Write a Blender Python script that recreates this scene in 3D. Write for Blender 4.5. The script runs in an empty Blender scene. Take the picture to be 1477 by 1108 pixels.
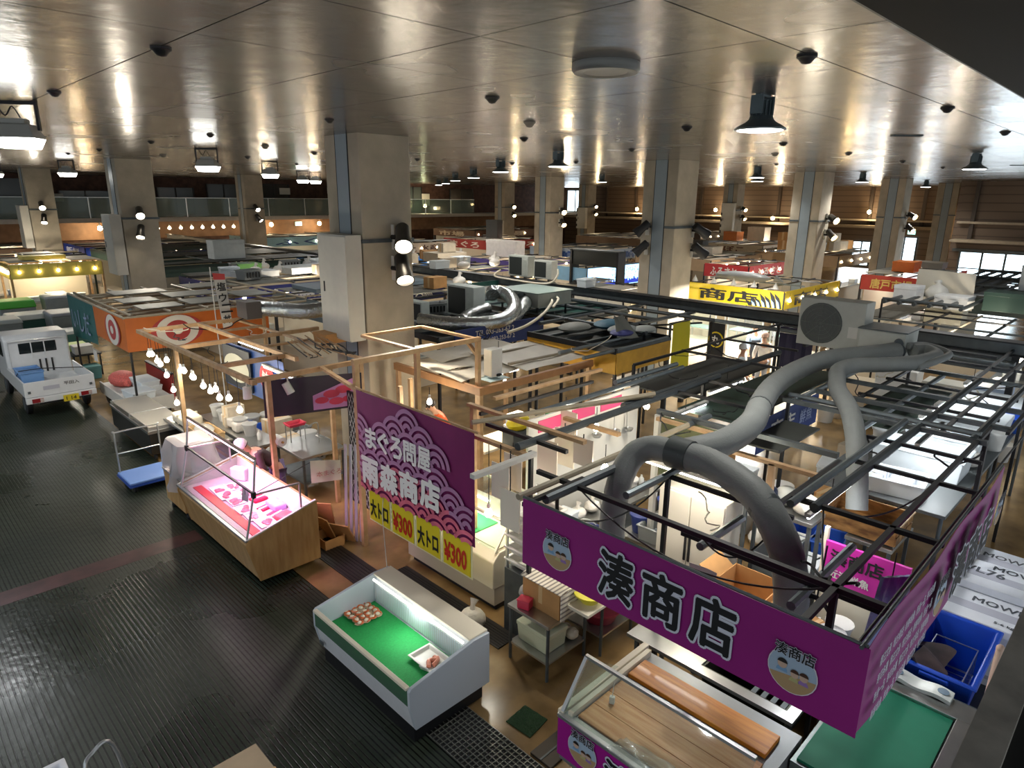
import bpy, bmesh, math, random
from mathutils import Vector, Matrix
S = bpy.context.scene
COL = S.collection
R = random.Random(7)
PI = math.pi
# ---------------------------------------------------------------- camera
F, CX, CY, H = 964.0, 738.5, 554.0, 5.5
TH = math.atan(270 / 964); ROLL = math.radians(0.6)
_c, _s, _q = math.cos(TH), math.sin(TH), math.sqrt(.5)
FW = Vector((_q*_c, _q*_c, -_s)); UP = Vector((_q*_s, _q*_s, _c)); RT = Vector((_q, -_q, 0))
cd = bpy.data.cameras.new('camera'); cam = bpy.data.objects.new('camera', cd); COL.objects.link(cam)
cd.sensor_width = 36; cd.lens = F / 1477 * 36; cd.clip_end = 300; cd.clip_start = .05
_cr, _sr = math.cos(ROLL), math.sin(ROLL)
_rx = RT*_cr + UP*_sr; _ux = UP*_cr - RT*_sr
m = Matrix((( _rx.x, _ux.x, -FW.x, 0), (_rx.y, _ux.y, -FW.y, 0), (_rx.z, _ux.z, -FW.z, H), (0, 0, 0, 1)))
cam.matrix_world = m
S.camera = cam
def ray(px, py):
    return FW + _rx*((px-CX)/F) + _ux*((CY-py)/F)
def at(px, py, z):      # the point of height z seen at a pixel of the survey photo
    r = ray(px, py); t = (z-H)/r.z; return Vector((r.x*t, r.y*t, z))
def atx(px, py, x):
    r = ray(px, py); t = x/r.x; return Vector((x, r.y*t, H+r.z*t))
def aty(px, py, y):
    r = ray(px, py); t = y/r.y; return Vector((r.x*t, y, H+r.z*t))
# ---------------------------------------------------------------- world and exposure
w = bpy.data.worlds.new('world'); S.world = w; w.use_nodes = True
w.node_tree.nodes['Background'].inputs[0].default_value = (.88, .95, 1, 1)
w.node_tree.nodes['Background'].inputs[1].default_value = .42
S.view_settings.view_transform = 'Standard'; S.view_settings.look = 'None'
S.view_settings.gamma = 1; S.view_settings.use_curve_mapping = False
S.view_settings.exposure = 0.7
S.cycles.use_denoising = True
S.cycles.max_bounces = 8; S.cycles.diffuse_bounces = 3; S.cycles.glossy_bounces = 3
S.cycles.transparent_max_bounces = 12; S.cycles.sample_clamp_indirect = 4
S.cycles.caustics_reflective = False; S.cycles.caustics_refractive = False
# ---------------------------------------------------------------- materials
def lin(c):
    if isinstance(c, str):
        c = [int(c[i:i+2], 16)/255 for i in (0, 2, 4)]
    return tuple((v/12.92 if v <= .04045 else ((v+.055)/1.055)**2.4) for v in c) + (1,)
MATS = {}
def mat(key, c, rough=.5, metal=0, noise=0, scale=6, bump=0, bscale=None, stretch=(1, 1, 1), alpha=1, spec=.5, sheen=0, coat=0):
    if key in MATS: return MATS[key]
    M = bpy.data.materials.new(key); M.use_nodes = True; nt = M.node_tree; N = nt.nodes; L = nt.links
    p = N['Principled BSDF']; c = lin(c)
    p.inputs['Base Color'].default_value = c; p.inputs['Roughness'].default_value = rough
    p.inputs['Metallic'].default_value = metal; p.inputs['Specular IOR Level'].default_value = spec
    p.inputs['Coat Weight'].default_value = coat
    if alpha < 1: p.inputs['Alpha'].default_value = alpha
    if noise or bump:
        tc = N.new('ShaderNodeTexCoord'); mp = N.new('ShaderNodeMapping'); mp.inputs['Scale'].default_value = stretch
        L.new(tc.outputs['Object'], mp.inputs[0])
    if noise:
        t = N.new('ShaderNodeTexNoise'); t.inputs['Scale'].default_value = scale; t.inputs['Detail'].default_value = 6
        L.new(mp.outputs[0], t.inputs[0])
        r = N.new('ShaderNodeValToRGB'); r.color_ramp.elements[0].position = .3; r.color_ramp.elements[1].position = .7
        r.color_ramp.elements[0].color = tuple(v*(1-noise) for v in c[:3]) + (1,)
        r.color_ramp.elements[1].color = tuple(min(1, v*(1+noise)) for v in c[:3]) + (1,)
        L.new(t.outputs[0], r.inputs[0]); L.new(r.outputs[0], p.inputs['Base Color'])
    if bump:
        t2 = N.new('ShaderNodeTexNoise'); t2.inputs['Scale'].default_value = bscale or scale; t2.inputs['Detail'].default_value = 3
        L.new(mp.outputs[0], t2.inputs[0]); b = N.new('ShaderNodeBump'); b.inputs['Strength'].default_value = bump
        b.inputs['Distance'].default_value = .02; L.new(t2.outputs[0], b.inputs['Height']); L.new(b.outputs[0], p.inputs['Normal'])
    MATS[key] = M; return M
def glow(key, c, strength):
    if key in MATS: return MATS[key]
    M = bpy.data.materials.new(key); M.use_nodes = True; p = M.node_tree.nodes['Principled BSDF']
    p.inputs['Base Color'].default_value = lin(c); p.inputs['Emission Color'].default_value = lin(c)
    p.inputs['Emission Strength'].default_value = strength; MATS[key] = M; return M
def glass(key, c='f6fcfa', a=.96, rough=.03):
    if key in MATS: return MATS[key]
    M = bpy.data.materials.new(key); M.use_nodes = True; nt = M.node_tree; nt.nodes.clear()
    o = nt.nodes.new('ShaderNodeOutputMaterial'); t = nt.nodes.new('ShaderNodeBsdfTransparent'); g = nt.nodes.new('ShaderNodeBsdfGlossy')
    d = nt.nodes.new('ShaderNodeBsdfDiffuse'); d.inputs[0].default_value = lin(c)
    t.inputs[0].default_value = lin(c); g.inputs[1].default_value = rough
    lw = nt.nodes.new('ShaderNodeLayerWeight'); fr = nt.nodes.new('ShaderNodeMath'); fr.operation = 'POWER'; fr.inputs[1].default_value = 4; nt.links.new(lw.outputs['Facing'], fr.inputs[0])
    f2 = nt.nodes.new('ShaderNodeMath'); f2.operation = 'MULTIPLY_ADD'; f2.inputs[1].default_value = .5; f2.inputs[2].default_value = .03; nt.links.new(fr.outputs[0], f2.inputs[0]); fr = f2
    mx = nt.nodes.new('ShaderNodeMixShader'); m2 = nt.nodes.new('ShaderNodeMixShader'); m2.inputs[0].default_value = 1-a
    nt.links.new(t.outputs[0], m2.inputs[1]); nt.links.new(d.outputs[0], m2.inputs[2])
    nt.links.new(fr.outputs[0], mx.inputs[0]); nt.links.new(m2.outputs[0], mx.inputs[1]); nt.links.new(g.outputs[0], mx.inputs[2])
    nt.links.new(mx.outputs[0], o.inputs[0]); MATS[key] = M; return M
def wood(key, c1, c2, scale=5, stretch=(12, 1, 1), rough=.45, coat=0):
    if key in MATS: return MATS[key]
    M = mat(key, c1, rough, coat=coat); nt = M.node_tree; N = nt.nodes; L = nt.links
    tc = N.new('ShaderNodeTexCoord'); mp = N.new('ShaderNodeMapping'); mp.inputs['Scale'].default_value = stretch
    t = N.new('ShaderNodeTexNoise'); t.inputs['Scale'].default_value = scale; t.inputs['Detail'].default_value = 8
    r = N.new('ShaderNodeValToRGB'); r.color_ramp.elements[0].position = .35; r.color_ramp.elements[1].position = .68
    r.color_ramp.elements[0].color = lin(c1); r.color_ramp.elements[1].color = lin(c2)
    L.new(tc.outputs['Object'], mp.inputs[0]); L.new(mp.outputs[0], t.inputs[0]); L.new(t.outputs[0], r.inputs[0]); L.new(r.outputs[0], N['Principled BSDF'].inputs['Base Color'])
    return M
def stripes(key, c1, c2, freq, axis=0, rough=.6, duty=.5, add=None):
    if key in MATS: return MATS[key]
    M = mat(key, c1, rough); nt = M.node_tree; N = nt.nodes; L = nt.links
    tc = N.new('ShaderNodeTexCoord'); sp = N.new('ShaderNodeSeparateXYZ'); L.new(tc.outputs['Object'], sp.inputs[0])
    mu = N.new('ShaderNodeMath'); mu.operation = 'MULTIPLY'; mu.inputs[1].default_value = freq; L.new(sp.outputs[axis], mu.inputs[0])
    if add is not None:
        ad = N.new('ShaderNodeMath'); L.new(sp.outputs[axis], ad.inputs[0]); L.new(sp.outputs[add], ad.inputs[1]); L.new(ad.outputs[0], mu.inputs[0])
    fr = N.new('ShaderNodeMath'); fr.operation = 'FRACT'; L.new(mu.outputs[0], fr.inputs[0])
    gt = N.new('ShaderNodeMath'); gt.operation = 'GREATER_THAN'; gt.inputs[1].default_value = duty; L.new(fr.outputs[0], gt.inputs[0])
    mx = N.new('ShaderNodeMix'); mx.data_type = 'RGBA'; mx.inputs[6].default_value = lin(c1); mx.inputs[7].default_value = lin(c2)
    L.new(gt.outputs[0], mx.inputs[0]); L.new(mx.outputs[2], N['Principled BSDF'].inputs['Base Color'])
    return M
# ---------------------------------------------------------------- mesh building
class B:
    def __init__(s): s.v = []; s.f = []; s.M = None
    def add(s, vs, fs):
        n = len(s.v)
        if s.M: vs = [s.M @ Vector(v) for v in vs]
        s.v += [tuple(v) for v in vs]; s.f += [tuple(i+n for i in f) for f in fs]; return s
    def box(s, x0, y0, z0, x1, y1, z1):
        v = [(x, y, z) for z in (z0, z1) for x, y in ((x0, y0), (x1, y0), (x1, y1), (x0, y1))]
        return s.add(v, [(3, 2, 1, 0), (4, 5, 6, 7), (0, 1, 5, 4), (1, 2, 6, 5), (2, 3, 7, 6), (3, 0, 4, 7)])
    def obox(s, c, d, rz=0, rx=0, ry=0):
        M = Matrix.Translation(c) @ Matrix.Rotation(rz, 4, 'Z') @ Matrix.Rotation(rx, 4, 'X') @ Matrix.Rotation(ry, 4, 'Y')
        a, b, e = d[0]/2, d[1]/2, d[2]/2
        v = [M @ Vector((x, y, z)) for z in (-e, e) for x, y in ((-a, -b), (a, -b), (a, b), (-a, b))]
        return s.add(v, [(3, 2, 1, 0), (4, 5, 6, 7), (0, 1, 5, 4), (1, 2, 6, 5), (2, 3, 7, 6), (3, 0, 4, 7)])
    def taper(s, c, d0, d1, h):          # a box with a different bottom and top size, c = bottom centre
        v = [(c[0]+x*d0[0]/2, c[1]+y*d0[1]/2, c[2]) for x, y in ((-1, -1), (1, -1), (1, 1), (-1, 1))] + \
            [(c[0]+x*d1[0]/2, c[1]+y*d1[1]/2, c[2]+h) for x, y in ((-1, -1), (1, -1), (1, 1), (-1, 1))]
        return s.add(v, [(3, 2, 1, 0), (4, 5, 6, 7), (0, 1, 5, 4), (1, 2, 6, 5), (2, 3, 7, 6), (3, 0, 4, 7)])
    def tub(s, c, d0, d1, h, t=.02, rim=.02):   # open container with wall thickness t
        def ring(dx, dy, z): return [(c[0]+x*dx/2, c[1]+y*dy/2, c[2]+z) for x, y in ((-1, -1), (1, -1), (1, 1), (-1, 1))]
        rings = [ring(d0[0], d0[1], 0), ring(d1[0], d1[1], h-rim), ring(d1[0]+2*rim, d1[1]+2*rim, h-rim), ring(d1[0]+2*rim, d1[1]+2*rim, h),
                 ring(d1[0]-2*t, d1[1]-2*t, h), ring(d0[0]-2*t, d0[1]-2*t, t)]
        v = [p for r in rings for p in r]; f = [(3, 2, 1, 0)]
        for k in range(5):
            for i in range(4):
                j = (i+1) % 4; f.append((4*k+i, 4*k+j, 4*k+4+j, 4*k+4+i))
        f.append((20, 21, 22, 23)); return s.add(v, f)
    def beam(s, p, q, w=.05, h=.05):
        p, q = Vector(p), Vector(q); d = (q-p).normalized(); u = Vector((0, 0, 1))
        if abs(d.z) > .95: u = Vector((1, 0, 0))
        a = d.cross(u).normalized()*(w/2); b = a.normalized().cross(d)*(h/2)
        v = [p-a-b, p+a-b, p+a+b, p-a+b, q-a-b, q+a-b, q+a+b, q-a+b]
        return s.add(v, [(3, 2, 1, 0), (4, 5, 6, 7), (0, 1, 5, 4), (1, 2, 6, 5), (2, 3, 7, 6), (3, 0, 4, 7)])
    def tube(s, pts, r, n=8, ripple=None):
        pts = [Vector(p) for p in pts]; k = len(pts); vs = []; fs = []; pu = None
        for i, p in enumerate(pts):
            d = (pts[min(i+1, k-1)]-pts[max(i-1, 0)])
            d = d.normalized() if d.length > 1e-9 else Vector((0, 0, 1))
            u = pu if pu else (Vector((0, 0, 1)) if abs(d.z) < .9 else Vector((1, 0, 0)))
            a = d.cross(u)
            if a.length < 1e-6: a = d.orthogonal()
            a.normalize(); b = a.cross(d).normalized(); pu = b
            rr = r[i] if isinstance(r, (list, tuple)) else r
            if ripple: rr *= 1+ripple*(i % 2)
            vs += [p+a*(rr*math.cos(2*PI*j/n))+b*(rr*math.sin(2*PI*j/n)) for j in range(n)]
        for i in range(k-1):
            for j in range(n):
                j2 = (j+1) % n; fs.append((i*n+j, i*n+j2, (i+1)*n+j2, (i+1)*n+j))
        fs += [tuple(range(n-1, -1, -1)), tuple((k-1)*n+j for j in range(n))]
        return s.add(vs, fs)
    def lathe(s, prof, c=(0, 0, 0), n=20, M=None):
        vs = []; fs = []
        for r, z in prof:
            for j in range(n):
                p = Vector((r*math.cos(2*PI*j/n), r*math.sin(2*PI*j/n), z))
                if M: p = M @ p
                vs.append(p+Vector(c))
        for i in range(len(prof)-1):
            for j in range(n):
                j2 = (j+1) % n; fs.append((i*n+j, i*n+j2, (i+1)*n+j2, (i+1)*n+j))
        fs += [tuple(range(n-1, -1, -1)), tuple((len(prof)-1)*n+j for j in range(n))]
        return s.add(vs, fs)
    def ball(s, c, r, n=12, sq=(1, 1, 1)):
        k = n//2; prof = [(max(1e-4, math.sin(PI*i/k)), -math.cos(PI*i/k)) for i in range(k+1)]
        return s.lathe(prof, c, n, Matrix.Diagonal((r*sq[0], r*sq[1], r*sq[2])).to_4x4())
    def prism(s, poly, axis, a0, a1):    # poly in the two remaining axes (in x,y,z order)
        n = len(poly); vs = []
        for a in (a0, a1):
            for p in poly:
                q = list(p); q.insert(axis, a); vs.append(q)
        fs = [tuple(range(n-1, -1, -1)), tuple(range(n, 2*n))] + [(i, (i+1) % n, n+(i+1) % n, n+i) for i in range(n)]
        return s.add(vs, fs)
    def sheet(s, a, b, c, d, nu=10, nv=6, t=.004, fn=None):   # thin solid patch a-b-c-d, fn(u,v) offsets along the normal
        a, b, c, d = map(Vector, (a, b, c, d)); nn = (b-a).cross(d-a).normalized(); vs = []; fs = []
        for side in (0, 1):
            for i in range(nv+1):
                for j in range(nu+1):
                    u, v = j/nu, i/nv; p = (a*(1-u)+b*u)*(1-v)+(d*(1-u)+c*u)*v
                    vs.append(p+nn*((fn(u, v) if fn else 0)+(t if side else 0)))
        W = nu+1; K = W*(nv+1)
        for i in range(nv):
            for j in range(nu):
                q = (i*W+j, i*W+j+1, (i+1)*W+j+1, (i+1)*W+j); fs.append(q[::-1]); fs.append(tuple(x+K for x in q))
        edge = [i for i in range(W)] + [i*W+nu for i in range(1, nv+1)] + [nv*W+j for j in range(nu-1, -1, -1)] + [i*W for i in range(nv-1, 0, -1)]
        for i, e in enumerate(edge):
            e2 = edge[(i+1) % len(edge)]; fs.append((e, e2, e2+K, e+K))
        return s.add(vs, fs)
    def build(s, name, M, parent=None, label=None, smooth=False, bevel=0, sub=0, seg=2):
        me = bpy.data.meshes.new(name)
        if parent is None:
            xs = [v[0] for v in s.v]; ys = [v[1] for v in s.v]; zs = [v[2] for v in s.v]
            o0 = Vector(((min(xs)+max(xs))/2, (min(ys)+max(ys))/2, min(zs)))
        else: o0 = Vector(ORG.get(parent.name, (0, 0, 0)))
        me.from_pydata([tuple(Vector(v)-o0) for v in s.v], [], s.f); me.materials.append(M)
        if smooth:
            me.polygons.foreach_set('use_smooth', [True]*len(me.polygons))
            try: me.set_sharp_from_angle(angle=math.radians(40))
            except Exception: pass
        o = bpy.data.objects.new(name, me); COL.objects.link(o)
        if parent is None: o.location = o0
        else:
            o.parent = parent
            if parent.name in ORG: ORG[o.name] = ORG[parent.name]
        if label: o['label'] = label
        if bevel:
            b = o.modifiers.new('bevel', 'BEVEL'); b.width = bevel; b.segments = seg; b.limit_method = 'ANGLE'
        if sub:
            b = o.modifiers.new('sub', 'SUBSURF'); b.levels = sub; b.render_levels = sub
        return o
ORG = {}                                  # things whose parts are given in world coordinates
def thing(name, label, cat, loc=(0, 0, 0), rz=0, group=None, world=False):
    o = bpy.data.objects.new(name, None); COL.objects.link(o); o.location = loc; o.rotation_euler = (0, 0, rz)
    o.empty_display_size = .1
    if world: ORG[o.name] = tuple(loc)
    return tag(o, label, cat, group)
def tag(o, label, cat, group=None):
    o['label'] = label; o['category'] = cat
    if group: o['group'] = group
    return o
def struct(o): o['kind'] = 'structure'; return o
def dup(root, loc, rz=None, label=None, group=None, scale=None):
    r = root.copy(); COL.objects.link(r); r.location = loc
    if rz is not None: r.rotation_euler = (0, 0, rz)
    if scale: r.scale = scale if not isinstance(scale, (int, float)) else (scale,)*3
    if label: r['label'] = label
    if group: r['group'] = group
    for ch in list(root.children):
        c = ch.copy(); COL.objects.link(c); c.parent = r
        for g in list(ch.children):
            d = g.copy(); COL.objects.link(d); d.parent = c
    return r
def lamp(kind, loc, power, color=(1, .95, .88), size=.05, direction=None, spot=None, parent=None, blend=.6):
    l = bpy.data.lights.new('lamp_light', kind); l.energy = power; l.color = color
    if kind == 'AREA': l.size = size
    else: l.shadow_soft_size = size
    if spot: l.spot_size = spot; l.spot_blend = blend
    o = bpy.data.objects.new('lamp_light', l); COL.objects.link(o)
    if parent is not None:
        o.parent = parent
        if parent.name in ORG: loc = Vector(loc)-Vector(ORG[parent.name])
    o.location = loc
    if direction: o.rotation_euler = Vector(direction).to_track_quat('-Z', 'Y').to_euler()
    return o
def text(name, body, M, parent, org, ux, uy, height, depth=.004, offset=0, width=None, shear=0, spacing=1, label=None, extr=True, vert=False, bold=0):
    """lettering standing on a surface: org = lower left of the text, ux = reading direction, uy = up direction"""
    ux = Vector(ux).normalized(); uy = Vector(uy).normalized(); nz = ux.cross(uy)
    c = bpy.data.curves.new('t', 'FONT'); c.body = body; c.size = 1; c.resolution_u = 2; c.shear = shear; c.space_character = spacing
    if vert: c.space_line = .95; c.body = '\n'.join(body)
    o = bpy.data.objects.new('t', c); COL.objects.link(o)
    dg = bpy.context.evaluated_depsgraph_get(); dg.update()
    me = bpy.data.meshes.new_from_object(o.evaluated_get(dg)); bpy.data.objects.remove(o)
    vv = [(v.co.x, v.co.y) for v in me.vertices]; ff = [tuple(f.vertices) for f in me.polygons]; bpy.data.meshes.remove(me)
    xs = [v[0] for v in vv]; ys = [v[1] for v in vv]; x0, x1, y0, y1 = min(xs), max(xs), min(ys), max(ys)
    ky = height/max(.01, y1-y0); kx = (width/max(.01, x1-x0)) if width else ky
    b = B(); o0 = Vector(org); n = 0 if offset < .006 else (6 if offset < .06 else 14)
    for k in range(-1, n):
        dx, dy = (0, 0) if k < 0 else (offset*math.cos(2*PI*k/n), offset*math.sin(2*PI*k/n))
        b.add([o0+ux*((x-x0+dx)*kx)+uy*((y-y0+dy)*ky)+nz*(depth+.00012*(k+1)) for x, y in vv], ff)
    return b.build(name, M, parent, label)
def spline(pts, n=8):
    pts = [Vector(p) for p in pts]; out = []
    for i in range(len(pts)-1):
        p0 = pts[max(i-1, 0)]; p1 = pts[i]; p2 = pts[i+1]; p3 = pts[min(i+2, len(pts)-1)]
        for k in range(n):
            t = k/n
            out.append(.5*((2*p1)+(p2-p0)*t+(2*p0-5*p1+4*p2-p3)*t*t+(3*p1-p0-3*p2+p3)*t**3))
    return out+[pts[-1]]
# ---------------------------------------------------------------- common materials
M_conc = mat('concrete', 'b5ab98', .8, noise=.16, scale=1.6, bump=.15, bscale=30)
M_steelpanel = mat('painted_steel_panel', '93a0a8', .45, noise=.05, scale=3)
M_cab = mat('cabinet_paint', 'd6d3c8', .45, noise=.03)
M_dark = mat('dark_metal', '24262a', .45, metal=.3, noise=.2)
M_blk = mat('black_plastic', '15161a', .5)
M_green = mat('dark_green_steel', '20332e', .45, noise=.25, scale=3)
M_gmet = mat('grey_steel', '5a6164', .45, metal=.5, noise=.15)
M_pipe = mat('galvanised_pipe', '7d868a', .38, metal=.7, noise=.15)
M_stain = mat('stainless', 'b4b5b3', .28, metal=.9, noise=.08, scale=4)
M_alu = mat('aluminium', 'c9ccce', .3, metal=.8)
M_white = mat('white_paint', 'd6d5cf', .45, noise=.03)
M_styro = mat('styrofoam', 'dde4e8', .7, noise=.03, bump=.1, bscale=60)
M_cream = mat('cream_paint', 'e6ddc8', .45)
M_card = mat('cardboard', 'b98a55', .8, noise=.1, scale=5)
M_wood = wood('raw_timber', 'ad8a62', 'c6a47c', 4, (1.5, 1.5, 1.5), .6)
M_ply = wood('light_ply', 'c8a576', 'd9bb8c', 3, (1, 1, 6), .5)
M_bulb = glow('bulb_glass', 'fff1d8', 14)
M_led = glow('led_face', 'fdfcf4', 16)
M_warmled = glow('warm_led_face', 'ffe3b0', 10)
M_film = glass('clear_film', 'eef0ee', .55, .2)
M_glass = glass('clear_glass')
# ---------------------------------------------------------------- the building
ZC = 6.6
def floor_mat():
    M = mat('wet_grooved_floor', '33372f', .3, spec=.35); nt = M.node_tree; N = nt.nodes; L = nt.links; p = N['Principled BSDF']
    tc = N.new('ShaderNodeTexCoord'); sp = N.new('ShaderNodeSeparateXYZ'); L.new(tc.outputs['Object'], sp.inputs[0])
    mu = N.new('ShaderNodeMath'); mu.operation = 'MULTIPLY'; mu.inputs[1].default_value = 2*PI/.055; L.new(sp.outputs[0], mu.inputs[0])
    si = N.new('ShaderNodeMath'); si.operation = 'SINE'; L.new(mu.outputs[0], si.inputs[0])
    ra = N.new('ShaderNodeValToRGB'); ra.color_ramp.elements[0].position = .08; ra.color_ramp.elements[1].position = .3
    ma = N.new('ShaderNodeMapRange'); ma.inputs[1].default_value = -1; ma.inputs[2].default_value = 1; L.new(si.outputs[0], ma.inputs[0]); L.new(ma.outputs[0], ra.inputs[0])
    nz = N.new('ShaderNodeTexNoise'); nz.inputs['Scale'].default_value = .7; nz.inputs['Detail'].default_value = 7; L.new(tc.outputs['Object'], nz.inputs[0])
    cr = N.new('ShaderNodeValToRGB'); cr.color_ramp.elements[0].position = .35; cr.color_ramp.elements[1].position = .68
    cr.color_ramp.elements[0].color = lin('273027'); cr.color_ramp.elements[1].color = lin('3b4238'); L.new(nz.outputs[0], cr.inputs[0])
    mx = N.new('ShaderNodeMix'); mx.data_type = 'RGBA'; mx.inputs[6].default_value = lin('0d0f0b'); L.new(ra.outputs[0], mx.inputs[0]); L.new(cr.outputs[0], mx.inputs[7])
    L.new(mx.outputs[2], p.inputs['Base Color'])
    n2 = N.new('ShaderNodeTexNoise'); n2.inputs['Scale'].default_value = .45; n2.inputs['Detail'].default_value = 5; L.new(tc.outputs['Object'], n2.inputs[0])
    rr = N.new('ShaderNodeMapRange'); rr.inputs[1].default_value = .25; rr.inputs[2].default_value = .75; rr.inputs[3].default_value = .17; rr.inputs[4].default_value = .46
    L.new(n2.outputs[0], rr.inputs[0]); L.new(rr.outputs[0], p.inputs['Roughness'])
    bp = N.new('ShaderNodeBump'); bp.inputs['Strength'].default_value = .4; bp.inputs['Distance'].default_value = .004; L.new(ra.outputs[0], bp.inputs['Height'])
    b2 = N.new('ShaderNodeBump'); b2.inputs['Strength'].default_value = .25; b2.inputs['Distance'].default_value = .02
    n3 = N.new('ShaderNodeTexNoise'); n3.inputs['Scale'].default_value = 9; L.new(tc.outputs['Object'], n3.inputs[0]); L.new(n3.outputs[0], b2.inputs['Height']); L.new(b2.outputs[0], bp.inputs['Normal'])
    L.new(bp.outputs[0], p.inputs['Normal']); return M
XS = 4.05                                   # where the grooved aisle ends and the stall floor starts
struct(B().box(-12, -1, -.3, XS, 53, 0).build('floor', floor_mat()))
M_sfloor = mat('sealed_stall_floor', '8a6f48', .24, noise=.45, scale=1.3, bump=.08, bscale=8)
struct(B().box(XS, -1, -.3, 62, 53, 0).build('floor', M_sfloor))
b = B().box(-12, 10.62, 0, 3.45, 11.02, .002); o = b.build('floor_stripe', mat('worn_red_floor_paint', '4a2a2c', .35, noise=.4, scale=4)); struct(o)
# ceiling: metal panels with open joints over a dark void
def ceil_mat():
    M = mat('brushed_ceiling_panel', '7f7a76', .25, metal=.6, spec=.5); nt = M.node_tree; N = nt.nodes; L = nt.links; p = N['Principled BSDF']
    tc = N.new('ShaderNodeTexCoord'); mp = N.new('ShaderNodeMapping'); mp.inputs['Scale'].default_value = (1, 1, 1); mp.inputs['Rotation'].default_value = (0, 0, PI/4)
    L.new(tc.outputs['Object'], mp.inputs[0])
    t = N.new('ShaderNodeTexNoise'); t.inputs['Scale'].default_value = 3.4; t.inputs['Detail'].default_value = 4; t.inputs['Distortion'].default_value = .1; L.new(mp.outputs[0], t.inputs[0])
    bp = N.new('ShaderNodeBump'); bp.inputs['Strength'].default_value = .16; bp.inputs['Distance'].default_value = .05; L.new(t.outputs[0], bp.inputs['Height']); L.new(bp.outputs[0], p.inputs['Normal'])
    t2 = N.new('ShaderNodeTexNoise'); t2.inputs['Scale'].default_value = .5; L.new(mp.outputs[0], t2.inputs[0])
    rr = N.new('ShaderNodeMapRange'); rr.inputs[1].default_value = .3; rr.inputs[2].default_value = .7; rr.inputs[3].default_value = .2; rr.inputs[4].default_value = .29; L.new(t2.outputs[0], rr.inputs[0]); L.new(rr.outputs[0], p.inputs['Roughness'])
    return M
b = B(); P_ = 1.455; g = .006
for i in range(-6, 42):
    for j in range(0, 36):
        x0 = 2.08+i*P_; y0 = 2.44+(j-1)*P_
        if j == 0: y0 = 1.56
        b.box(x0+g, y0+g if j else y0, ZC, x0+P_-g, (2.44+j*P_)-g, ZC+.02)
struct(b.build('ceiling', ceil_mat()))
struct(B().box(-12, -3, ZC+.03, 64, 55, ZC+.2).build('ceiling', mat('ceiling_void', '0b0b0c', .9)))
o = struct(B().box(-2, -3, 6.5, 64, 1.5, 6.62).build('ceiling_bulkhead', mat('dark_bulkhead', '0b0c0a', .7, spec=.15)))
struct(B().box(-2, 1.5, 6.53, 64, 1.56, 6.62).build('ceiling_trim', M_gmet))
# the walkway we stand on: its edge and kerb run along the right side of the view
M_kerb = mat('weathered_edge', 'b0aaa0', .7, noise=.25, scale=6, bump=.2, bscale=20)
struct(B().box(.4, .1, 3.72, 12, .2, 3.94).build('walkway_edge', M_kerb))
struct(B().box(.4, -3, 3.6, 12, .1, 3.9).build('walkway_floor', mat('dark_walkway', '1b1a17', .7, noise=.2)))
# pillars on their grid
PX0, PY0, DX, DY = 7.12, 11.16, 10.87, 14.82
def pillar(i, j):
    x, y = PX0+i*DX, PY0+j*DY; t = .12; wx, wy = 1.15, 1.2
    o = struct(B().box(x, y, 0, x+wx, y+wy, ZC+.02).build('pillar', M_conc, bevel=.02))
    ORG[o.name] = tuple(o.location)
    c = B(); c.box(x-.012, y+.38, 0, x+.01, y+.78, ZC)
    c.build('steel_panel', M_steelpanel, o)
    c = B(); c.box(x-.014, y+.36, 0, x+.012, y+.38, ZC); c.box(x-.014, y+.78, 0, x+.012, y+.80, ZC); c.build('panel_edge', M_dark, o)
    c = B(); z = 4.62
    c.box(x-.03, y-.03, z, x+wx+.03, y-.001, z+.07); c.box(x-.03, y, z, x-.001, y+.34, z+.07); c.box(x-.03, y+.82, z, x-.001, y+wy, z+.07)
    c.build('band', M_gmet, o)
    return o
GRID = [(0, 0), (1, 0), (2, 0), (3, 0), (4, 0), (0, 1), (1, 1), (2, 1), (3, 1), (4, 1), (0, 2), (1, 2), (2, 2), (3, 2), (4, 2)]
for ij in GRID: pillar(*ij)
# far walls
YW, XW = 53.0, 61.5
M_brick = mat('dark_brick', '4f3830', .85, noise=.4, scale=3)
M_plank = stripes('brown_plank', '73604f', '5a4a3d', 2.2, 2, .55, .85)
M_beige = mat('beige_fascia', 'b3a38c', .7, noise=.1)
struct(B().box(-8, YW, 0, XW+.4, YW+.3, ZC).build('wall_left', M_brick))
struct(B().box(XW, -2, 0, XW+.3, YW, ZC).build('wall_right', M_plank))
# left gallery: slab, fascia, glass rail
struct(B().box(-8, 50.4, 3.62, XW, YW, 3.9).build('gallery_slab', mat('gallery_fascia', 'c4c0b8', .6, noise=.06)))
for k in range(14):
    x0 = 3+k*3.0
    b = B(); b.box(x0+.03, 50.44, 3.92, x0+2.97, 50.46, 5.18)
    o = struct(b.build('gallery_rail', glass('rail_glass', 'c8d8d4', .8, .05)))
    ORG[o.name] = tuple(o.location)
    B().box(x0-.03, 50.42, 3.9, x0+.03, 50.48, 5.2).build('rail_post', M_alu, o); B().box(x0, 50.43, 5.18, x0+3, 50.47, 5.22).build('handrail', M_alu, o)
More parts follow.
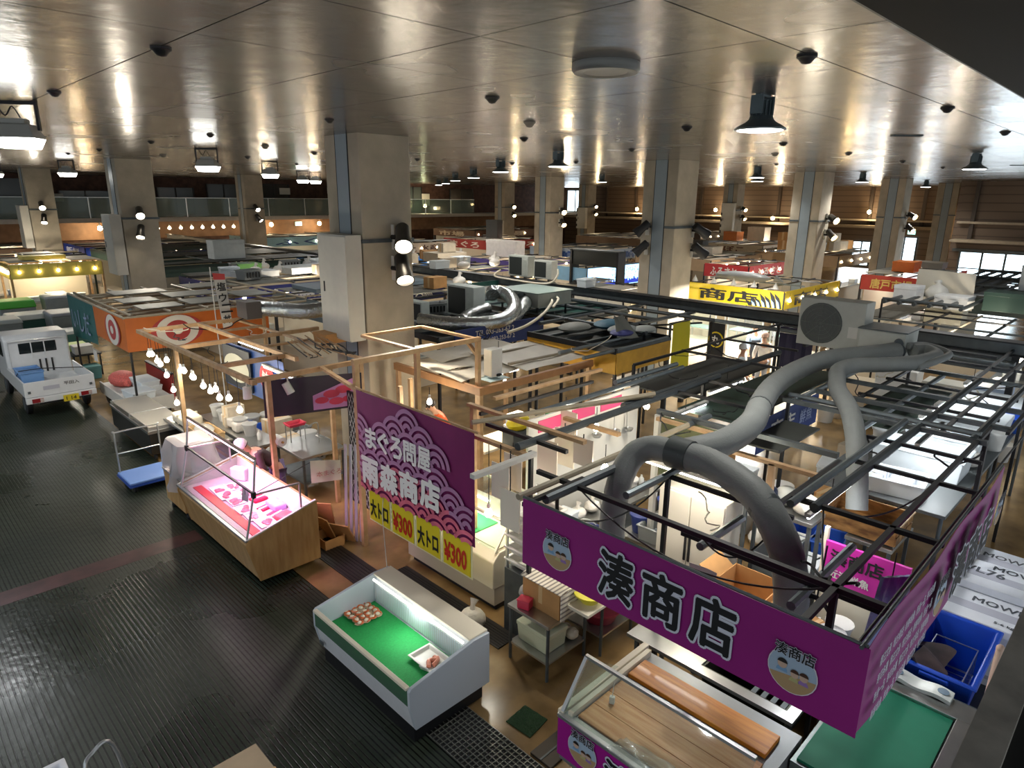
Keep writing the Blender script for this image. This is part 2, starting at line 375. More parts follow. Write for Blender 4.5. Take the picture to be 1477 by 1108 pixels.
# dark openings, doors and pale panels on the gallery wall
for k, (x0, x1, z0, z1, c) in enumerate([(6, 9.5, 4, 6.3, '2b3433'), (11, 14, 4, 5.6, '39474a'), (17, 19.5, 4, 5.9, '303a3a'), (20.5, 23, 4, 6.2, '3a3f3d'), (24.5, 27, 4.0, 6.3, '2e2f31'), (34, 37, 4, 6.2, '28302e'), (38.5, 40.5, 4, 6.3, '3f4a4a'), (44, 47, 4, 6.2, '24282a')]):
    o = struct(B().box(x0, YW-.06, z0, x1, YW, z1).build('window_%d' % (k+1), mat('gallery_window_'+c, c, .15)))
    ORG[o.name] = tuple(o.location)
    f = B()
    for xx in (x0, (x0+x1)/2, x1): f.box(xx-.05, YW-.1, z0, xx+.05, YW-.02, z1)
    f.build('window_frame', M_dark, o)
# pale wall panel under the gallery
struct(B().box(-8, YW-.1, 2.4, 60, YW-.02, 3.6).build('wall_panel_left', mat('warm_wall', '80634b', .7, noise=.2, scale=2)))
# right wall: ledge, mullions, bright openings
struct(B().box(XW-1.6, 1, 3.35, XW, YW, 3.55).build('ledge_right', M_beige)); struct(B().box(XW-1.2, 1, 3.9, XW, YW, 4.02).build('ledge_right', M_beige))
for k in range(12):
    y = 4+k*3.9
    struct(B().box(XW-.25, y-.12, 3.55, XW, y+.12, ZC).build('mullion', mat('mullion_brown', '4a3f36', .5)))
M_day = glow('daylight_glass', 'cfe6f2', 2.6)
for k, (y0, y1, z0, z1) in enumerate([(12.4, 14.2, .1, 2.7), (15.8, 17.6, .1, 2.7), (19.2, 20.6, .2, 2.2), (50.2, 52.6, 3.95, 6.3)]):
    o = struct(B().box(XW-.08, y0, z0, XW-.02, y1, z1).build('window_%d' % (k+9), M_day)); ORG[o.name] = tuple(o.location)
    f = B()
    for yy in (y0, (y0+y1)/2, y1): f.box(XW-.16, yy-.05, z0, XW-.04, yy+.05, z1)
    for zz in (z0, z1): f.box(XW-.16, y0, zz-.05, XW-.04, y1, zz+.05)
    f.build('window_frame', M_gmet, o)
    lamp('AREA', (XW-.3, (y0+y1)/2, (z0+z1)/2), 60, (.85, .93, 1), 3, (-1, 0, 0))
# the entrance wall standing nearer at the right edge
XE = 46.0
struct(B().box(XE, -2, 2.75, XE+.3, 9.9, ZC).build('wall_entrance', M_plank)); struct(B().box(XE, 9.6, 0, XE+.3, 9.9, 2.75).build('wall_entrance', M_plank)); struct(B().box(XE, -2, 0, XE+.3, 6.2, 2.75).build('wall_entrance', M_plank)); struct(B().box(XE, 9.9, 0, XW, 10.1, ZC).build('wall_entrance', M_plank))
struct(B().box(XE-1.2, 2, 3.3, XE, 9.9, 3.45).build('ledge_right', M_beige)); struct(B().box(XE-.4, 2, 4.3, XE, 9.9, 4.42).build('ledge_right', M_beige)); struct(B().box(XE-.3, 2, 2.75, XE, 9.9, 2.9).build('lintel', M_gmet))
o = struct(B().box(XE+.1, 6.2, .05, XE+.16, 9.6, 2.75).build('window_20', M_day)); ORG[o.name] = tuple(o.location); f = B()
for yy in (6.25, 7.35, 8.45, 9.55): f.box(XE+.02, yy-.05, .05, XE+.14, yy+.05, 2.75)
for zz in (.1, 1.0, 1.8, 2.72): f.box(XE+.03, 6.2, zz-.03, XE+.13, 9.6, zz+.03)
f.build('window_frame', M_gmet, o); lamp('AREA', (XE-.2, 7.9, 1.5), 70, (.85, .93, 1), 2.5, (-1, 0, -.2))
for y in (3.5, 6.3, 9.2): struct(B().box(XE-.2, y-.1, 3.45, XE, y+.1, ZC).build('mullion', mat('mullion_brown', '', .5)))
# ---------------------------------------------------------------- ceiling fittings
M_teal = mat('lamp_casting', '59666a', .4, metal=.5, noise=.1)
def highbay():                                # local: z = 0 at the ceiling
    t = thing('high_bay_lamp', '', 'ceiling lamp')
    b = B(); b.box(-.13, -.03, -.02, .13, .03, 0)
    for sx in (-1, 1): b.box(sx*.13-.012, -.07, -.2, sx*.13+.012, .07, -.01)
    b.build('bracket', M_teal, t)
    b = B(); b.lathe([(.04, -.05), (.10, -.06), (.105, -.2), (.12, -.22), (.14, -.27), (.0, -.27)], n=20)
    for k in range(16):
        a = 2*PI*k/16; b.obox((.108*math.cos(a), .108*math.sin(a), -.14), (.03, .008, .15), a)
    b.build('heat_sink', M_teal, t, smooth=True)
    B().lathe([(.13, -.25), (.16, -.28), (.25, -.33), (.275, -.35), (.27, -.365), (.24, -.365)], n=28).build('reflector', mat('lamp_reflector', '7f8a8e', .35, metal=.5), t, smooth=True)
    B().lathe([(.24, -.366), (.2, -.374), (.0, -.378)], n=28).build('lens', M_led, t, smooth=True)
    return t
def flood():
    t = thing('flood_lamp', '', 'ceiling lamp')
    b = B()
    for sx in (-1, 1): b.box(sx*.27-.015, -.025, -.34, sx*.27+.015, .025, 0)
    b.box(-.285, -.025, -.03, .285, .025, 0); b.build('bracket', M_dark, t)
    b = B(); b.taper((0, 0, -.44), (.52, .36), (.40, .24), .17); b.box(-.14, -.08, -.28, .14, .08, -.2); b.build('housing', mat('lamp_housing', 'b4b4ae', .4), t, bevel=.01)
    B().tube(spline([(-.2, .02, -.02), (-.12, .04, -.16), (-.02, .03, -.05), (.06, .03, -.2)], 5), .01, 6).build('cable', M_blk, t)
    B().taper((0, 0, -.56), (.40, .26), (.5, .34), .12).build('lens', M_led, t)
    return t
hb = highbay(); fl = flood()
LP = [(7.5, 3.66, 'large white round high bay lamp nearest the viewer, right of the round vent'), (13.15, 11.6, 'round high bay lamp with warm bright heat sink, between vent and tall middle pillar'),
      (15.06, 15.66, 'round high bay lamp hanging left of the warm bright one'), (19.21, 21.58, 'round high bay lamp, second from right in the row right of the big pillar'),
      (22.43, 26.55, 'round high bay lamp, third from right in the row right of the big pillar'), (27.46, 33.42, 'tiny round high bay lamp, fourth in the row right of the big pillar'),
      (30.97, 38.47, 'tiniest round high bay lamp in the row nearest the big pillar'), (19.4, 4.05, 'round high bay lamp at the far right near the dark bulkhead'),
      (23.54, 11.41, 'upper of two round high bay lamps just right of the tall middle pillar'), (28.28, 13.69, 'lower of two round high bay lamps just right of the tall middle pillar'),
      (30.71, 10.3, 'small round high bay lamp between the second and third right pillars'), (42.76, 11.03, 'small flat high bay lamp before the far right plank wall'),
      (27.3, 21.21, 'small round high bay lamp left of the tall middle pillar')]
FLP = [(1.93, 10.97, 'big white flood lamp cut by the left picture edge'), (6.4, 29.05, 'flood lamp between the two left pillars'), (5.0, 34.0, 'flood lamp at the left picture edge, farthest left'),
       (7.08, 18.06, 'bright flood lamp on black bracket left of the big pillar'), (11.14, 23.06, 'middle flood lamp between thin far pillar and big pillar'),
       (16.54, 30.89, 'small flood lamp hanging close to the big pillar, left of it'), (17.77, 31.9, 'greenish small flood lamp touching the big pillar edge')]
HB_W, FL_W = 330, 300
for k, (x, y, l) in enumerate(LP):
    o = hb if k == 0 else dup(hb, (0, 0, 0)); o.location = (x, y, ZC); o['label'] = l; o['group'] = 'round high bay ceiling lamps'
    lamp('SPOT', (x, y, ZC-.4), HB_W, (1, .97, .92), .2, (0, 0, -1), 2.7)
for k, (x, y, l) in enumerate(FLP):
    o = fl if k == 0 else dup(fl, (0, 0, 0)); o.location = (x, y, ZC); o.rotation_euler = (0, 0, -PI/4 if k else -.6); o['label'] = l; o['group'] = 'bracketed flood lamps'
    lamp('SPOT', (x, y, ZC-.5), FL_W, (.97, .98, 1), .2, (0, 0, -1), 2.7)
for x, y in ((-3, 5), (-3, 17), (.9, 17), (-3, 30)): # lamps of the same row beyond the left edge of the view
    lamp('SPOT', (x, y, ZC-.5), FL_W*.8, (.95, .98, 1), .2, (0, 0, -1), 2.7)
# round vent
t = thing('ceiling_vent', 'large round grey vent disc flush under the ceiling', 'ceiling vent', tuple(at(874, 92, ZC)))
B().lathe([(.0, -.06), (.17, -.06), (.2, -.075), (.27, -.075), (.29, -.05), (.29, 0)], n=32).build('rim', mat('vent_paint', '7c7c78', .4, metal=.3), t, smooth=True)
B().lathe([(.0, -.068), (.19, -.068), (.19, -.06)], n=28).build('grille', mat('vent_grille', 'a3a09a', .5), t, smooth=True)
for k, (px, py, l) in enumerate([(1308, 195, 'slot vent in the ceiling above the right pillars'), (1470, 238, 'slot vent in the ceiling at the right picture edge'), (852, 248, 'faint slot vent left of the tall middle pillar')]):
    p = at(px, py, ZC); t = thing('slot_vent', l, 'ceiling vent', tuple(p), -PI/4, 'slot vents')
    B().box(-.26, -.05, -.02, .26, .05, 0).build('frame', M_gmet, t); B().box(-.24, -.035, -.024, .24, .035, -.015).build('slot', M_blk, t)
# sprinkler heads and detectors
def domefit(name, px, py, r, M, l, g):
    p = at(px, py, ZC); b = B().lathe([(.0, -r*.95), (r*.5, -r*.85), (r*.85, -r*.45), (r, -.02), (r*1.15, -.015), (r*1.15, 0)], n=14, c=tuple(p))
    o = b.build(name, M, smooth=True); tag(o, l, 'ceiling fitting', g); return o
SPK = [(232, 69, .055, 'black speaker dome nearest the top left, on a ceiling seam'), (78, 132, .05, 'black dome above the big left flood lamp'), (710, 140, .06, 'black dome left of and below the round vent'), (1164, 80, .055, 'black dome upper right of the nearest high bay lamp'),
       (1367, 155, .055, 'black dome near the dark bulkhead edge at right'), (475, 172, .05, 'black dome directly above the big pillar top'), (218, 204, .05, 'black dome just right of the second left pillar top'), (303, 194, .05, 'black dome above the bright bracket flood lamp'),
       (143, 215, .05, 'black dome over the second left pillar, left side'), (98, 221, .045, 'black dome above the flood lamp between left pillars'), (991, 183, .06, 'black dome left of the nearest high bay lamp'), (911, 215, .055, 'black dome over the tall middle pillar'),
       (756, 199, .06, 'black dome left of the warm bright high bay lamp'), (739, 234, .07, 'black dome left and below the warm bright high bay lamp'), (453, 220, .055, 'black dome left of the big pillar, upper one'), (428, 236, .05, 'black dome left of the big pillar, lower one'),
       (602, 229, .06, 'black dome just right of the big pillar top'), (1130, 206, .06, 'black dome below the nearest high bay lamp at right'), (1224, 220, .06, 'black dome above the second right pillar'), (1302, 232, .06, 'black dome above the third right pillar'),
       (1450, 190, .055, 'black dome at the right picture edge'), (1120, 236, .05, 'tiny black dome above paired high bay lamps'), (1360, 241, .05, 'tiny black dome left of the far right high bay lamp'), (831, 233, .06, 'tiny black dome right of the warm bright lamp'), (357, 226, .06, 'tiny black dome above the thin far left pillar')]
for px, py, r, l in SPK: domefit('ceiling_dome', px, py, r*1.25, M_blk, l, 'black ceiling domes')
for px, py, l in [(764, 176, 'grey smoke detector left of the tall middle pillar, nearest one'), (382, 210, 'grey smoke detector left of the big pillar'), (1118, 221, 'grey smoke detector right of the nearest high bay lamp'), (235, 223, 'grey smoke detector right of the second left pillar')]:
    domefit('smoke_detector', px, py, .085, mat('detector_grey', '7d7a72', .5), l, 'grey smoke detectors')
# ---------------------------------------------------------------- cabinets and spotlights on the pillars
def cabinet(i, j, l, z0=2.75, z1=4.78, slots=False):
    x, y = PX0+i*DX, PY0+j*DY
    t = thing('electrical_cabinet', l, 'cabinet', (x-.4, y, z0), world=True, group='pillar cabinets')
    B().box(x-.37, y+.0, z0, x-.034, y+1.05, z1).build('body', M_cab, t, bevel=.008)
    b = B(); b.box(x-.39, y+.0, z0+.03, x-.37, y+.93, z1-.03); d = b.build('door', M_cab, t, bevel=.004)
    B().box(x-.40, y+.82, (z0+z1)/2-.1, x-.388, y+.86, (z0+z1)/2+.1).build('handle', M_blk, d)
    if slots:
        b = B()
        for k in range(4): b.box(x-.378, y+.93, z0+.2+k*.45, x-.37, y+1.06, z0+.42+k*.45)
        b.build('hinge', M_blk, t)
cabinet(0, 0, 'tall white steel cabinet on the big near pillar'); cabinet(0, 1, 'tall pale cabinet on the second left pillar'); cabinet(0, 2, 'tall pale cabinet on the leftmost far pillar', 2.8, 4.85)
cabinet(3, 2, 'white cabinet with black hinges on a small pillar right of the big pillar', 1.8, 3.6, True); cabinet(4, 2, 'white cabinet with black hinges on a small far pillar left of the tall middle pillar', 2.7, 4.6, True); cabinet(4, 1, 'white cabinet with black hinges just right of the tall middle pillar', 2.7, 5.2, True)
M_spot = mat('spot_housing', '4a4743', .35, metal=.5)
def spotlight(base, out, aim, l, lit=True, power=160, col=(1, .9, .74), s=1.0, can=None, glowm=None):
    base = Vector(base); out = Vector(out); aim = Vector(aim).normalized(); c = base+out*(.27*s)
    t = thing('spotlight', l, 'spotlight', tuple(base), world=True, group='pillar spotlights')
    side = out.cross(Vector((0, 0, 1)))
    B().beam(base-Vector((0, 0, .17*s))+out*.012, base+Vector((0, 0, .17*s))+out*.012, .12*s, .024).build('mounting_plate', M_white, t)
    B().tube([base+out*.02, base+out*(.12*s), c-aim*.05], .035*s, 8).build('arm', M_blk, t)
    q = Vector((0, 0, 1)).rotation_difference(aim).to_matrix().to_4x4()
    B().lathe([(.0, -.24*s), (.085*s, -.23*s), (.1*s, -.2*s), (.1*s, 0), (.125*s, .13*s), (.13*s, .2*s), (.115*s, .2*s), (.1*s, .15*s)], tuple(c), 20, q).build('housing', can or M_spot, t, smooth=True)
    if lit:
        B().lathe([(.0, .165*s), (.112*s, .16*s), (.112*s, .15*s)], tuple(c), 20, q).build('lens', glowm or glow('spot_lens', 'fff3dc', 22), t)
        lamp('SPOT', tuple(c+aim*.24*s), power, col, .06, tuple(aim), 1.5, parent=None)
    else:
        B().lathe([(.0, .165*s), (.112*s, .16*s), (.112*s, .15*s)], tuple(c), 20, q).build('lens', M_blk, t)
    return t
N_ = Vector((0, -1, 0)); W_ = Vector((-1, 0, 0))
spotlight((7.78, 11.16, 4.72), N_, (-.42, -.62, -.52), 'upper spotlight on the big near pillar', s=1.4); spotlight((7.76, 11.16, 4.12), N_, (-.30, -.62, -.72), 'lower spotlight on the big near pillar', s=1.4)
spotlight((7.6, 25.98, 4.85), N_, (-.2, -.8, -.5), 'upper spotlight on the second left pillar', s=1.15); spotlight((7.55, 25.98, 4.2), N_, (-.3, -.5, -.8), 'lower spotlight on the second left pillar', s=1.15)
spotlight((7.6, 40.8, 4.85), N_, (-.1, -.8, -.5), 'upper spotlight on the leftmost far pillar', s=1.2); spotlight((7.6, 40.8, 4.2), N_, (-.2, -.6, -.8), 'lower spotlight on the leftmost far pillar', s=1.2)
spotlight((18.5, 40.8, 4.7), N_, (0, -.8, -.5), 'upper spotlight on the thin far pillar left of the big pillar', s=1.2); spotlight((18.6, 40.8, 4.1), N_, (.3, -.6, -.7), 'lower spotlight on the thin far pillar left of the big pillar', s=1.2)
spotlight((19.0, 11.16, 4.55), N_, (.75, -.35, -.5), 'upper black spotlight on the right of the tall middle pillar', False, can=M_blk, s=1.25); spotlight((19.0, 11.16, 3.95), N_, (.7, -.4, -.62), 'lower black spotlight on the right of the tall middle pillar', False, can=M_blk, s=1.25)
spotlight((17.98, 12.1, 4.6), W_, (-.4, .5, -.6), 'upper black spotlight on the left of the tall middle pillar', False, can=M_blk, s=1.2); spotlight((17.98, 12.1, 4.0), W_, (-.4, .5, -.6), 'lower black spotlight on the left of the tall middle pillar', False, can=M_blk, s=1.2)
WG = glow('warm_spot_lens', 'ffd898', 40)
for i, j, who in ((2, 1, 'the pillar left of the tall middle pillar'), (3, 2, 'the small pillar with a white hinged cabinet'), (2, 0, 'the second right pillar'), (3, 0, 'the third right pillar'), (4, 0, 'the fourth right pillar'), (4, 1, 'the far pillar right of the tall middle pillar'), (4, 2, 'the small far pillar left of the tall middle pillar')):
    x, y = PX0+i*DX, PY0+j*DY
    for k, z in enumerate((4.75, 4.1)):
        spotlight((x+.75, y, z), N_, (-.45+.1*k, -.72, -.35-.2*k), ('upper', 'lower')[k]+' warm glowing spotlight on '+who, s=1.2, power=120, col=(1, .8, .5), glowm=WG)
# ---------------------------------------------------------------- front stalls along the aisle
M_purple = mat('purple_banner_cloth', '96227f', .45, noise=.05, scale=2)
M_bed = mat('green_turf_liner', '1f9a4c', .8, noise=.12, scale=40, bump=.3, bscale=120)
M_ink = mat('black_ink', '16181c', .6); M_halo = mat('white_ink', 'd9dcea', .6)
def pt(x, y, k, ox, oy): return (ox+x/k, oy+y/k)
# white open display case with a green liner, standing in the aisle
t = thing('display_freezer', 'white open display case with green liner standing alone in the aisle', 'display case', (3.8, 5.6, 0), world=True)
x0, x1, y0, y1 = 3.27, 4.36, 4.67, 6.6
b = B(); b.prism([(x0+.06, .2), (x1, .2), (x1, .84), (x1-.22, .84), (x1-.25, .46), (x0+.05, .46), (x0+.03, .56), (x0, .50)], 1, y0+.04, y1-.04); b.build('body', mat('freezer_white', 'dfe3ea', .35, noise=.04), t, bevel=.01)
for y in (y0, y1-.04):
    b = B(); b.prism([(x0+.06, .2), (x1, .2), (x1, .85), (x1-.23, .86), (x0+.02, .73), (x0-.01, .7), (x0-.01, .5)], 1, y, y+.04); b.build('end_panel', mat('freezer_end', 'c3ccd6', .35), t, bevel=.006)
B().box(x0+.08, y0+.06, 0, x1-.06, y1-.06, .2).build('plinth', M_blk, t)
b = B(); b.beam((x0+.0, y0+.04, .72), (x0+.0, y1-.04, .72), .05, .035); b.build('front_rim', M_cream, t, bevel=.006)
b = B(); b.box(x0-.008, y0+.04, .51, x0+.006, y1-.04, .7); b.build('front_glass', glass('green_tint_glass', '6f9a80', .6, .05), t)
b = B(); b.box(x1-.26, y0+.04, .84, x1+.005, y1-.04, .87); b.build('rear_shelf', M_cream, t, bevel=.006)
b = B(); b.box(x0+.055, y0+.05, .465, x1-.27, y1-.05, .475); b.build('liner', M_bed, t)
b = B()
for k in range(46):
    yy = y0+.1+k*.038; b.obox((x1-.262, yy, .62), (.014, .012, .22), .5)
v = B().box(x1-.262, y0+.05, .5, x1-.25, y1-.05, .74).build('air_grille', mat('air_grille', 'd6dfe0', .4), t); b.build('louvre', mat('louvre_white', 'dceaf0', .4), v)
b = B(); b.tube([(x1-.3, y0+.1, .82), (x1-.3, y1-.1, .82)], .014, 8); b.build('light_tube', glow('case_tube', 'fffaf0', 3), t)
lamp('AREA', (x1-.3, 5.6, .81), 3.2, (1, .98, .92), .3, (-.6, 0, -.8))
b = B(); b.box(x0-.004, y1-.18, .3, x0+.01, y1-.1, .34); b.build('badge', M_gmet, t)
# shellfish in rows on the liner
def shell(l):
    t = thing('scallop', l, 'shellfish', group='shellfish on the green liner')
    prof = []; n = 14
    vs = [(0, -.045, .006)]
    for k in range(n+1):
        a = -.25*PI+1.5*PI*k/n-.0*PI; r = .05*(1+.05*(k % 2)); vs.append((r*math.cos(a), r*math.sin(a), .018))
    vs.append((0, 0, 0)); m_ = len(vs)-1
    b = B(); b.add(vs, [(0, k, k+1) for k in range(1, n+1)] + [(m_, k+1, k) for k in range(1, n+1)] + [(0, n+1, m_), (0, m_, 1)])
    b.build('shell', mat('shell', 'cdb193', .6, noise=.2, scale=60), t)
    B().ball((0, .004, .022), .026, 10, (1, .9, .6)).build('flesh', mat('scallop_flesh', 'f2e6d0', .3), t, smooth=True)
    B().tube([(-.032, -.02, .02), (-.036, .01, .024), (-.012, .035, .024), (.02, .034, .024)], [.006, .011, .011, .006], 6).build('roe', mat('scallop_roe', 'd9713c', .3), t, smooth=True)
    return t
sh = shell('shellfish on the half shell, one of the rows on the green liner'); first = True
A_, B_, C_, D_ = at(487, 880, .475), at(520, 862, .475), at(553, 888, .475), at(517, 905, .475)
for i in range(4):
    for j in range(6):
        u, v = (i+.5)/4, (j+.5)/6; p = (A_*(1-u)+B_*u)*(1-v)+(D_*(1-u)+C_*u)*v
        o = sh if first else dup(sh, (0, 0, 0)); first = False
        o.location = (p.x+R.uniform(-.008, .008), p.y+R.uniform(-.008, .008), .477); o.rotation_euler = (R.uniform(-.1, .1), R.uniform(-.1, .1), R.uniform(0, 6)); o.scale = (1.18,)*3; o['label'] = 'half shell shellfish on green liner, %s row from the front glass, %s from the left' % (['first', 'second', 'third', 'fourth'][i], ['first', 'second', 'third', 'fourth', 'fifth', 'sixth'][j])
p = at(620, 953, .48)
t = thing('fish_tray', 'white tray with a pink fish piece and tag on green liner', 'tray', (p.x, p.y, .477))
B().tub((0, 0, 0), (.25, .34), (.29, .38), .05, .012, .012).build('tray', M_white, t, bevel=.004)
b = B(); b.tube(spline([(-.09, -.1, .03), (-.04, -.04, .045), (.02, -.08, .045), (.05, -.02, .03)], 5), .028, 8); b.tube(spline([(-.05, -.12, .03), (.02, -.11, .05), (.07, -.05, .03)], 5), .026, 8); b.build('fish_piece', mat('fish_pink', 'd98a72', .3, noise=.25, scale=30), t, smooth=True)
b = B().obox((-.15, -.1, .035), (.012, .12, .075), .3, 0, -.5); b.build('price_tag', mat('tag_paper', 'e8e2e4', .6), t)
# pink lit meat case with timber panels
t = thing('meat_case', 'timber sided glass meat case lit pink beside the aisle', 'display case', (3.9, 9.9, 0), world=True)
y0, y1 = 8.62, 11.3
b = B(); b.prism([(3.5, .1), (4.45, .1), (4.45, 1.02), (4.4, 1.02), (4.36, .72), (3.44, .68), (3.39, .75), (3.36, .68)], 1, y0+.03, y1-.03); b.build('body', wood('case_oak', 'b98d58', 'cfa873', 3, (1, 6, 1), .4), t)
for y in (y0, y1-.03):
    b = B(); b.prism([(3.5, .08), (4.47, .08), (4.47, 1.05), (4.42, 1.05), (3.36, .78), (3.34, .68)], 1, y, y+.03); b.build('side_panel', wood('case_oak_side', 'b58a55', 'c9a06b', 2.5, (7, 1, 1), .4), t, bevel=.004)
b = B(); b.beam((3.36, y0, .775), (3.36, y1, .775), .045, .03); b.build('front_rim', M_alu, t)
for y in (y0+.01, y1-.01): B().beam((3.36, y, .785), (4.45, y, 1.06), .03, .02).build('end_trim', M_white, t)
b = B(); b.box(3.44, y0+.03, .69, 4.36, y1-.03, .725); b.build('bed', mat('white_bed', 'd9bccb', .35), t)
b = B(); b.prism([(4.325, .72), (4.345, .72), (4.40, 1.03), (4.38, 1.03)], 1, y0+.03, y1-.03); b.build('rear_wall', M_white, t)
for y in (y0+.03, y1-.045): B().prism([(3.42, .72), (4.36, .72), (4.4, 1.02), (3.42, .78)], 1, y, y+.015).build('inner_panel', M_white, t)
b = B(); b.obox((3.6, 9.95, .73), (.14, 2.3, .016)); b.build('red_board', mat('red_board', 'd31c3e', .4), t)
for y in (y0+.02, y1-.15):
    B().tube([(3.37, y, .78), (3.53, y, 1.43), (3.60, y, 1.94)], .017, 8).build('post', M_alu, t)
    h_ = B().obox((3.53, y, 1.43), (.05, .06, .09)).build('hinge', M_blk, t)
    B().beam((3.53, y, 1.43), (4.22, y, 1.40), .025, .025).build('arm', M_alu, t); B().beam((4.22, y, 1.40), (4.22, y, 1.0), .022, .022).build('arm', M_alu, t)
B().prism([(3.365, .79), (3.373, .79), (3.533, 1.44), (3.525, 1.44)], 1, y0+.04, y1-.17).build('glass_screen', M_glass, t)
B().prism([(3.38, .8), (4.2, 1.0), (4.2, 1.38), (3.54, 1.42)], 1, y1-.16, y1-.152).build('glass_end', M_glass, t)
B().beam((3.53, y0, 1.45), (3.53, y1-.13, 1.45), .03, .025).build('glass_edge', M_dark, t)
B().tube([(3.6, y0+.02, 1.95), (3.6, y1-.15, 1.95)], .024, 8).build('light_bar', mat('light_bar_body', '9c8474', .5), t)
B().box(3.585, y0+.06, 1.915, 3.615, y1-.2, 1.93).build('led_strip', glow('pink_led', 'ffc9ea', 12), t)
for yy in (9.0, 9.8, 10.6): lamp('AREA', (3.62, yy, 1.9), 8, (1, .45, .8), .35, (.42, 0, -.9)).data.spread = 1.5
for y in (y0+.25, y1-.25):
    for x in (3.62, 4.3): B().lathe([(.0, 0), (.045, 0), (.045, .08), (.02, .1)], (x, y, 0), 10).build('foot', M_dark, t)
# meat trays and goods in the case
def meat_tray(l, sx, sy, c):
    t = thing('meat_tray', l, 'tray', group='meat trays in the pink case')
    B().tub((0, 0, 0), (sx-.03, sy-.03), (sx, sy), .03, .006, .008).build('tray', mat('tray_foam', 'f4eef2', .4), t)
    for k in range(5):
        b = B(); b.ball((R.uniform(-.3, .3)*sx, R.uniform(-.32, .32)*sy, .022), .05, 9, (R.uniform(.8, 1.2), R.uniform(.8, 1.3), .42)); b.build('meat', mat('raw_meat_'+c, c, .3, noise=.3, scale=25), t, smooth=True)
    return t
mt = {}
for k, (x, y, c, l) in enumerate([(3.82, 10.7, 'c4506a', 'topmost'), (4.05, 10.65, 'd0707c', 'upper right'), (3.8, 10.38, 'c04a62', 'second row left'), (4.06, 10.3, 'd87f88', 'second row right'), (3.84, 10.05, 'd06a78', 'middle left'), (3.8, 9.7, 'c95a70', 'middle front'), (3.82, 9.37, 'dd8a8e', 'front row'), (3.84, 9.05, 'd2606e', 'nearest front')]):
    o = meat_tray('white foam tray of pink meat, %s one in the pink lit case' % l, .24, .3, c); o.location = (x, y, .727); o.rotation_euler = (0, 0, R.uniform(-.1, .1))
t = thing('meat_slab', 'large pink tuna block at the near end of the lit case', 'fish', (4.12, 8.92, .727)); B().obox((0, 0, .05), (.26, .34, .1), .2).build('block', mat('tuna_block', 'd8525e', .35, noise=.2, scale=14), t, bevel=.03); B().obox((0, 0, .004), (.34, .44, .006), .2).build('wrap_sheet', mat('tray_foam', 'f4eef2', .4), t)
for k, (x, y, d, c, l) in enumerate([(4.2, 9.45, (.2, .34, .1), 'b9a8e8', 'lilac plastic packed box in the lit meat case'), (4.12, 9.9, (.24, .2, .05), 'e31b45', 'red tray lying mid lit meat case'), (4.1, 9.55, (.3, .16, .03), 'd81840', 'flat red tray nearest the lilac pack in the lit meat case'), (4.08, 9.2, (.24, .24, .03), 'd23050', 'flat red tray beside the large tuna block'), (4.26, 10.9, (.14, .3, .22), 'e9e2f2', 'white carton at the far end of the lit meat case')]):
    t = thing('goods_box', l, 'box', (x, y, .727), .12*k); B().box(-d[0]/2, -d[1]/2, 0, d[0]/2, d[1]/2, d[2]).build('body', mat('goods_'+c, c, .3), t, bevel=.02); B().box(-d[0]/2, -.02, d[2], d[0]/2, .02, d[2]+.004).build('tape', M_white, t)
t = thing('price_card', 'small tilted price card on a clip at the lit meat case', 'sign', (3.56, 9.0, 1.2)); B().obox((0, 0, .1), (.008, .13, .18), .3, 0, .2).build('card', mat('card_grey', '9a949c', .5), t); B().tube([(0, 0, .02), (.0, 0, .2)], .005, 6).build('clip', M_dark, t)
# timber cabinet with the plastic-covered scale behind it
t = thing('timber_cabinet', 'low timber cabinet at the far end of the pink meat case', 'cabinet', (3.9, 11.8, 0), world=True)
b = B(); b.box(3.46, 11.4, .16, 4.35, 12.3, .74); b.build('body', wood('case_oak', '', ''), t, bevel=.008); B().box(3.44, 11.38, .74, 4.37, 12.32, .77).build('top', M_stain, t)
for x in (3.55, 4.25):
    for y in (11.5, 12.2): b = B(); b.lathe([(0, .0), (.05, .0), (.06, .05), (.05, .1), (.015, .11), (.015, .16)], (x, y, 0), 10); b.build('caster', M_dark, t)
t = thing('covered_machine', 'white machine draped in clear plastic sheet beside the meat case', 'machine', (3.8, 11.8, .77), world=True)
b = B(); b.taper((3.82, 11.85, .77), (.62, .7), (.5, .5), .55); b.build('body', M_white, t, bevel=.04)
def drape(z, r, wob):
    return None
vs = []; fs = []; n = 28; lev = [(.56, .74, 1.36), (.98, .98, 1.34), (1.04, 1.04, 1.1), (1.12, 1.12, .8), (1.18, 1.22, .55)]
for li, (sx, sy, z) in enumerate(lev):
    for j in range(n):
        a = 2*PI*j/n; k = 1/max(abs(math.cos(a)), abs(math.sin(a))); k = min(k, 1.25); w_ = .03*li*math.sin(a*5+li) if li > 1 else 0
        vs.append((3.82+(.31*sx+w_)*math.cos(a)*k*1.05, 11.85+(.36*sy+w_)*math.sin(a)*k*1.05, z+(.06*math.sin(a*3) if li == 4 else 0)))
for li in range(len(lev)-1):
    for j in range(n): fs.append((li*n+j, li*n+(j+1) % n, (li+1)*n+(j+1) % n, (li+1)*n+j))
fs.append(tuple(range(n))); B().add(vs, fs).build('plastic_sheet', glass('drape_film', 'f2ecf0', .42, .15), t, smooth=True)
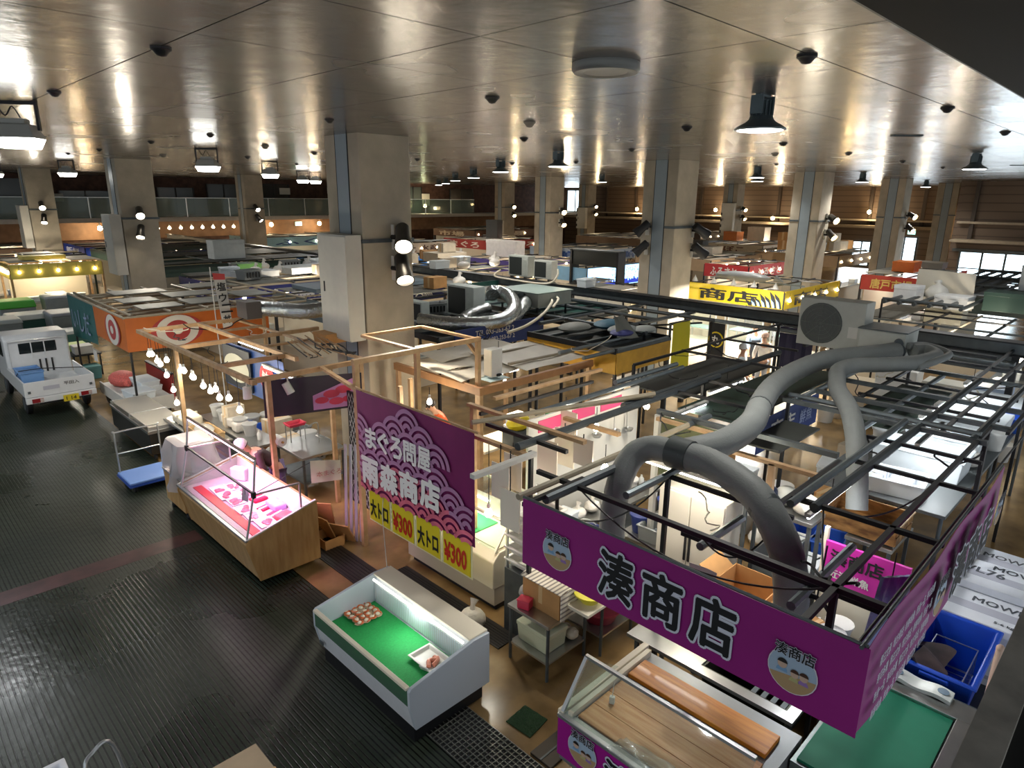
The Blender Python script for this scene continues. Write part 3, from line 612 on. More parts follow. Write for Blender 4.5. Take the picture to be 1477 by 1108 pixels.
# blue platform trolley
p = at(206, 685, .2); t = thing('platform_trolley', 'blue platform trolley with chrome handle beside the timber cabinet', 'trolley', (3.35, 13.6, 0), world=True)
B().box(3.12, 13.25, .17, 3.98, 14.05, .22).build('deck', mat('trolley_blue', '6f93d6', .4), t, bevel=.02); B().box(3.11, 13.24, .13, 3.99, 14.06, .17).build('bumper', mat('trolley_bumper', '2b4fa8', .5), t)
B().tube(spline([(3.16, 14.0, .2), (3.16, 14.02, .98), (3.2, 14.03, 1.03), (3.9, 14.03, 1.03), (3.94, 14.02, .98), (3.94, 14.0, .2)], 6), .016, 8).build('handle', M_alu, t, smooth=True); B().tube([(3.16, 14.01, .6), (3.94, 14.01, .6)], .012, 8).build('crossbar', M_alu, t)
for x in (3.22, 3.88):
    for y in (13.35, 13.95): B().tube([(x-.02, y, .065), (x+.02, y, .065)], .065, 14).build('wheel', M_blk, t)
# ------------------------------------------------ the banners
def ripple(a, f, ph=0): return lambda u, v: a*math.sin(u*f+ph+v*1.5)*(.3+.7*v)
def logo(parent, org, ux, r, nz):
    """round family emblem: disc, counter, three little figures; ux reading direction"""
    ux = Vector(ux); uy = Vector((0, 0, 1)); nz = Vector(nz); o = Vector(org)
    def disc(cx, cy, rx, ry, d, a0=0, a1=2*PI, n=24):
        pts = [o+ux*(cx+rx*math.cos(a0+(a1-a0)*k/n))+uy*(cy+ry*math.sin(a0+(a1-a0)*k/n))+nz*d for k in range(n+1)]
        return B().add(pts, [tuple(range(n+1))])
    e = disc(0, 0, r*1.04, r*1.04, .006).build('emblem', mat('emblem_rim', 'e8dfe8', .5), parent)
    disc(0, 0, r, r, .008).build('emblem_field', mat('emblem_sky', 'a9bdd2', .5), e); disc(0, 0, r*.99, r*.99, .009, PI*1.12, PI*1.98).build('emblem_counter', mat('emblem_counter', 'b79a72', .5), e)
    for cx, cy, s, c, hc in ((-.42, .18, .2, '7fa6cc', '25211f'), (.12, -.08, .17, 'b9b480', '4a3024'), (.5, -.05, .18, '9a78b8', '4a3024')):
        disc(cx*r, (cy-.36)*r, s*1.2*r, s*1.3*r, .010, 0, PI).build('emblem_body', mat('emblem_'+c, c, .5), e)
        disc(cx*r, cy*r, s*r, s*1.05*r, .012).build('emblem_face', mat('emblem_skin', 'cdb09c', .5), e); disc(cx*r, (cy+.04)*r, s*1.08*r, s*1.1*r, .013, .1, PI-.1).build('emblem_hair', mat('emblem_'+hc, hc, .5), e)
    for mm, off, d in ((M_halo, .05, .014), (M_ink, .018, .016)):
        text('emblem_lettering', '湊商店', mm, e, o+ux*(-r*.8)+uy*(r*.62), ux-uy*.0, uy, r*.55, d, off, width=r*1.65)
def halo_text(body, parent, org, ux, h, wd, gap, big=.03, halo=.075, slant=0):
    ux = Vector(ux); uy = Vector((0, 0, 1))
    for k, ch in enumerate(body):
        o = Vector(org)+ux*(k*(wd+gap))
        text('halo', ch, M_halo, parent, o, ux, uy+ux*slant, h, .006, halo, width=wd); text('lettering', ch, M_ink, parent, o, ux, uy+ux*slant, h, .010, big, width=wd)
XB = 4.12
t = thing('shop_banner', 'long purple banner with black shop name and two round emblems', 'banner', (XB, 2.5, 2.13), world=True)
B().sheet((XB, 3.95, 2.13), (XB, .93, 2.13), (XB, .93, 2.8), (XB, 3.95, 2.8), 30, 6, .004, ripple(.006, 9)).build('cloth', M_purple, t, smooth=True)
B().tube([(XB+.02, 3.97, 2.8), (XB+.02, .95, 2.8)], .014, 8).build('rod', M_gmet, t)
TX = XB-.012; uL = (0, -1, 0)
a = atx(860, 868, TX); c = atx(1062, 940, TX); Wt = a.y-c.y
halo_text('湊商店', t, (TX, a.y-.02, 2.25), uL, .42, Wt*.27, Wt*.075)
logo(t, (TX, atx(804, 790, TX).y, 2.42), uL, .165, (-1, 0, 0)); logo(t, (TX, atx(1144, 962, TX).y, 2.4), uL, .165, (-1, 0, 0))
YB = .95
t = thing('side_banner', 'purple side banner running away from the corner, white small print', 'banner', (6.2, YB, 2.13), world=True)
def sag(u, v): return .012*math.sin(u*14+v*3)+.03*math.sin(u*5)*(1-v)
B().sheet((4.13, YB, 2.13), (8.3, YB, 2.13), (8.3, YB, 2.82), (4.13, YB, 2.8), 40, 6, .004, sag).build('cloth', M_purple, t, smooth=True)
B().tube([(4.1, YB+.03, 2.8), (8.32, YB+.03, 2.82)], .014, 8).build('rod', M_gmet, t)
for k in range(5):
    for r_ in range(4):
        text('small_print', ['新鮮地魚', '刺身一品', '寿司各種', '御注文承', '地方発送'][(k+r_) % 5], M_halo, t, (4.25+k*.26, YB-.05, 2.2+r_*.14), (1, 0, 0), (0, 0, 1), .085, .004, .015, width=.22)
logo(t, (5.75, YB-.055, 2.47), (1, 0, 0), .17, (0, -1, 0)); halo_text('湊商店', t, (6.1, YB-.06, 2.27), (1, 0, 0), .4, .42, .08)
logo(t, (7.95, YB-.055, 2.47), (1, 0, 0), .16, (0, -1, 0))
# small tuna banner with wave pattern
XT = 5.0
M_plum = mat('plum_banner_cloth', '7c1d60', .5, noise=.08, scale=3)
t = thing('tuna_shop_banner', 'plum tuna shop banner with wave pattern and white lettering', 'banner', (XT, 6.9, 1.27), world=True)
yl, yr, zb, zt = 8.2, 5.62, 1.26, 2.78
B().sheet((XT, yl, zb), (XT, yr, zb), (XT, yr, zt), (XT, yl, zt), 24, 12, .004, ripple(.005, 7)).build('cloth', M_plum, t, smooth=True)
B().tube([(XT+.02, yl+.05, zt+.01), (XT+.02, yr-.05, zt+.01)], .016, 8).build('rod', M_wood, t)
rad = .3; cs = []
row = 0; z = zb-.1
while z < 2.5:
    y = yl-.05-(row % 2)*rad
    while y > yr+.05:
        u_ = (yl-y)/(yl-yr); top = 2.25+.35*math.sin(PI*min(1, u_*1.15)) - .5*max(0, u_-.55)*2
        if z < top-.1 or R.random() < .0: cs.append((y, z, row))
        y -= 2*rad
    z += rad*.55; row += 1
pat = {'up': B(), 'low': B()}
for (y, z, row) in cs:
    for r0, r1 in ((.97, .77), (.64, .44), (.32, .12)):
        n = 20
        for k in range(n):
            aa, ab = PI*k/n, PI*(k+1)/n; q = []
            for r_, a_ in ((r0, aa), (r1, aa), (r1, ab), (r0, ab)): q.append((y-rad*r_*math.cos(a_), z+rad*r_*math.sin(a_)))
            cy_, cz_ = sum(p[0] for p in q)/4, sum(p[1] for p in q)/4
            if cz_ < zb+.02 or cz_ > zt-.03 or not (yr+.03 < cy_ < yl-.03): continue
            if any((cy_-y2)**2+(cz_-z2)**2 < (rad*.985)**2 for (y2, z2, r2) in cs if r2 < row and abs(y2-y) < 2*rad and z-z2 < 2*rad): continue
            lowz = zb+.2+.42*math.sin(PI*min(1, max(0, (yl-cy_)/(yl-yr)*1.1)))*.9
            pat['low' if cz_ < lowz else 'up'].add([(XT-.03, p[0], p[1]) for p in q], [(0, 1, 2, 3)])
pat['up'].build('wave_pattern', mat('mauve_print', 'b583ae', .5), t); pat['low'].build('wave_pattern', mat('coral_print', 'e0708a', .5, noise=.3, scale=3), t)
def bt(body, p0, p1, h, off=.035):
    a, c = atx(p0[0], p0[1], XT-.016), atx(p1[0], p1[1], XT-.016); n = len(body); wd = (a.y-c.y)/n
    for k, ch in enumerate(body):
        zz = a.z+(c.z-a.z)*(k/(n-1)); text('lettering', ch, mat('bright_white_print', 'f6f4f4', .5), t, (XT-.036, a.y-wd*k-.02, zz), uL, (0, 0, 1), h, .006, off, width=wd*.84)
bt('まぐろ問屋', (529, 642), (625, 682), .3); bt('雨森商店', (525, 692), (640, 742), .4, .05)
M_yel = mat('yellow_card', 'e6d32a', .5); M_red = mat('red_ink', 'c8321e', .5)
ys = [8.02, 7.44, 6.86, 6.28, 5.66]
for k, (s_, l) in enumerate([('大トロ', 'yellow fatty tuna card, leftmost of the row under the plum banner'), ('¥300', 'yellow 300 yen card, second from left under the plum banner'), ('大トロ', 'yellow fatty tuna card, third from left under the plum banner'), ('¥300', 'yellow 300 yen card, rightmost under the plum banner')]):
    t = thing('price_sign', l, 'sign', (XT-.01, (ys[k]+ys[k+1])/2, .86), world=True, group='yellow price signs under the plum banner')
    B().sheet((XT+.01, ys[k], .77), (XT+.01, ys[k+1]+.02, .77), (XT+.01, ys[k+1]+.02, 1.28), (XT+.01, ys[k], 1.28), 6, 3, .004, ripple(.004, 5, k)).build('card', mat('pale_border', 'f0ecc0', .5), t)
    B().box(XT-.006, ys[k+1]+.05, .8, XT+.004, ys[k]-.03, 1.27).build('print_field', M_yel, t)
    text('lettering', s_, M_ink if k % 2 == 0 else M_red, t, (XT-.008, ys[k]-.06, .87), uL, (0, 0, 1), .27, .004, .035, width=.44)
# ------------------------------------------------ timber deck counter, front right
t = thing('fish_counter', 'timber decked fish counter with tilted clear screen, front right', 'counter', (4.7, 2.1, 0), world=True)
y0, y1 = 1.62, 3.33
b = B(); b.prism([(4.02, .34), (5.35, .3), (5.35, .86), (4.02, .86)], 1, y0, y1); b.build('body', mat('counter_grey', '8a8d8e', .4, metal=.4), t)
B().box(3.985, y0, .42, 4.02, y1, .84).build('front_panel', mat('magenta_panel', 'a5188e', .4), t)
b = B(); b.box(3.97, y0, .84, 4.06, y1, .885); b.build('front_rim', M_alu, t, bevel=.006)
b = B(); b.box(4.0, y1-.05, .84, 5.4, y1+.02, .9); b.build('side_rim', M_cream, t, bevel=.006)
b = B(); b.box(4.02, y1-.14, .86, 5.3, y1-.09, .93); b.build('side_rail', M_cream, t)
M_deck = wood('deck_board', 'bd7a38', 'dca766', 3.2, (9, .7, 1), .35, .25)
for k in range(3): B().box(4.08+k*.235, y0+.1, .865, 4.31+k*.235, y1-.16, .888).build('deck_board', M_deck, t, bevel=.003)
b = B(); b.box(4.86, 1.74, .865, 5.16, y1-.16, .91); b.build('rear_board', wood('rear_board', 'b96a12', 'dc9432', 3.2, (9, .7, 1), .4, .08), t, bevel=.006)
B().prism([(4.01, .89), (4.022, .89), (4.352, 1.31), (4.34, 1.31)], 1, y0, y1-.03).build('glass_screen', M_glass, t)
B().beam((4.345, y0, 1.315), (4.345, y1-.02, 1.315), .035, .03).build('screen_edge', M_alu, t); B().beam((4.015, y1-.03, .89), (4.345, y1-.03, 1.31), .035, .03).build('screen_edge', M_alu, t)
B().prism([(4.03, .9), (4.85, .93), (4.35, 1.3)], 1, y1-.05, y1-.042).build('screen_end', M_glass, t)
q = atx(838, 1072, 3.98); logo(t, (3.98, q.y-.02, .65), uL, .16, (-1, 0, 0)); halo_text('湊商店', t, (3.98, q.y-.28, .5), uL, .28, .3, .06)
for y in (1.75, 3.1): B().lathe([(0, 0), (.05, 0), (.05, .3), (.02, .34)], (4.15, y, 0), 10).build('foot', M_dark, t)
p = at(883, 1008, .94); t = thing('clip_tag', 'small white tag hanging inside the tilted screen', 'tag', (p.x, p.y, .888)); B().obox((0, 0, .04), (.04, .05, .075), .4).build('tag', M_white, t, bevel=.006); B().tube([(0, 0, .07), (.05, .02, .2), (.12, -.05, .3)], .004, 6).build('wire', M_white, t)
p = at(905, 1085, .9); t = thing('folded_film', 'crumpled clear film lying on the front deck boards', 'film', (p.x, p.y-.1, .889)); B().sheet((-.12, -.3, .004), (.14, -.3, .004), (.12, .2, .004), (-.1, .25, .004), 12, 12, .003, lambda u, v: .018*math.sin(u*11+v*4)*math.sin(v*9+u*3)+.02).build('sheet', glass('thin_film', 'f2f4f2', .88, .12), t, smooth=True)
# steel worktop behind the timber counter
t = thing('steel_worktop', 'stainless worktop with dark sink behind the timber counter', 'worktop', (5.7, 2.3, 0), world=True)
b = B(); b.box(5.44, 1.75, .82, 5.56, 3.6, .86); b.box(5.56, 2.75, .82, 6.1, 3.6, .86); b.box(5.56, 1.75, .82, 6.1, 1.85, .86); b.box(6.06, 1.85, .82, 6.1, 2.75, .86); b.build('top', M_stain, t)
b = B(); b.tub((5.81, 2.3, .45), (.46, .86), (.46, .88), .39, .015, .005); b.build('sink', mat('dark_steel', '3d3f36', .4, metal=.5), t)
b = B()
for k in range(4): b.box(5.6, 1.92+k*.1, .72, 6.03, 1.97+k*.1, .75)
b.build('drainer', M_gmet, t)
B().box(6.1, 1.75, .82, 6.13, 3.6, 1.0).build('splashback', M_stain, t)
for x in (5.5, 6.05):
    for y in (1.8, 3.5): B().box(x-.02, y-.02, 0, x+.02, y+.02, .82).build('leg', M_gmet, t)
# green bedded case under the side banner
t = thing('green_bed_case', 'steel case with flat green bed beneath the purple side banner', 'display case', (6.4, .7, 0), world=True)
b = B(); b.box(5.06, .3, .1, 6.95, 1.6, .82); b.build('body', mat('case_steel', '7f8886', .35, metal=.5), t)
B().box(5.1, .72, .82, 6.58, 1.56, .845).build('bed', mat('green_bed', '107a5c', .6, noise=.05), t); b = B(); b.box(6.58, .3, .82, 6.85, 1.6, .88); b.box(5.04, .3, .82, 6.58, .7, .88); b.build('rim', M_stain, t, bevel=.008)
p = at(1327, 985, .92); t = thing('towel_pack', 'white printed towel pack lying on the steel rim', 'pack', (p.x, p.y, .882), .0); b = B(); b.sheet((-.09, .28, 0), (-.09, -.28, 0), (.09, -.28, 0), (.09, .28, 0), 16, 6, .04, lambda u, v: .012*math.sin(u*10)+.005*math.sin(v*6)); b.build('pack', mat('plastic_white', 'e6ece8', .3), t, smooth=True)
for yy in (.2, -.2): B().lathe([(0, .062), (.05, .06), (.05, .056)], (0, yy, 0), 14).build('print', mat('print_blue', '7c93a8', .4), t)
# ------------------------------------------------ tub, cartons and tables
p = at(1372, 935, .95)
t = thing('blue_tub', 'large bright blue plastic tub beside the purple side banner', 'tub', (7.66, 1.0, .3)); M_bt = mat('tub_blue', '1449c0', .35)
B().tub((0, 0, 0), (.95, .52), (1.24, .66), .66, .03, .03).build('body', M_bt, t, bevel=.02)
for sx in (-1, 1): B().obox((sx*.64, 0, .6), (.05, .26, .05)).build('grip', M_bt, t, bevel=.012)
b = B().tube(spline([(-.3, -.2, .5), (.34, -.2, .5), (.36, .18, .5), (-.3, .18, .5), (-.3, -.2, .5)], 4), .008, 6)
t2 = thing('wire_basket', 'wire basket resting inside the blue tub', 'basket', (7.66, 1.0, .36)); b = B()
for z in (.1, .42): b.tube([(-.38, -.2, z), (.38, -.2, z), (.38, .2, z), (-.38, .2, z), (-.38, -.2, z)], .008, 6)
b.build('rim_wire', M_alu, t2); b = B()
for k in range(9):
    x = -.36+k*.09; b.tube([(x, -.2, .42), (x, -.2, .1), (x, .2, .1), (x, .2, .42)], .004, 5)
b.build('mesh_wire', M_alu, t2)
t2 = thing('brown_cloth', 'brown wet cloth hanging over the basket in the blue tub', 'cloth', (7.5, 1.1, .72)); B().sheet((-.45, .1, .3), (.25, .16, .1), (.3, -.12, .08), (-.4, -.16, .1), 14, 8, .012, lambda u, v: .05*math.sin(u*9+v*3)).build('cloth', mat('brown_cloth', '4a3b3c', .7, noise=.3, scale=8), t2, smooth=True)
t2 = thing('tub_stand', 'low dark trolley carrying the blue tub', 'trolley', (7.66, 1.0, 0)); B().box(-.55, -.34, .2, .55, .34, .3).build('deck', M_dark, t2)
for sx in (-.45, .45):
    for sy in (-.26, .26): B().tube([(sx-.02, sy, .1), (sx+.02, sy, .1)], .1, 14).build('wheel', M_blk, t2)
t = thing('wooden_pole', 'pale wooden pole leaning against the blue tub', 'handle', (7.0, .56, .2), world=True); b = B(); b.tube([(6.95, .55, .2), (7.25, .56, 1.35)], .035, 10); b.build('shaft', mat('pale_handle', 'd8b8a4', .5), t, smooth=True); B().ball((7.25, .56, 1.36), .04, 10).build('knob', mat('pale_handle', 'd8b8a4', .5), t, smooth=True)
M_cart = mat('printed_white_carton', 'e2e7f0', .5, noise=.03)
def carton(x, y, z, words, l):
    t = thing('fish_carton', l, 'carton', (x, y, z), group='printed white fish cartons')
    B().box(-.33, -.46, 0, .33, .46, .26).build('box', M_cart, t, bevel=.01); B().box(-.35, -.48, .2, .35, .48, .3).build('lid', M_cart, t, bevel=.01)
    B().box(-.12, -.481, .2, .05, .481, .302).build('grey_band', mat('grey_print', 'b9bcca', .5), t)
    for s_, uy_, vx, h_ in words: text('lettering', s_, mat('grey_ink', '4a4f58', .5), t, (vx, uy_, .303), (0, -1, 0), (1, 0, 0), h_, .002, .02)
    return t
carton(8.75, .95, .62, [('MOWI', .1, .1, .12), ('5-6 kg', -.18, -.28, .07)], 'white carton nearest the blue tub, printed letters on lid')
carton(9.45, .95, .72, [('VL76', .34, -.02, .15), ('MOWI', .05, .18, .12)], 'white carton with big letter and number code on lid')
carton(10.15, .95, .62, [('MOWI', .25, .05, .12)], 'farthest white printed carton behind the blue tub')
for k in range(3):
    x = 8.75+.7*k; z0 = .62+(.1 if k == 1 else 0)
    t = thing('carton_base', ('lower white carton under the nearest printed carton', 'lower white carton under the coded carton', 'lower white carton under the farthest printed carton')[k], 'carton', (x, .95, 0)); B().box(-.33, -.46, 0, .33, .46, z0).build('box', M_cart, t, bevel=.01); B().box(-.335, -.465, .25, .335, .465, .3).build('grey_band', mat('grey_print', 'b9bcca', .5), t)
# two tier steel table with cloth, box and bags
def steel_table(l, x0, y0, x1, y1, h, shelf=.22, cat='table'):
    t = thing('steel_table', l, cat, ((x0+x1)/2, (y0+y1)/2, 0), world=True)
    B().box(x0, y0, h-.04, x1, y1, h).build('top', M_stain, t, bevel=.004); B().box(x0+.02, y0+.02, shelf, x1-.02, y1-.02, shelf+.025).build('shelf', M_stain, t)
    for x in (x0+.03, x1-.03):
        for y in (y0+.03, y1-.03): B().tube([(x, y, 0), (x, y, h-.03)], .02, 8).build('leg', M_gmet, t)
    return t
steel_table('small two tier steel table carrying the striped cloth, front', 4.98, 4.35, 5.72, 5.02, .76)
t = thing('striped_cloth', 'cream and brown striped cloth draped over a carton', 'cloth', (5.42, 4.66, .78), world=True)
b = B(); b.sheet((5.16, 4.4, .762), (5.16, 4.4, 1.1), (5.16, 4.93, 1.1), (5.16, 4.93, .762), 2, 2, .01); M_str = stripes('striped_cloth', 'ece2d0', '9a9086', 17, 1, .8, .6, 2)
b = B()
vs = []; n = 18
for i in range(n+1):
    for j in range(n+1):
        u, v = i/n, j/n; x = 5.14+u*.56; y = 4.32+v*.64
        edge = min(u*.56, (1-v)*.0+v*.64, (1-u)*.56)
        z = 1.1+.02*math.sin(u*9)*math.sin(v*7)+.015*math.sin(v*15)
        vs.append((x, y, z))
b.sheet((5.14, 4.32, 1.11), (5.72, 4.32, 1.11), (5.72, 4.96, 1.11), (5.14, 4.96, 1.11), 16, 16, .012, lambda u, v: .02*math.sin(u*8)*math.cos(v*6)); b.sheet((5.14, 4.315, .78), (5.72, 4.315, .78), (5.72, 4.32, 1.12), (5.14, 4.32, 1.12), 16, 6, .012, lambda u, v: .012*math.sin(u*16))
b.build('cloth', M_str, t, smooth=True)
t = thing('cardboard_carton', 'brown carton under the striped cloth on the small steel table', 'carton', (5.42, 4.65, .76)); B().box(-.26, -.3, 0, .26, .29, .33).build('box', M_card, t, bevel=.004); B().box(-.262, -.03, .1, -.258, .03, .33).build('tape', mat('tape', 'cfae7c', .4), t)
t = thing('red_box', 'small red plastic box on the small steel table', 'box', (5.08, 4.82, .76), .3); B().box(-.06, -.08, 0, .06, .08, .1).build('box', mat('red_plastic', 'cf3350', .4), t, bevel=.01); B().box(-.065, -.085, .1, .065, .085, .12).build('lid', mat('red_plastic', '', .4), t, bevel=.006)
t = thing('plastic_bag', 'clear white plastic bag slumped on the small steel table', 'bag', (5.25, 4.96, .76)); B().ball((0, 0, .08), .11, 12, (1, .8, .9)).build('bag', M_film, t, smooth=True); B().tube([(0, 0, .15), (.02, .01, .22)], [.03, .05], 8).build('neck', M_film, t)
def styro(name, l, loc, d, rz=0, lid=True, group=None, open_=False, M=None):
    t = thing(name, l, 'box', loc, rz, group); M = M or M_styro
    if open_: B().tub((0, 0, 0), (d[0]*.92, d[1]*.92), (d[0]-.04, d[1]-.04), d[2], .03, .02).build('box', M, t, bevel=.008)
    else:
        B().taper((0, 0, 0), (d[0]*.93, d[1]*.93), (d[0], d[1]), d[2]*.78).build('box', M, t, bevel=.012)
        if lid: B().box(-d[0]/2-.008, -d[1]/2-.008, d[2]*.78, d[0]/2+.008, d[1]/2+.008, d[2]).build('lid', M, t, bevel=.012)
    return t
styro('foam_box', 'pale green foam box on the lower shelf of the small table', (5.28, 4.72, .245), (.36, .5, .26), 0, M=mat('pale_green_foam', 'cfd3b4', .6))
t = thing('plastic_bag', 'crumpled bags on the lower shelf of the small table', 'bag', (5.56, 4.6, .245)); 
for k in range(3): B().ball((R.uniform(-.04, .04), -.12+.12*k, .08), .09, 10, (1, .9, .8)).build('bag', mat('bag_cream', 'd8cdb8', .4, bump=.6, bscale=20), t, smooth=True)
t = steel_table('second steel rack behind the striped cloth table', 5.8, 4.2, 6.5, 5.0, .8, .25)
t = thing('white_crate', 'cream plastic crate on the second steel rack', 'crate', (6.12, 4.62, .8)); B().tub((0, 0, 0), (.44, .6), (.5, .66), .3, .02, .02).build('body', M_cream, t, bevel=.01); B().obox((-.24, 0, .2), (.02, .14, .05)).build('grip', M_blk, t)
t = thing('red_basin', 'red plastic basin on the lower shelf of the second rack', 'basin', (6.15, 4.5, .275)); B().lathe([(0, 0), (.2, 0), (.26, .16), (.28, .16), (.28, .18), (.25, .18), (.19, .02), (0, .02)], n=24).build('bowl', mat('red_basin', 'a83248', .4), t, smooth=True); B().lathe([(.27, .165), (.29, .165), (.29, .185), (.27, .185)], n=24).build('rim', mat('red_basin_rim', 'b8455a', .4), t)
t = thing('soap_bottle', 'pale blue pump bottle beside the second steel rack', 'bottle', (6.35, 4.25, .8)); B().lathe([(0, 0), (.06, 0), (.065, .03), (.065, .14), (.03, .18), (.025, .2), (0, .2)], n=16).build('bottle', mat('soap_blue', 'a8c4d2', .3), t, smooth=True); b = B(); b.tube([(0, 0, .2), (0, 0, .26), (-.05, 0, .265)], .01, 8); b.build('pump', M_white, t)
# bag on the floor behind the freezer
p = at(672, 900, .1); t = thing('white_bag', 'white plastic bag slumped behind the green liner case', 'bag', (p.x+.12, p.y, 0)); b = B(); b.ball((0, 0, .13), .17, 14, (1, 1.1, .8)); b.build('bag', mat('bag_white', 'e6e0d2', .35, bump=.8, bscale=14), t, smooth=True); B().tube([(0, 0, .2), (.03, .03, .3), (.08, .05, .36)], [.06, .03, .06], 8).build('knot', mat('bag_white', '', .35), t, smooth=True)
# green mat, drain grate, steel step
p = at(760, 1040, .01); t = thing('turf_mat', 'small green turf mat on the brown stall floor', 'mat', (p.x, p.y, 0), .1); B().sheet((-.16, -.17, .002), (.16, -.16, .002), (.17, .16, .002), (-.15, .17, .002), 10, 10, .012, lambda u, v: .003*math.sin(u*20)*math.sin(v*17)).build('backing', mat('mat_backing', '1c3a20', .9), t); b = B()
for k in range(900):
    x, y = R.uniform(-.155, .155), R.uniform(-.16, .16); b.add([(x-.003, y, .014), (x+.003, y+.002, .014), (x+R.uniform(-.006, .006), y+R.uniform(-.006, .006), .03)], [(0, 1, 2)])
o = b.build('pile', mat('turf', '2c5f30', .9), t); o['kind'] = 'stuff'
t = thing('drain_grate', 'dark steel grid grate over the floor drain by the case', 'grate', (3.85, 3.3, 0), world=True); b = B()
for k in range(11): b.box(3.5+.056*k, 1.6, .004, 3.506+.056*k, 5.0, .02)
for k in range(62): b.box(3.5, 1.6+.056*k, .004, 4.07, 1.606+.056*k, .02)
b.build('bars', mat('grate_steel', '8b8d86', .4, metal=.6), t); B().box(3.5, 1.6, .001, 4.07, 5.0, .004).build('drain_pan', M_blk, t)
t = thing('steel_plate', 'dark floor cover plate beside the fish counter foot', 'plate', (4.3, 3.62, 0), world=True); B().box(4.1, 3.5, 0, 5.0, 3.78, .03).build('plate', mat('dark_plate', '3b352f', .45, metal=.4), t, bevel=.004); B().box(4.1, 3.63, .03, 5.0, 3.65, .036).build('rib', M_gmet, t)
# rubber runner mats between the cases
for k, (x0, y0, x1, y1, l) in enumerate([(4.5, 6.75, 4.95, 9.3, 'dark rubber runner in the gap behind the green liner case'), (5.0, 5.2, 5.35, 7.6, 'dark rubber runner below the yellow price signs')]):
    t = thing('rubber_runner', l, 'mat', ((x0+x1)/2, (y0+y1)/2, 0), world=True); B().box(x0, y0, .001, x1, y1, .012).build('sheet', mat('rubber', '2b2622', .5), t); b = B()
    for q in range(7): b.box(x0+.03+q*(x1-x0-.06)/7, y0, .012, x0+.05+q*(x1-x0-.06)/7, y1, .017)
    b.build('ribs', M_blk, t)
# second white case behind the price signs
t = thing('glass_top_freezer', 'cream glass topped fish case behind the yellow price signs', 'display case', (6.1, 6.6, 0), world=True)
x0, x1, y0, y1 = 5.46, 6.72, 5.78, 7.75
b = B(); b.box(x0+.04, y0+.02, .1, x1-.02, y1, .36); b.build('base', mat('cream_base', 'cdc4b2', .4), t); b = B(); b.prism([(x0, .37), (x1, .37), (x1, .9), (x0+.12, .9), (x0, .78)], 1, y0, y1); b.build('body', M_cream, t, bevel=.015)
B().box(x0+.1, y0+.05, 0, x1-.1, y1-.05, .1).build('plinth', M_blk, t)
B().box(x0+.14, y0+.06, .901, x1-.05, y1-.06, .915).build('bed', mat('fish_bed', 'd9d2b4', .4), t)
b = B(); b.box(x0+.12, y0+.6, .915, x1-.6, y1-.2, .93); b.build('green_liner', M_bed, t)
for a_, c_ in (((x0+.06, y0+.03, .9), (x0+.3, y0+.03, 1.25)), ((x0+.06, y1-.03, .9), (x0+.3, y1-.03, 1.25)), ((x0+.3, y0+.03, 1.25), (x1-.05, y0+.03, 1.25)), ((x0+.3, y1-.03, 1.25), (x1-.05, y1-.03, 1.25)), ((x0+.3, y0+.03, 1.25), (x0+.3, y1-.03, 1.25)), ((x1-.05, y0+.03, 1.25), (x1-.05, y1-.03, 1.25)), ((x1-.05, y0+.03, .9), (x1-.05, y0+.03, 1.25))):
    B().beam(a_, c_, .035, .03).build('frame_bar', M_cream, t)
B().prism([(x0+.065, .92), (x0+.075, .92), (x0+.305, 1.24), (x0+.295, 1.24)], 1, y0+.05, y1-.05).build('glass_front', M_glass, t); B().box(x0+.32, y0+.05, 1.245, x1-.07, y1-.05, 1.253).build('glass_top', M_glass, t)
for zz in (.52, .78): B().box(x0+.5, y0-.006, zz, x0+.58, y0, zz+.05).build('latch', M_blk, t)
B().tube([(x0+.34, y0+.1, 1.22), (x0+.34, y1-.1, 1.22)], .016, 8).build('light_tube', glow('warm_tube', 'fff0c8', 14), t); lamp('AREA', (x0+.4, 6.75, 1.2), 12, (1, .93, .75), .5, (.3, 0, -1))
t = thing('tissue_box', 'white tissue dispenser on the end of the cream fish case', 'dispenser', (6.5, 5.66, .62), world=True); B().box(6.22, 5.58, .55, 6.62, 5.775, .78).build('box', M_white, t, bevel=.02); B().sheet((6.3, 5.66, .78), (6.54, 5.66, .78), (6.5, 5.68, .86), (6.34, 5.68, .86), 6, 3, .006, ripple(.02, 6)).build('tissue', M_white, t)
t = thing('yellow_garnish', 'pile of yellow citrus on the cream fish case bed', 'fruit', (6.2, 6.05, .915))
for k in range(5): B().ball((R.uniform(-.06, .06), R.uniform(-.06, .06), .03), .035, 9).build('citrus', mat('citrus', 'd8b92c', .5), t, smooth=True)
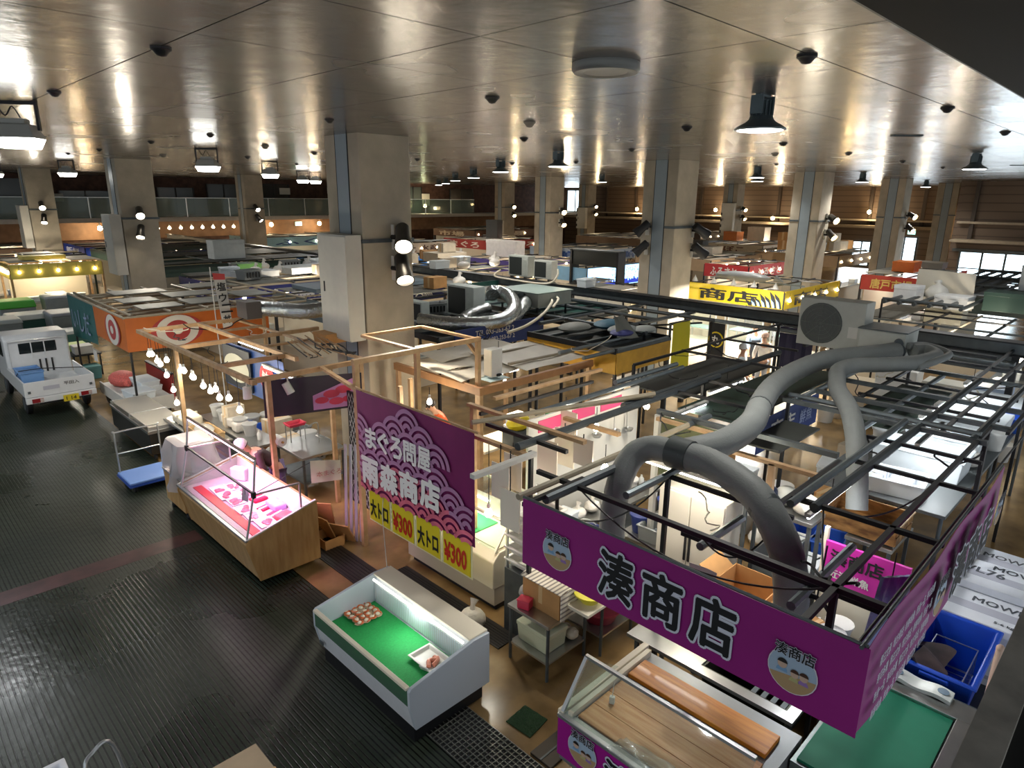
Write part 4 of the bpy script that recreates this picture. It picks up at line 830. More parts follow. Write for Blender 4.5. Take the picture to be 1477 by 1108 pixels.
# hanging bulb beside the cream case
def bulb(name, l, p, drop=.25, r=.05, power=0, M=None, group=None, col=(1, .88, .68)):
    t = thing(name, l, 'light bulb', tuple(p), group=group)
    B().tube([(0, 0, 0), (.004, 0, -drop*.5), (0, 0, -drop)], .006, 5).build('cord', M_blk, t); B().lathe([(.0, -drop+.01), (.022, -drop), (.024, -drop-.05), (.02, -drop-.06), (0, -drop-.06)], n=10).build('socket', M_white, t)
    z = -drop-.06
    B().lathe([(.018, z), (.03, z-.02), (r, z-.065), (r*.95, z-.09), (r*.6, z-.115), (0, z-.125)], n=14).build('glass_bulb', M or M_bulb, t, smooth=True)
    if power: lamp('POINT', (p[0], p[1], p[2]-drop-.2), power, col, .05)
    return t
def worktable(l, x0, y0, x1, y1, h, shelf=True):
    t = thing('worktable', l, 'table', ((x0+x1)/2, (y0+y1)/2, 0), world=True, group='dark steel worktables')
    B().box(x0, y0, h-.05, x1, y1, h).build('top', M_stain, t, bevel=.005)
    if shelf: B().box(x0+.03, y0+.03, .3, x1-.03, y1-.03, .33).build('shelf', M_gmet, t)
    for x in (x0+.04, x1-.04):
        for y in (y0+.04, y1-.04): B().box(x-.02, y-.02, 0, x+.02, y+.02, h-.05).build('leg', M_gmet, t)
    return t
# ------------------------------------------------ overhead frames of the front right stalls
M_tan = mat('beige_pipe', 'a39882', .5, noise=.08)
KIND = {'b': ('beam', M_dark, .045, .04), 'B': ('beam', M_gmet, .075, .06), 'k': ('beam', M_blk, .05, .045), 'p': ('pipe', M_pipe, .04, 0), 'P': ('pipe', mat('dark_pipe', '4f5558', .45, metal=.4, noise=.1), .05, 0), 't': ('pipe', M_tan, .034, 0),
        'w': ('timber', M_wood, .07, .045), 'W': ('timber', M_wood, .078, .078), 's': ('pipe', M_alu, .03, 0), 'g': ('beam', M_green, .12, .12), 'c': ('cable', M_blk, .012, 0), 'l': ('beam', M_white, .07, .05)}
def frame(name, label, z, items, posts=(), group=None, cat='stall frame'):
    px_, py_ = [], []
    for i in items:
        if i[0] == 'x': px_ += [i[3], i[4]]; py_.append(i[2])
        elif i[0] == 'y': py_ += [i[3], i[4]]; px_.append(i[2])
    t = thing(name, label, cat, (min(px_), min(py_), 0), world=True, group=group)
    for it in items:
        ax, k, p, a, c = it[:5]; zz = it[5] if len(it) > 5 else z; zz2 = it[6] if len(it) > 6 else zz
        nm, M, w_, h_ = KIND[k]
        if ax == 'x': e0, e1 = (a, p, zz), (c, p, zz2)
        elif ax == 'y': e0, e1 = (p, a, zz), (p, c, zz2)
        else: e0, e1 = (p[0], p[1], zz), (a, c, zz2)
        b = B(); (b.tube([e0, e1], w_, 8) if not h_ else b.beam(e0, e1, w_, h_)); b.build(nm, M, t)
    for (x, y, k, z0, z1) in posts:
        nm, M, w_, h_ = KIND[k]; b = B(); (b.tube([(x, y, z0), (x, y, z1)], w_, 8) if not h_ else b.box(x-w_/2, y-w_/2, z0, x+w_/2, y+w_/2, z1)); b.build('post', M, t)
    return t
frame('stall_canopy', 'black steel frame over the purple banner stall, front right', 2.7, [
    ('y', 'k', 4.85, 1.0, 4.45), ('x', 'k', 1.4, 4.2, 10.1), ('y', 'k', 6.19, 1.0, 2.3), ('y', 'b', 5.75, 2.1, 3.45), ('y', 'b', 7.63, 1.0, 2.2), ('x', 'P', 2.05, 6.1, 12.8), ('x', 'p', 2.2, 5.9, 9.4, 2.76), ('x', 'p', 3.42, 5.0, 5.95, 2.72),
    ('x', 'b', 2.32, 5.95, 7.5), ('y', 'b', 5.2, 1.0, 2.9, 2.45), ('x', 'c', 1.04, 4.2, 10.0, 2.72), ('x', 'p', 1.7, 4.85, 6.2, 2.4), ('x', 'b', 3.95, 4.12, 5.0, 2.73), ('x', 'p', 2.6, 5.0, 5.8, 2.5)],
    [(4.85, 1.4, 'k', 1.95, 2.7), (10.0, 1.4, 'k', 0, 2.7), (5.75, 3.42, 'b', 0, 2.7)])
frame('stall_canopy', 'grey channel roof frame right of the thick grey duct', 2.7, [
    ('y', 'B', 9.4, 1.3, 3.8), ('y', 'p', 9.56, 1.4, 3.8, 2.74), ('y', 'b', 8.6, 1.2, 2.4), ('y', 'b', 10.7, 1.4, 3.2, 2.66), ('y', 'b', 12.0, 1.4, 3.2, 2.66), ('x', 'b', 1.8, 9.4, 16), ('x', 'p', 2.6, 9.0, 13.0, 2.64), ('x', 'b', 3.1, 10.0, 13.0, 2.66), ('y', 'b', 14.0, 1.4, 4.0), ('y', 'B', 10.2, 1.2, 3.7), ('y', 'B', 11.2, 1.2, 3.7), ('y', 'B', 12.9, 1.4, 3.2), ('y', 'b', 15.0, 2.2, 4.0), ('x', 'P', 1.45, 9.4, 13), ('y', 'B', 7.66, 2.4, 3.42), ('x', 'b', 2.12, 12.7, 16.4), ('x', 'p', 3.66, 9.4, 12.8), ('x', 'b', 1.2, 10, 16.5)],
    [(9.4, 1.32, 'b', 0, 2.7), (12.9, 1.42, 'b', 0, 2.7), (9.4, 3.72, 'b', 0, 2.7), (12.9, 3.1, 'b', 0, 2.7)])
frame('stall_canopy', 'mixed pipe frame over the bright utensil wall, centre', 2.7, [
    ('x', 'b', 6.5, 9.5, 15.4), ('y', 'b', 11.15, 4.3, 6.55), ('y', 'b', 12.77, 5.0, 6.5), ('x', 'P', 5.2, 7.4, 12.4), ('x', 'p', 5.66, 6.1, 9.7, 2.78), ('x', 'p', 5.72, 7.9, 9.6, 2.84), ('x', 'P', 5.1, 5.2, 9.9), ('x', 'k', 6.3, 5.7, 8.1), ('x', 'w', 6.45, 6.1, 8.5, 2.8), ('l', 't', (6.1, 5.75), 7.95, 5.1, 2.76), ('l', 't', (5.2, 5.9), 7.95, 5.06, 2.8),
    ('y', 'k', 5.5, 4.6, 5.95), ('y', 'w', 5.76, 4.55, 6.6, 2.76), ('y', 'w', 5.2, 4.9, 5.85, 2.64), ('x', 'l', 4.82, 4.25, 5.2), ('x', 't', 4.15, 4.25, 7.35), ('x', 'P', 3.93, 4.4, 5.9), ('y', 'B', 7.58, 3.7, 4.75), ('y', 'w', 7.5, 3.8, 4.7, 2.62), ('y', 'w', 7.1, 2.35, 3.4, 2.62), ('x', 'p', 4.2, 5.7, 8.0, 2.66), ('y', 'b', 9.5, 3.8, 5.2), ('y', 'b', 8.6, 4.0, 5.2), ('y', 'w', 6.5, 4.6, 5.5, 2.66)],
    [(5.22, 4.9, 'b', .8, 2.7), (7.55, 4.72, 'l', 0, 2.66), (9.5, 5.15, 'b', 0, 2.7), (9.5, 6.5, 'b', 0, 2.7), (5.76, 6.5, 'w', 0, 2.76), (7.1, 2.9, 'w', 1.9, 2.62), (12.4, 5.2, 'b', 0, 2.7), (15.3, 6.5, 'b', 0, 2.7)])
# ------------------------------------------------ the big grey ducts and the roof units
M_duct = mat('duct_grey', '868a88', .6, noise=.06, scale=5, bump=.15, bscale=50)
t = thing('ventilation_duct', 'thick grey flexible duct snaking over the stall frames and forking', 'duct', (6, 3.4, 2.9), world=True)
def duct(pts, r, nm='hose', n=9): return B().tube(spline(pts, n), r, 16, ripple=.02).build(nm, M_duct, t, smooth=True)
duct([(12.7, 3.3, 3.0), (12.2, 3.55, 2.98), (11.4, 3.95, 2.95), (10.3, 4.02, 2.93), (9.15, 3.87, 2.92), (8.2, 3.6, 2.92), (7.5, 3.36, 2.92), (6.9, 3.25, 2.92), (6.4, 3.25, 2.92), (5.95, 3.38, 2.92)], .15)
duct([(5.88, 3.36, 2.92), (5.9, 3.1, 2.92), (5.82, 2.8, 2.9), (5.68, 2.45, 2.84), (5.55, 2.2, 2.7), (5.5, 2.02, 2.45), (5.48, 1.93, 2.1), (5.46, 1.91, 1.75)], .15)
duct([(5.88, 3.44, 2.92), (5.86, 3.72, 2.9), (5.72, 3.86, 2.8), (5.5, 3.86, 2.55), (5.36, 3.82, 2.2), (5.34, 3.8, 2.0)], .135)
B().tube([(5.9, 3.5, 2.92), (5.9, 3.26, 2.92)], .17, 16).build('coupling', mat('coupling_dark', '4d5352', .5), t, smooth=True)
for p, d in (((8.05, 3.55, 2.92), (.02, .008, 0)), ((5.62, 2.32, 2.78), (.01, .02, .01))): B().tube([Vector(p)-Vector(d), Vector(p)+Vector(d)], .158, 16).build('clamp_band', M_gmet, t)
t = thing('ventilation_duct', 'second grey hose looping from the roof unit down the right side', 'duct', (10, 3, 2.9), world=True)
duct([(12.9, 3.1, 3.0), (13.1, 2.95, 3.0), (12.8, 2.72, 2.98), (12.2, 2.85, 2.96), (11.7, 3.15, 2.95), (11.3, 3.5, 2.94), (10.85, 3.58, 2.92), (10.3, 3.4, 2.9), (9.8, 3.2, 2.88), (9.1, 2.8, 2.84), (8.5, 2.5, 2.7), (8.1, 2.3, 2.4), (7.95, 2.2, 2.0)], .12)
duct([(12.85, 3.18, 3.08), (13.3, 3.0, 3.05), (13.1, 2.6, 3.0), (12.4, 2.66, 2.97), (12.1, 2.8, 2.9)], .06, 'thin_hose')
def ac_unit(l, loc, rz, s=1, group='air conditioner outdoor units', face='fan', c='b9bcb4'):
    """front faces local -y"""
    t = thing('outdoor_unit', l, 'air conditioner', loc, rz, group); M = mat('unit_paint_'+c, c, .5, noise=.05)
    w_, d_, h_ = .82*s, .32*s, .62*s
    B().box(-w_/2, -d_/2, .05, w_/2, d_/2, h_+.05).build('casing', M, t, bevel=.012)
    if face == 'fan':
        q = Matrix.Rotation(PI/2, 4, 'X'); cx = -w_*.14
        B().lathe([(0, .0), (.25*s, .0), (.265*s, .006), (.265*s, .016), (0, .016)], (cx, -d_/2, .05+h_/2), 28, q).build('fan_grille', mat('unit_grille', '4f5452', .5), t)
        b = B()
        for k in range(5): b.tube([(cx+.05*s*(k+1)*math.cos(2*PI*j/20), -d_/2-.022, .05+h_/2+.05*s*(k+1)*math.sin(2*PI*j/20)) for j in range(21)], .004, 5)
        for k in range(8):
            a = PI*k/4; b.tube([(cx, -d_/2-.022, .05+h_/2), (cx+.25*s*math.cos(a), -d_/2-.022, .05+h_/2+.25*s*math.sin(a))], .004, 5)
        b.build('guard', mat('guard_grey', '787d79', .5), t)
        b = B().box(w_*.28, -d_/2-.004, .2*s, w_*.42, -d_/2, .34*s); b.build('sticker', M_white, t)
    else:
        b = B()
        B().box(-w_*.45, -d_/2-.006, .1, w_*.2 if face == 'coil' else w_*.45, -d_/2+.002, h_).build('coil', mat('coil_dark', '262b29', .6), t)
        for k in range(9): b.box(w_*.24, -d_/2-.012, .1+k*.056*s, w_*.46, -d_/2, .125+k*.056*s)
        if face == 'coil': b.build('louvre', M, t)
    for sx in (-1, 1): B().box(sx*w_*.35-.03, -d_/2-.02, 0, sx*w_*.35+.03, d_/2+.02, .05).build('foot', M_dark, t)
    return t
ac_unit('big grey outdoor fan unit on the beam beside the thick grey duct', (13.2, 4.55, 2.76), -PI/2, 1.45)
t = thing('duct_box', 'grey metal duct box feeding the thick hoses', 'duct box', (13.05, 3.55, 2.78), world=True); B().box(12.75, 3.2, 2.82, 13.5, 3.95, 3.3).build('box', mat('unit_paint_b9bcb4', '', .5), t, bevel=.01); B().box(12.72, 3.17, 3.3, 13.53, 3.98, 3.32).build('lid', M_gmet, t)
for z in (3.0, 3.14): B().tube([(12.75, 3.3, z), (12.66, 3.27, z)], .13 if z < 3.1 else .07, 14).build('spigot', M_gmet, t)
# the long grey gantry beam and its pipes crossing the hall
t = thing('gantry_beam', 'long dark grey service beam crossing the hall behind the roof units', 'beam', (16, 1.2, 2.8), world=True)
B().box(16.0, 1.2, 2.62, 16.12, 49, 2.84).build('web', M_gmet, t); B().box(15.88, 1.2, 2.84, 16.24, 49, 2.87).build('flange', M_dark, t); B().box(15.88, 1.2, 2.59, 16.24, 49, 2.62).build('flange', M_dark, t)
for k in range(2): B().tube([(15.7-.12*k, 2, 2.5), (15.7-.12*k, 21, 2.5)], .04, 8).build('pipe', M_pipe, t)
for y in (2, 9.3, 13.4, 22, 30, 38, 46): B().box(16.0, y, 0, 16.12, y+.12, 2.6).build('post', M_dark, t)
for y in (3, 6, 9, 12, 15, 18): B().box(15.5, y, 2.45, 16.0, y+.05, 2.47).build('bracket', M_dark, t)
# dark green roof boards seen through the frames
def slab(name, l, cat, x0, y0, x1, y1, z, th, M, group=None):
    b = B().box(x0, y0, z, x1, y1, z+th); o = b.build(name, M, bevel=.006); return tag(o, l, cat, group)
M_gb = mat('green_roof_board', '26382f', .6, noise=.2, scale=3); M_ol = mat('olive_board', '5d6443', .6, noise=.1); M_gry = mat('grey_roof_sheet', '82837c', .55, noise=.15, scale=2); M_dk = mat('dark_roof_sheet', '3a3c38', .6, noise=.2, scale=2)
slab('roof_board', 'dark green roof board under the thick grey duct', 'roof', 8.6, 4.1, 12.6, 5.05, 2.42, .03, M_gb); slab('roof_board', 'dark grey roof board just left of the big fan unit', 'roof', 9.2, 5.3, 12.3, 6.4, 2.4, .03, M_dk)
slab('roof_board', 'dark green roof board right of the thick grey duct', 'roof', 9.9, 2.35, 12.6, 3.1, 2.44, .03, M_gb); slab('roof_board', 'dark roof board beneath the second grey hose', 'roof', 8.0, 3.2, 9.3, 3.7, 2.4, .03, M_dk)
o = B().box(7.62, 3.75, 1.75, 7.66, 4.7, 2.62).build('olive_signboard', M_ol); tag(o, 'olive green board hanging behind the forked duct coupling', 'panel')
# navy sign lettered in white
t = thing('navy_sign', 'navy sign with white shop lettering behind the thick duct', 'sign', (9.6, 3.84, 2.1), world=True)
B().sheet((8.6, 3.78, 2.05), (10.7, 3.78, 2.05), (10.7, 3.78, 2.55), (8.6, 3.78, 2.55), 8, 3, .01).build('cloth', mat('navy_cloth', '1d3574', .6), t)
text('lettering', '商店', M_white, t, (9.0, 3.765, 2.15), (1, 0, 0), (0, 0, 1), .3, .006, .02, width=.8); text('lettering', '鮮魚', mat('faded_white', '9aa6c8', .6), t, (10.0, 3.765, 2.18), (1, 0, 0), (0, 0, 1), .22, .006, .01)
# ------------------------------------------------ goods inside the front right stalls
t = thing('double_door_fridge', 'cream double door fridge standing below the forked duct', 'fridge', (7.45, 4.0, 0), world=True)
B().box(7.16, 3.42, .08, 7.62, 4.36, 1.88).build('body', mat('fridge_cream', 'd8d2c4', .4), t, bevel=.01)
for k in (0, 1): d = B().box(7.13, 3.43+k*.465, .12, 7.16, 3.885+k*.465, 1.85).build('door', mat('fridge_cream', '', .4), t, bevel=.006); B().box(7.115, 3.84+k*.06, .95, 7.13, 3.87+k*.06, 1.3).build('handle', M_blk, d)
B().box(7.2, 3.5, 0, 7.58, 4.3, .08).build('plinth', M_blk, t)
t = thing('open_carton', 'opened brown carton right of the cream double door fridge', 'carton', (6.75, 2.85, .9)); B().tub((0, 0, 0), (.5, .6), (.5, .6), .38, .01, .002).build('box', M_card, t)
for s_, rx in ((1, .6), (-1, -.7)): B().obox((0, s_*.42, .4), (.48, .25, .008), 0, rx).build('flap', M_card, t)
worktable('steel bench carrying the opened brown carton', 6.35, 2.4, 7.05, 3.3, .9)
t = thing('handwritten_notice', 'white handwritten notice sheet hanging below the black frame', 'notice', (5.3, 2.62, 1.55), world=True); B().sheet((5.18, 2.78, 1.52), (5.18, 2.5, 1.52), (5.18, 2.5, 2.2), (5.18, 2.78, 2.2), 6, 6, .003, ripple(.01, 5)).build('paper', M_white, t)
for k in range(6): text('lettering', ['本日の魚', '地物', '天然鯛', '活〆', '刺身', '承ります'][k], M_ink, t, (5.165, 2.75, 2.08-k*.09), uL, (0, 0, 1), .055, .003, .0)
t = thing('white_wall_board', 'magenta and white shop board standing inside the front stall', 'sign', (7.3, 2.0, 0), world=True)
B().box(7.25, 1.35, 0, 7.6, 2.25, 1.35).build('chest', M_cream, t, bevel=.01); B().box(7.22, 1.4, 1.38, 7.26, 2.25, 1.86).build('board', mat('magenta_print', 'c42a9a', .5), t)
for k, (s_, z, h_) in enumerate((('湊商店', 1.62, .17), ('近海鮮魚', 1.45, .1))): text('lettering', s_, M_white if k else M_ink, t, (7.214, 2.18, z), uL, (0, 0, 1), h_, .004, .03)
B().box(7.24, 2.25, 0, 7.3, 2.29, 2.0).build('post', M_cream, t)
def lump(name, l, p, r, sq, M, cat='bag', group=None):
    t = thing(name, l, cat, tuple(p), 0, group); b = B(); n = 10
    b.ball((0, 0, r*sq[2]), r, 14, sq); o = b.build('bag', M, t, smooth=True)
    B().tube([(0, 0, r*sq[2]*1.8), (.02, .01, r*sq[2]*2.1), (.05, .03, r*sq[2]*2.25)], [r*.45, r*.18, r*.35], 8).build('knot', M, t, smooth=True)
    return t
M_bagw = mat('bag_white', '', .35); M_bagb = mat('bag_blue', '6f80b8', .35, bump=.8, bscale=14)
t = thing('bag_roll', 'translucent blue bags hanging in a bunch near the banner corner', 'bag', (5.4, 1.25, 1.2), world=True); B().sheet((5.3, 1.32, 1.55), (5.95, 1.12, 1.6), (5.95, 1.16, 2.45), (5.65, 1.3, 2.5), 12, 10, .03, lambda u, v: .05*math.sin(u*18)*(1.1-v)).build('bags', mat('blue_film', '8792c4', .3, bump=.5, bscale=20), t, smooth=True); B().tube([(5.8, 1.25, 2.45), (5.8, 1.25, 2.68)], .006, 5).build('string', M_blk, t)
t = thing('coiled_cable', 'black coiled cable hanging from the frame by the banner corner', 'cable', (5.6, 1.7, 1.7), world=True); b = B()
for k in range(4): b.tube([(5.5+.17*math.sin(2*PI*j/24)*.3, 1.72+.17*math.sin(2*PI*j/24), 1.95+.2*math.cos(2*PI*j/24)+.01*k) for j in range(25)], .01, 6)
b.tube([(5.5, 1.72, 2.15), (5.5, 1.7, 2.68)], .008, 6); b.build('coil', M_blk, t)
for k, (p0, p1, dz) in enumerate([((4.85, 3.9, 2.7), (4.85, 1.4, 2.7), .35), ((4.2, 3.6, 2.75), (5.7, 3.4, 2.7), .25), ((4.85, 1.4, 2.66), (6.2, 2.0, 2.66), .3), ((6.2, 2.0, 2.7), (7.6, 1.4, 2.7), .22), ((5.75, 2.2, 2.7), (4.85, 2.5, 2.68), .3)]):
    o = B().tube([Vector(p0).lerp(Vector(p1), i/14)-Vector((0, 0, dz*4*(i/14)*(1-i/14))) for i in range(15)], .009, 6).build('sagging_cable', M_blk)
    tag(o, ['black cable sagging along the frame behind the purple banner', 'black cable hung near the fork of the grey duct', 'black cable drooping behind the banner corner', 'black cable drooping under the right grey pipe', 'black cable looped beside the grey drop duct'][k], 'cable', 'stall cables')
# bright utensil wall
t = thing('utensil_wall', 'bright white wall board with pink strip hung with utensils', 'wall board', (7.6, 5.9, 0), world=True)
B().box(6.5, 6.16, .3, 9.2, 6.2, 2.45).build('board', M_white, t)
for x in (6.7, 7.45, 8.15): B().box(x, 6.15, 2.22, x+.55, 6.16, 2.4).build('pink_strip', mat('pink_strip', 'd8487c', .5), t)
def ladle(l, x, y, z, r=.07):
    t = thing('ladle', l, 'utensil', (x, y, z), 0, 'utensils on the bright wall')
    B().tube([(0, 0, 0), (0, -.01, -.32)], .008, 6).build('handle', M_stain, t); B().lathe([(0, -.03), (r*.7, -.015), (r, .03), (r*.93, .03), (r*.6, -.005), (0, -.018)], (0, -.05, -.36), 16).build('bowl', M_stain, t, smooth=True)
for k, (x, l) in enumerate([(7.3, 'first steel ladle from the left on the bright wall'), (7.95, 'second steel ladle on the bright wall'), (8.45, 'third steel ladle on the bright wall'), (8.8, 'rightmost steel ladle on the bright wall')]): ladle(l, x, 6.1, 2.3-.05*k, .08)
def board(l, x, y, z, w_, h_, c='f0e6d6', yface=True, hang=.12, group='boards hanging under the frames', name='hanging_board'):
    t = thing(name, l, 'board', (x, y, z), 0 if yface else -PI/2, group)
    B().box(-w_/2, -.008, -h_, w_/2, .008, 0).build('board', mat('board_'+c, c, .5), t, bevel=.003); B().tube([(0, 0, 0), (0, 0, hang)], .008, 5).build('hook', M_dark, t)
    return t
for k, (px, py, x, w_, h_, l) in enumerate([(722, 690, 5.15, .3, .45, 'white board hanging beside the stacked trays, upper'), (740, 676, 5.3, .3, .45, 'white board hanging by the beige rod'), (736, 728, 5.1, .32, .5, 'white board hanging just above the purple banner end'), (790, 655, 6.0, .34, .5, 'lit white board hanging in the centre stall, left'), (815, 640, 6.3, .34, .5, 'lit white board hanging in the centre stall, right'), (842, 652, 6.0, .3, .36, 'lit white board hanging near the grey pipe'), (816, 612, 7.2, .45, .6, 'lit white board before the utensil wall, right'), (775, 612, 6.9, .3, .4, 'lit white board before the utensil wall, left')]):
    p = atx(px, py-20, x); board(l, p.x, p.y, p.z, w_, h_, yface=False, hang=max(.05, 2.68-p.z))
t = thing('tray_stack', 'stack of white handled trays beside the plum banner edge', 'trays', (5.6, 5.15, 1.0), world=True); B().box(5.35, 4.95, 0, 5.95, 5.45, .92).build('stand', M_gmet, t)
for k in range(5): B().tub((5.65, 5.2, .93+k*.17), (.42, .42), (.52, .5), .12, .012, .03).build('tray', M_white, t, bevel=.01)
for x in (5.38, 5.92): B().box(x-.015, 5.42, .9, x+.015, 5.45, 1.9).build('upright', M_alu, t)
t = thing('blue_bucket', 'dark blue bucket in the dim corner of the centre stall', 'bucket', (6.55, 5.05, .8)); B().lathe([(0, 0), (.16, 0), (.2, .34), (.22, .34), (.22, .36), (.19, .36), (.15, .02), (0, .02)], n=24).build('body', mat('bucket_navy', '23306a', .4), t, smooth=True); B().tube(spline([(-.2, 0, .34), (-.14, .1, .42), (0, .14, .46), (.14, .1, .42), (.2, 0, .34)], 4), .006, 6).build('handle', M_alu, t)
slab('prep_table_top', 'steel prep table under the blue bucket', 'table', 6.2, 4.4, 7.1, 5.3, .76, .04, M_stain)
slab('packing_table', 'cream lit packing table behind the purple banner start', 'table', 5.25, 4.0, 6.9, 4.36, .92, .04, M_cream)
t = thing('open_carton', 'small opened brown carton on the lit packing table', 'carton', (6.25, 4.17, .96), .2); B().tub((0, 0, 0), (.42, .3), (.42, .3), .16, .01, .002).build('box', M_card, t); B().obox((0, .2, .22), (.42, .2, .008), 0, 1.0).build('flap', M_card, t)
t = thing('yellow_bowl', 'round yellow bowl on the lit packing table', 'bowl', (5.5, 4.18, .96)); B().lathe([(0, 0), (.1, 0), (.17, .1), (.18, .1), (.18, .115), (.16, .115), (.09, .015), (0, .015)], n=24).build('bowl', mat('bowl_yellow', 'e8dc4a', .4), t, smooth=True); B().lathe([(.175, .1), (.19, .1), (.19, .12), (.175, .12)], n=24).build('rim', mat('bowl_rim', 'd8cc3a', .4), t)
t = thing('white_sheets', 'pile of white paper sheets on the lit packing table', 'paper', (6.7, 4.17, .96), .1)
for k in range(3): B().obox((.01*k, .008*k, .012+.022*k), (.3, .3, .02), .1*k).build('sheet', M_white, t)
t = thing('black_lamp', 'black gooseneck lamp clamped behind the purple banner', 'lamp', (4.75, 4.05, 2.0), world=True); B().tube(spline([(4.6, 3.95, 2.7), (4.68, 4.02, 2.5), (4.74, 4.05, 2.3)], 5), .02, 8).build('neck', M_blk, t); B().lathe([(.03, .12), (.06, .1), (.09, 0), (.08, 0), (.05, .09), (0, .1)], (4.74, 4.05, 2.18), 16).build('shade', M_blk, t, smooth=True)
for k, (a_, l) in enumerate([((7.2, 5.5), 'warm bulb over the utensil wall table'), ((6.1, 4.5), 'warm bulb over the lit packing table'), ((6.9, 3.6), 'warm bulb before the double door fridge'), ((8.6, 5.6), 'warm bulb at the right end of the utensil wall')]):
    bulb('hanging_bulb', l, (a_[0], a_[1], 2.66), .18, .05, (9, 12, 12, 9)[k], group='bare bulbs over the centre stall')
bulb('hanging_bulb', 'white bulb hanging beside the plum banner over the fish case', (5.35, 5.75, 2.6), .9, .055, 10, group='bare bulbs over the centre stall', col=(1, .94, .8))
# foam boxes on the right hand shelves
M_sh = mat('shelf_grey', '6d7172', .5, metal=.3)
t = thing('storage_shelf', 'long grey shelf carrying the row of white foam boxes, right', 'shelf', (12.3, 2.4, 0), world=True); B().box(9.3, 1.55, 1.62, 15.4, 3.25, 1.67).build('board', M_sh, t, bevel=.006)
for x in (9.35, 12.3, 15.3):
    for y in (1.6, 3.2): B().tube([(x, y, 0), (x, y, 1.62)], .025, 8).build('leg', M_gmet, t)
for k, (x, y, d, op, l) in enumerate([(14.7, 2.1, (.85, 1.0, .34), False, 'farthest white foam box of the right hand row'), (13.2, 2.15, (.9, 1.1, .36), False, 'second farthest white foam box of the right hand row'), (12.0, 2.2, (.7, 1.0, .34), False, 'third white foam box, at the middle of the right row'), (10.85, 2.25, (.75, 1.2, .34), True, 'large open foam tub in the right hand row'), (13.3, 2.9, (.5, .4, .3), False, 'small foam box left of the second farthest white box')]):
    styro('foam_box', l, (x, y, 1.67), d, 0, True, 'white foam boxes on the right shelf', op)
styro('foam_box', 'lower nearest foam tray of white packets on the right shelf', (9.75, 2.35, 1.67), (.62, .9, .22), .12, False, 'white foam boxes on the right shelf', True)
for k in range(6): t = thing('white_packet', ['back left', 'back right', 'middle left', 'middle right', 'front left', 'front right'][k]+' white packet in the nearest foam tray', 'packet', (9.6+.15*(k//2), 2.55-.35*(k % 2), 1.7), .12, 'packets in the foam tray'); B().box(-.06, -.14, 0, .06, .14, .16).build('packet', mat('packet_white', 'dfe4ee', .5), t, bevel=.015); B().box(-.062, -.02, .05, .062, .02, .162).build('band', M_white, t)
t = thing('wooden_crate', 'stained brown wooden crate with dark streaks below foam tray', 'crate', (8.75, 2.3, 1.44)); b = B()
for k in range(4): b.box(-.3+.155*k, -.42, .02, -.155+.155*k, .42, .05)
for s_ in (-1, 1):
    for k in range(2): b.box(-.32, s_*.44-.012, .02+.13*k, .32, s_*.44+.012, .13+.13*k)
    b.box(s_*.32-.012, -.44, .02, s_*.32+.012, .44, .26)
b.build('slats', wood('stained_crate', '6d4a26', 'b98a4e', 4, (3, 1, 3), .7), t); B().tube([(-.32, -.46, .27), (.32, -.46, .27)], .015, 6).build('rim_batten', M_wood, t); b = B()
worktable('grey rack under the stained wooden crate', 8.35, 1.85, 9.2, 2.4, 1.44)
t = thing('dial_scale', 'round dial weighing scale below the stained crate', 'scale', (7.85, 1.85, .9)); B().taper((0, 0, 0), (.26, .3), (.2, .22), .2).build('body', M_cream, t, bevel=.01); B().lathe([(0, 0), (.12, 0), (.12, .03), (0, .03)], (-.02, -.02, .2), 20).build('dial', mat('dial_green', '9fc4b4', .3), t); B().box(-.15, -.18, .27, .15, .18, .285).build('pan', M_stain, t)
slab('packing_table', 'steel bench under the round dial scale', 'table', 7.65, 1.4, 8.3, 2.3, .86, .04, M_stain)
# things left of the right rack
t = thing('helmet_pile', 'dark blue and white round caps piled behind the duct', 'caps', (7.52, 3.0, 1.94))
for k, (x, y, c) in enumerate(((0, .1, '1f2740'), (.12, -.1, 'b8b8b0'), (-.1, .28, 'c8c0b0'))): B().ball((x, y, .1), .15, 14, (1, 1, .8)).build('cap', mat('cap_'+c, c, .4), t, smooth=True)
worktable('dark tall rack holding the round caps behind the duct', 7.3, 2.45, 7.7, 3.3, 1.94)
lump('plastic_bag', 'white and blue bag on the dark shelf behind the duct', (7.5, 2.62, 1.94), .16, (1, 1, .8), M_bagw)
# ------------------------------------------------ left side: timber frame stall
frame('timber_canopy', 'raw timber lattice frame hung with bulbs, left of the big pillar', 2.6, [
    ('y', 'W', 4.35, 10.15, 15.9), ('x', 'W', 15.85, 4.35, 7.2), ('x', 'W', 10.28, 4.3, 6.42), ('y', 'W', 5.62, 11.2, 15.85), ('x', 'W', 13.6, 4.35, 7.4), ('x', 'W', 11.6, 4.35, 5.65), ('y', 'w', 6.55, 10.3, 15.8, 2.58), ('l', 'w', (5.6, 10.3), 5.06, 8.25, 2.62, 2.74), ('x', 'w', 12.6, 5.6, 6.6), ('x', 'w', 14.7, 5.6, 6.6)],
    [(4.62, 10.28, 'W', 0, 2.56), (4.37, 13.7, 'W', 0, 2.56), (6.38, 10.28, 'W', 0, 2.56), (5.78, 10.32, 'w', 0, 2.56), (7.15, 15.8, 'w', 0, 2.56)])
BL = [(15.5, .28), (15.2, .22), (14.85, .3), (14.6, .32), (14.35, .2), (14.5, .55), (14.2, .8), (13.9, 1.0), (13.5, .25), (13.3, .22), (13.0, .28), (12.8, .25), (12.45, .35), (12.2, .4), (11.9, .3), (11.6, .38), (11.2, .3), (10.8, .42)]
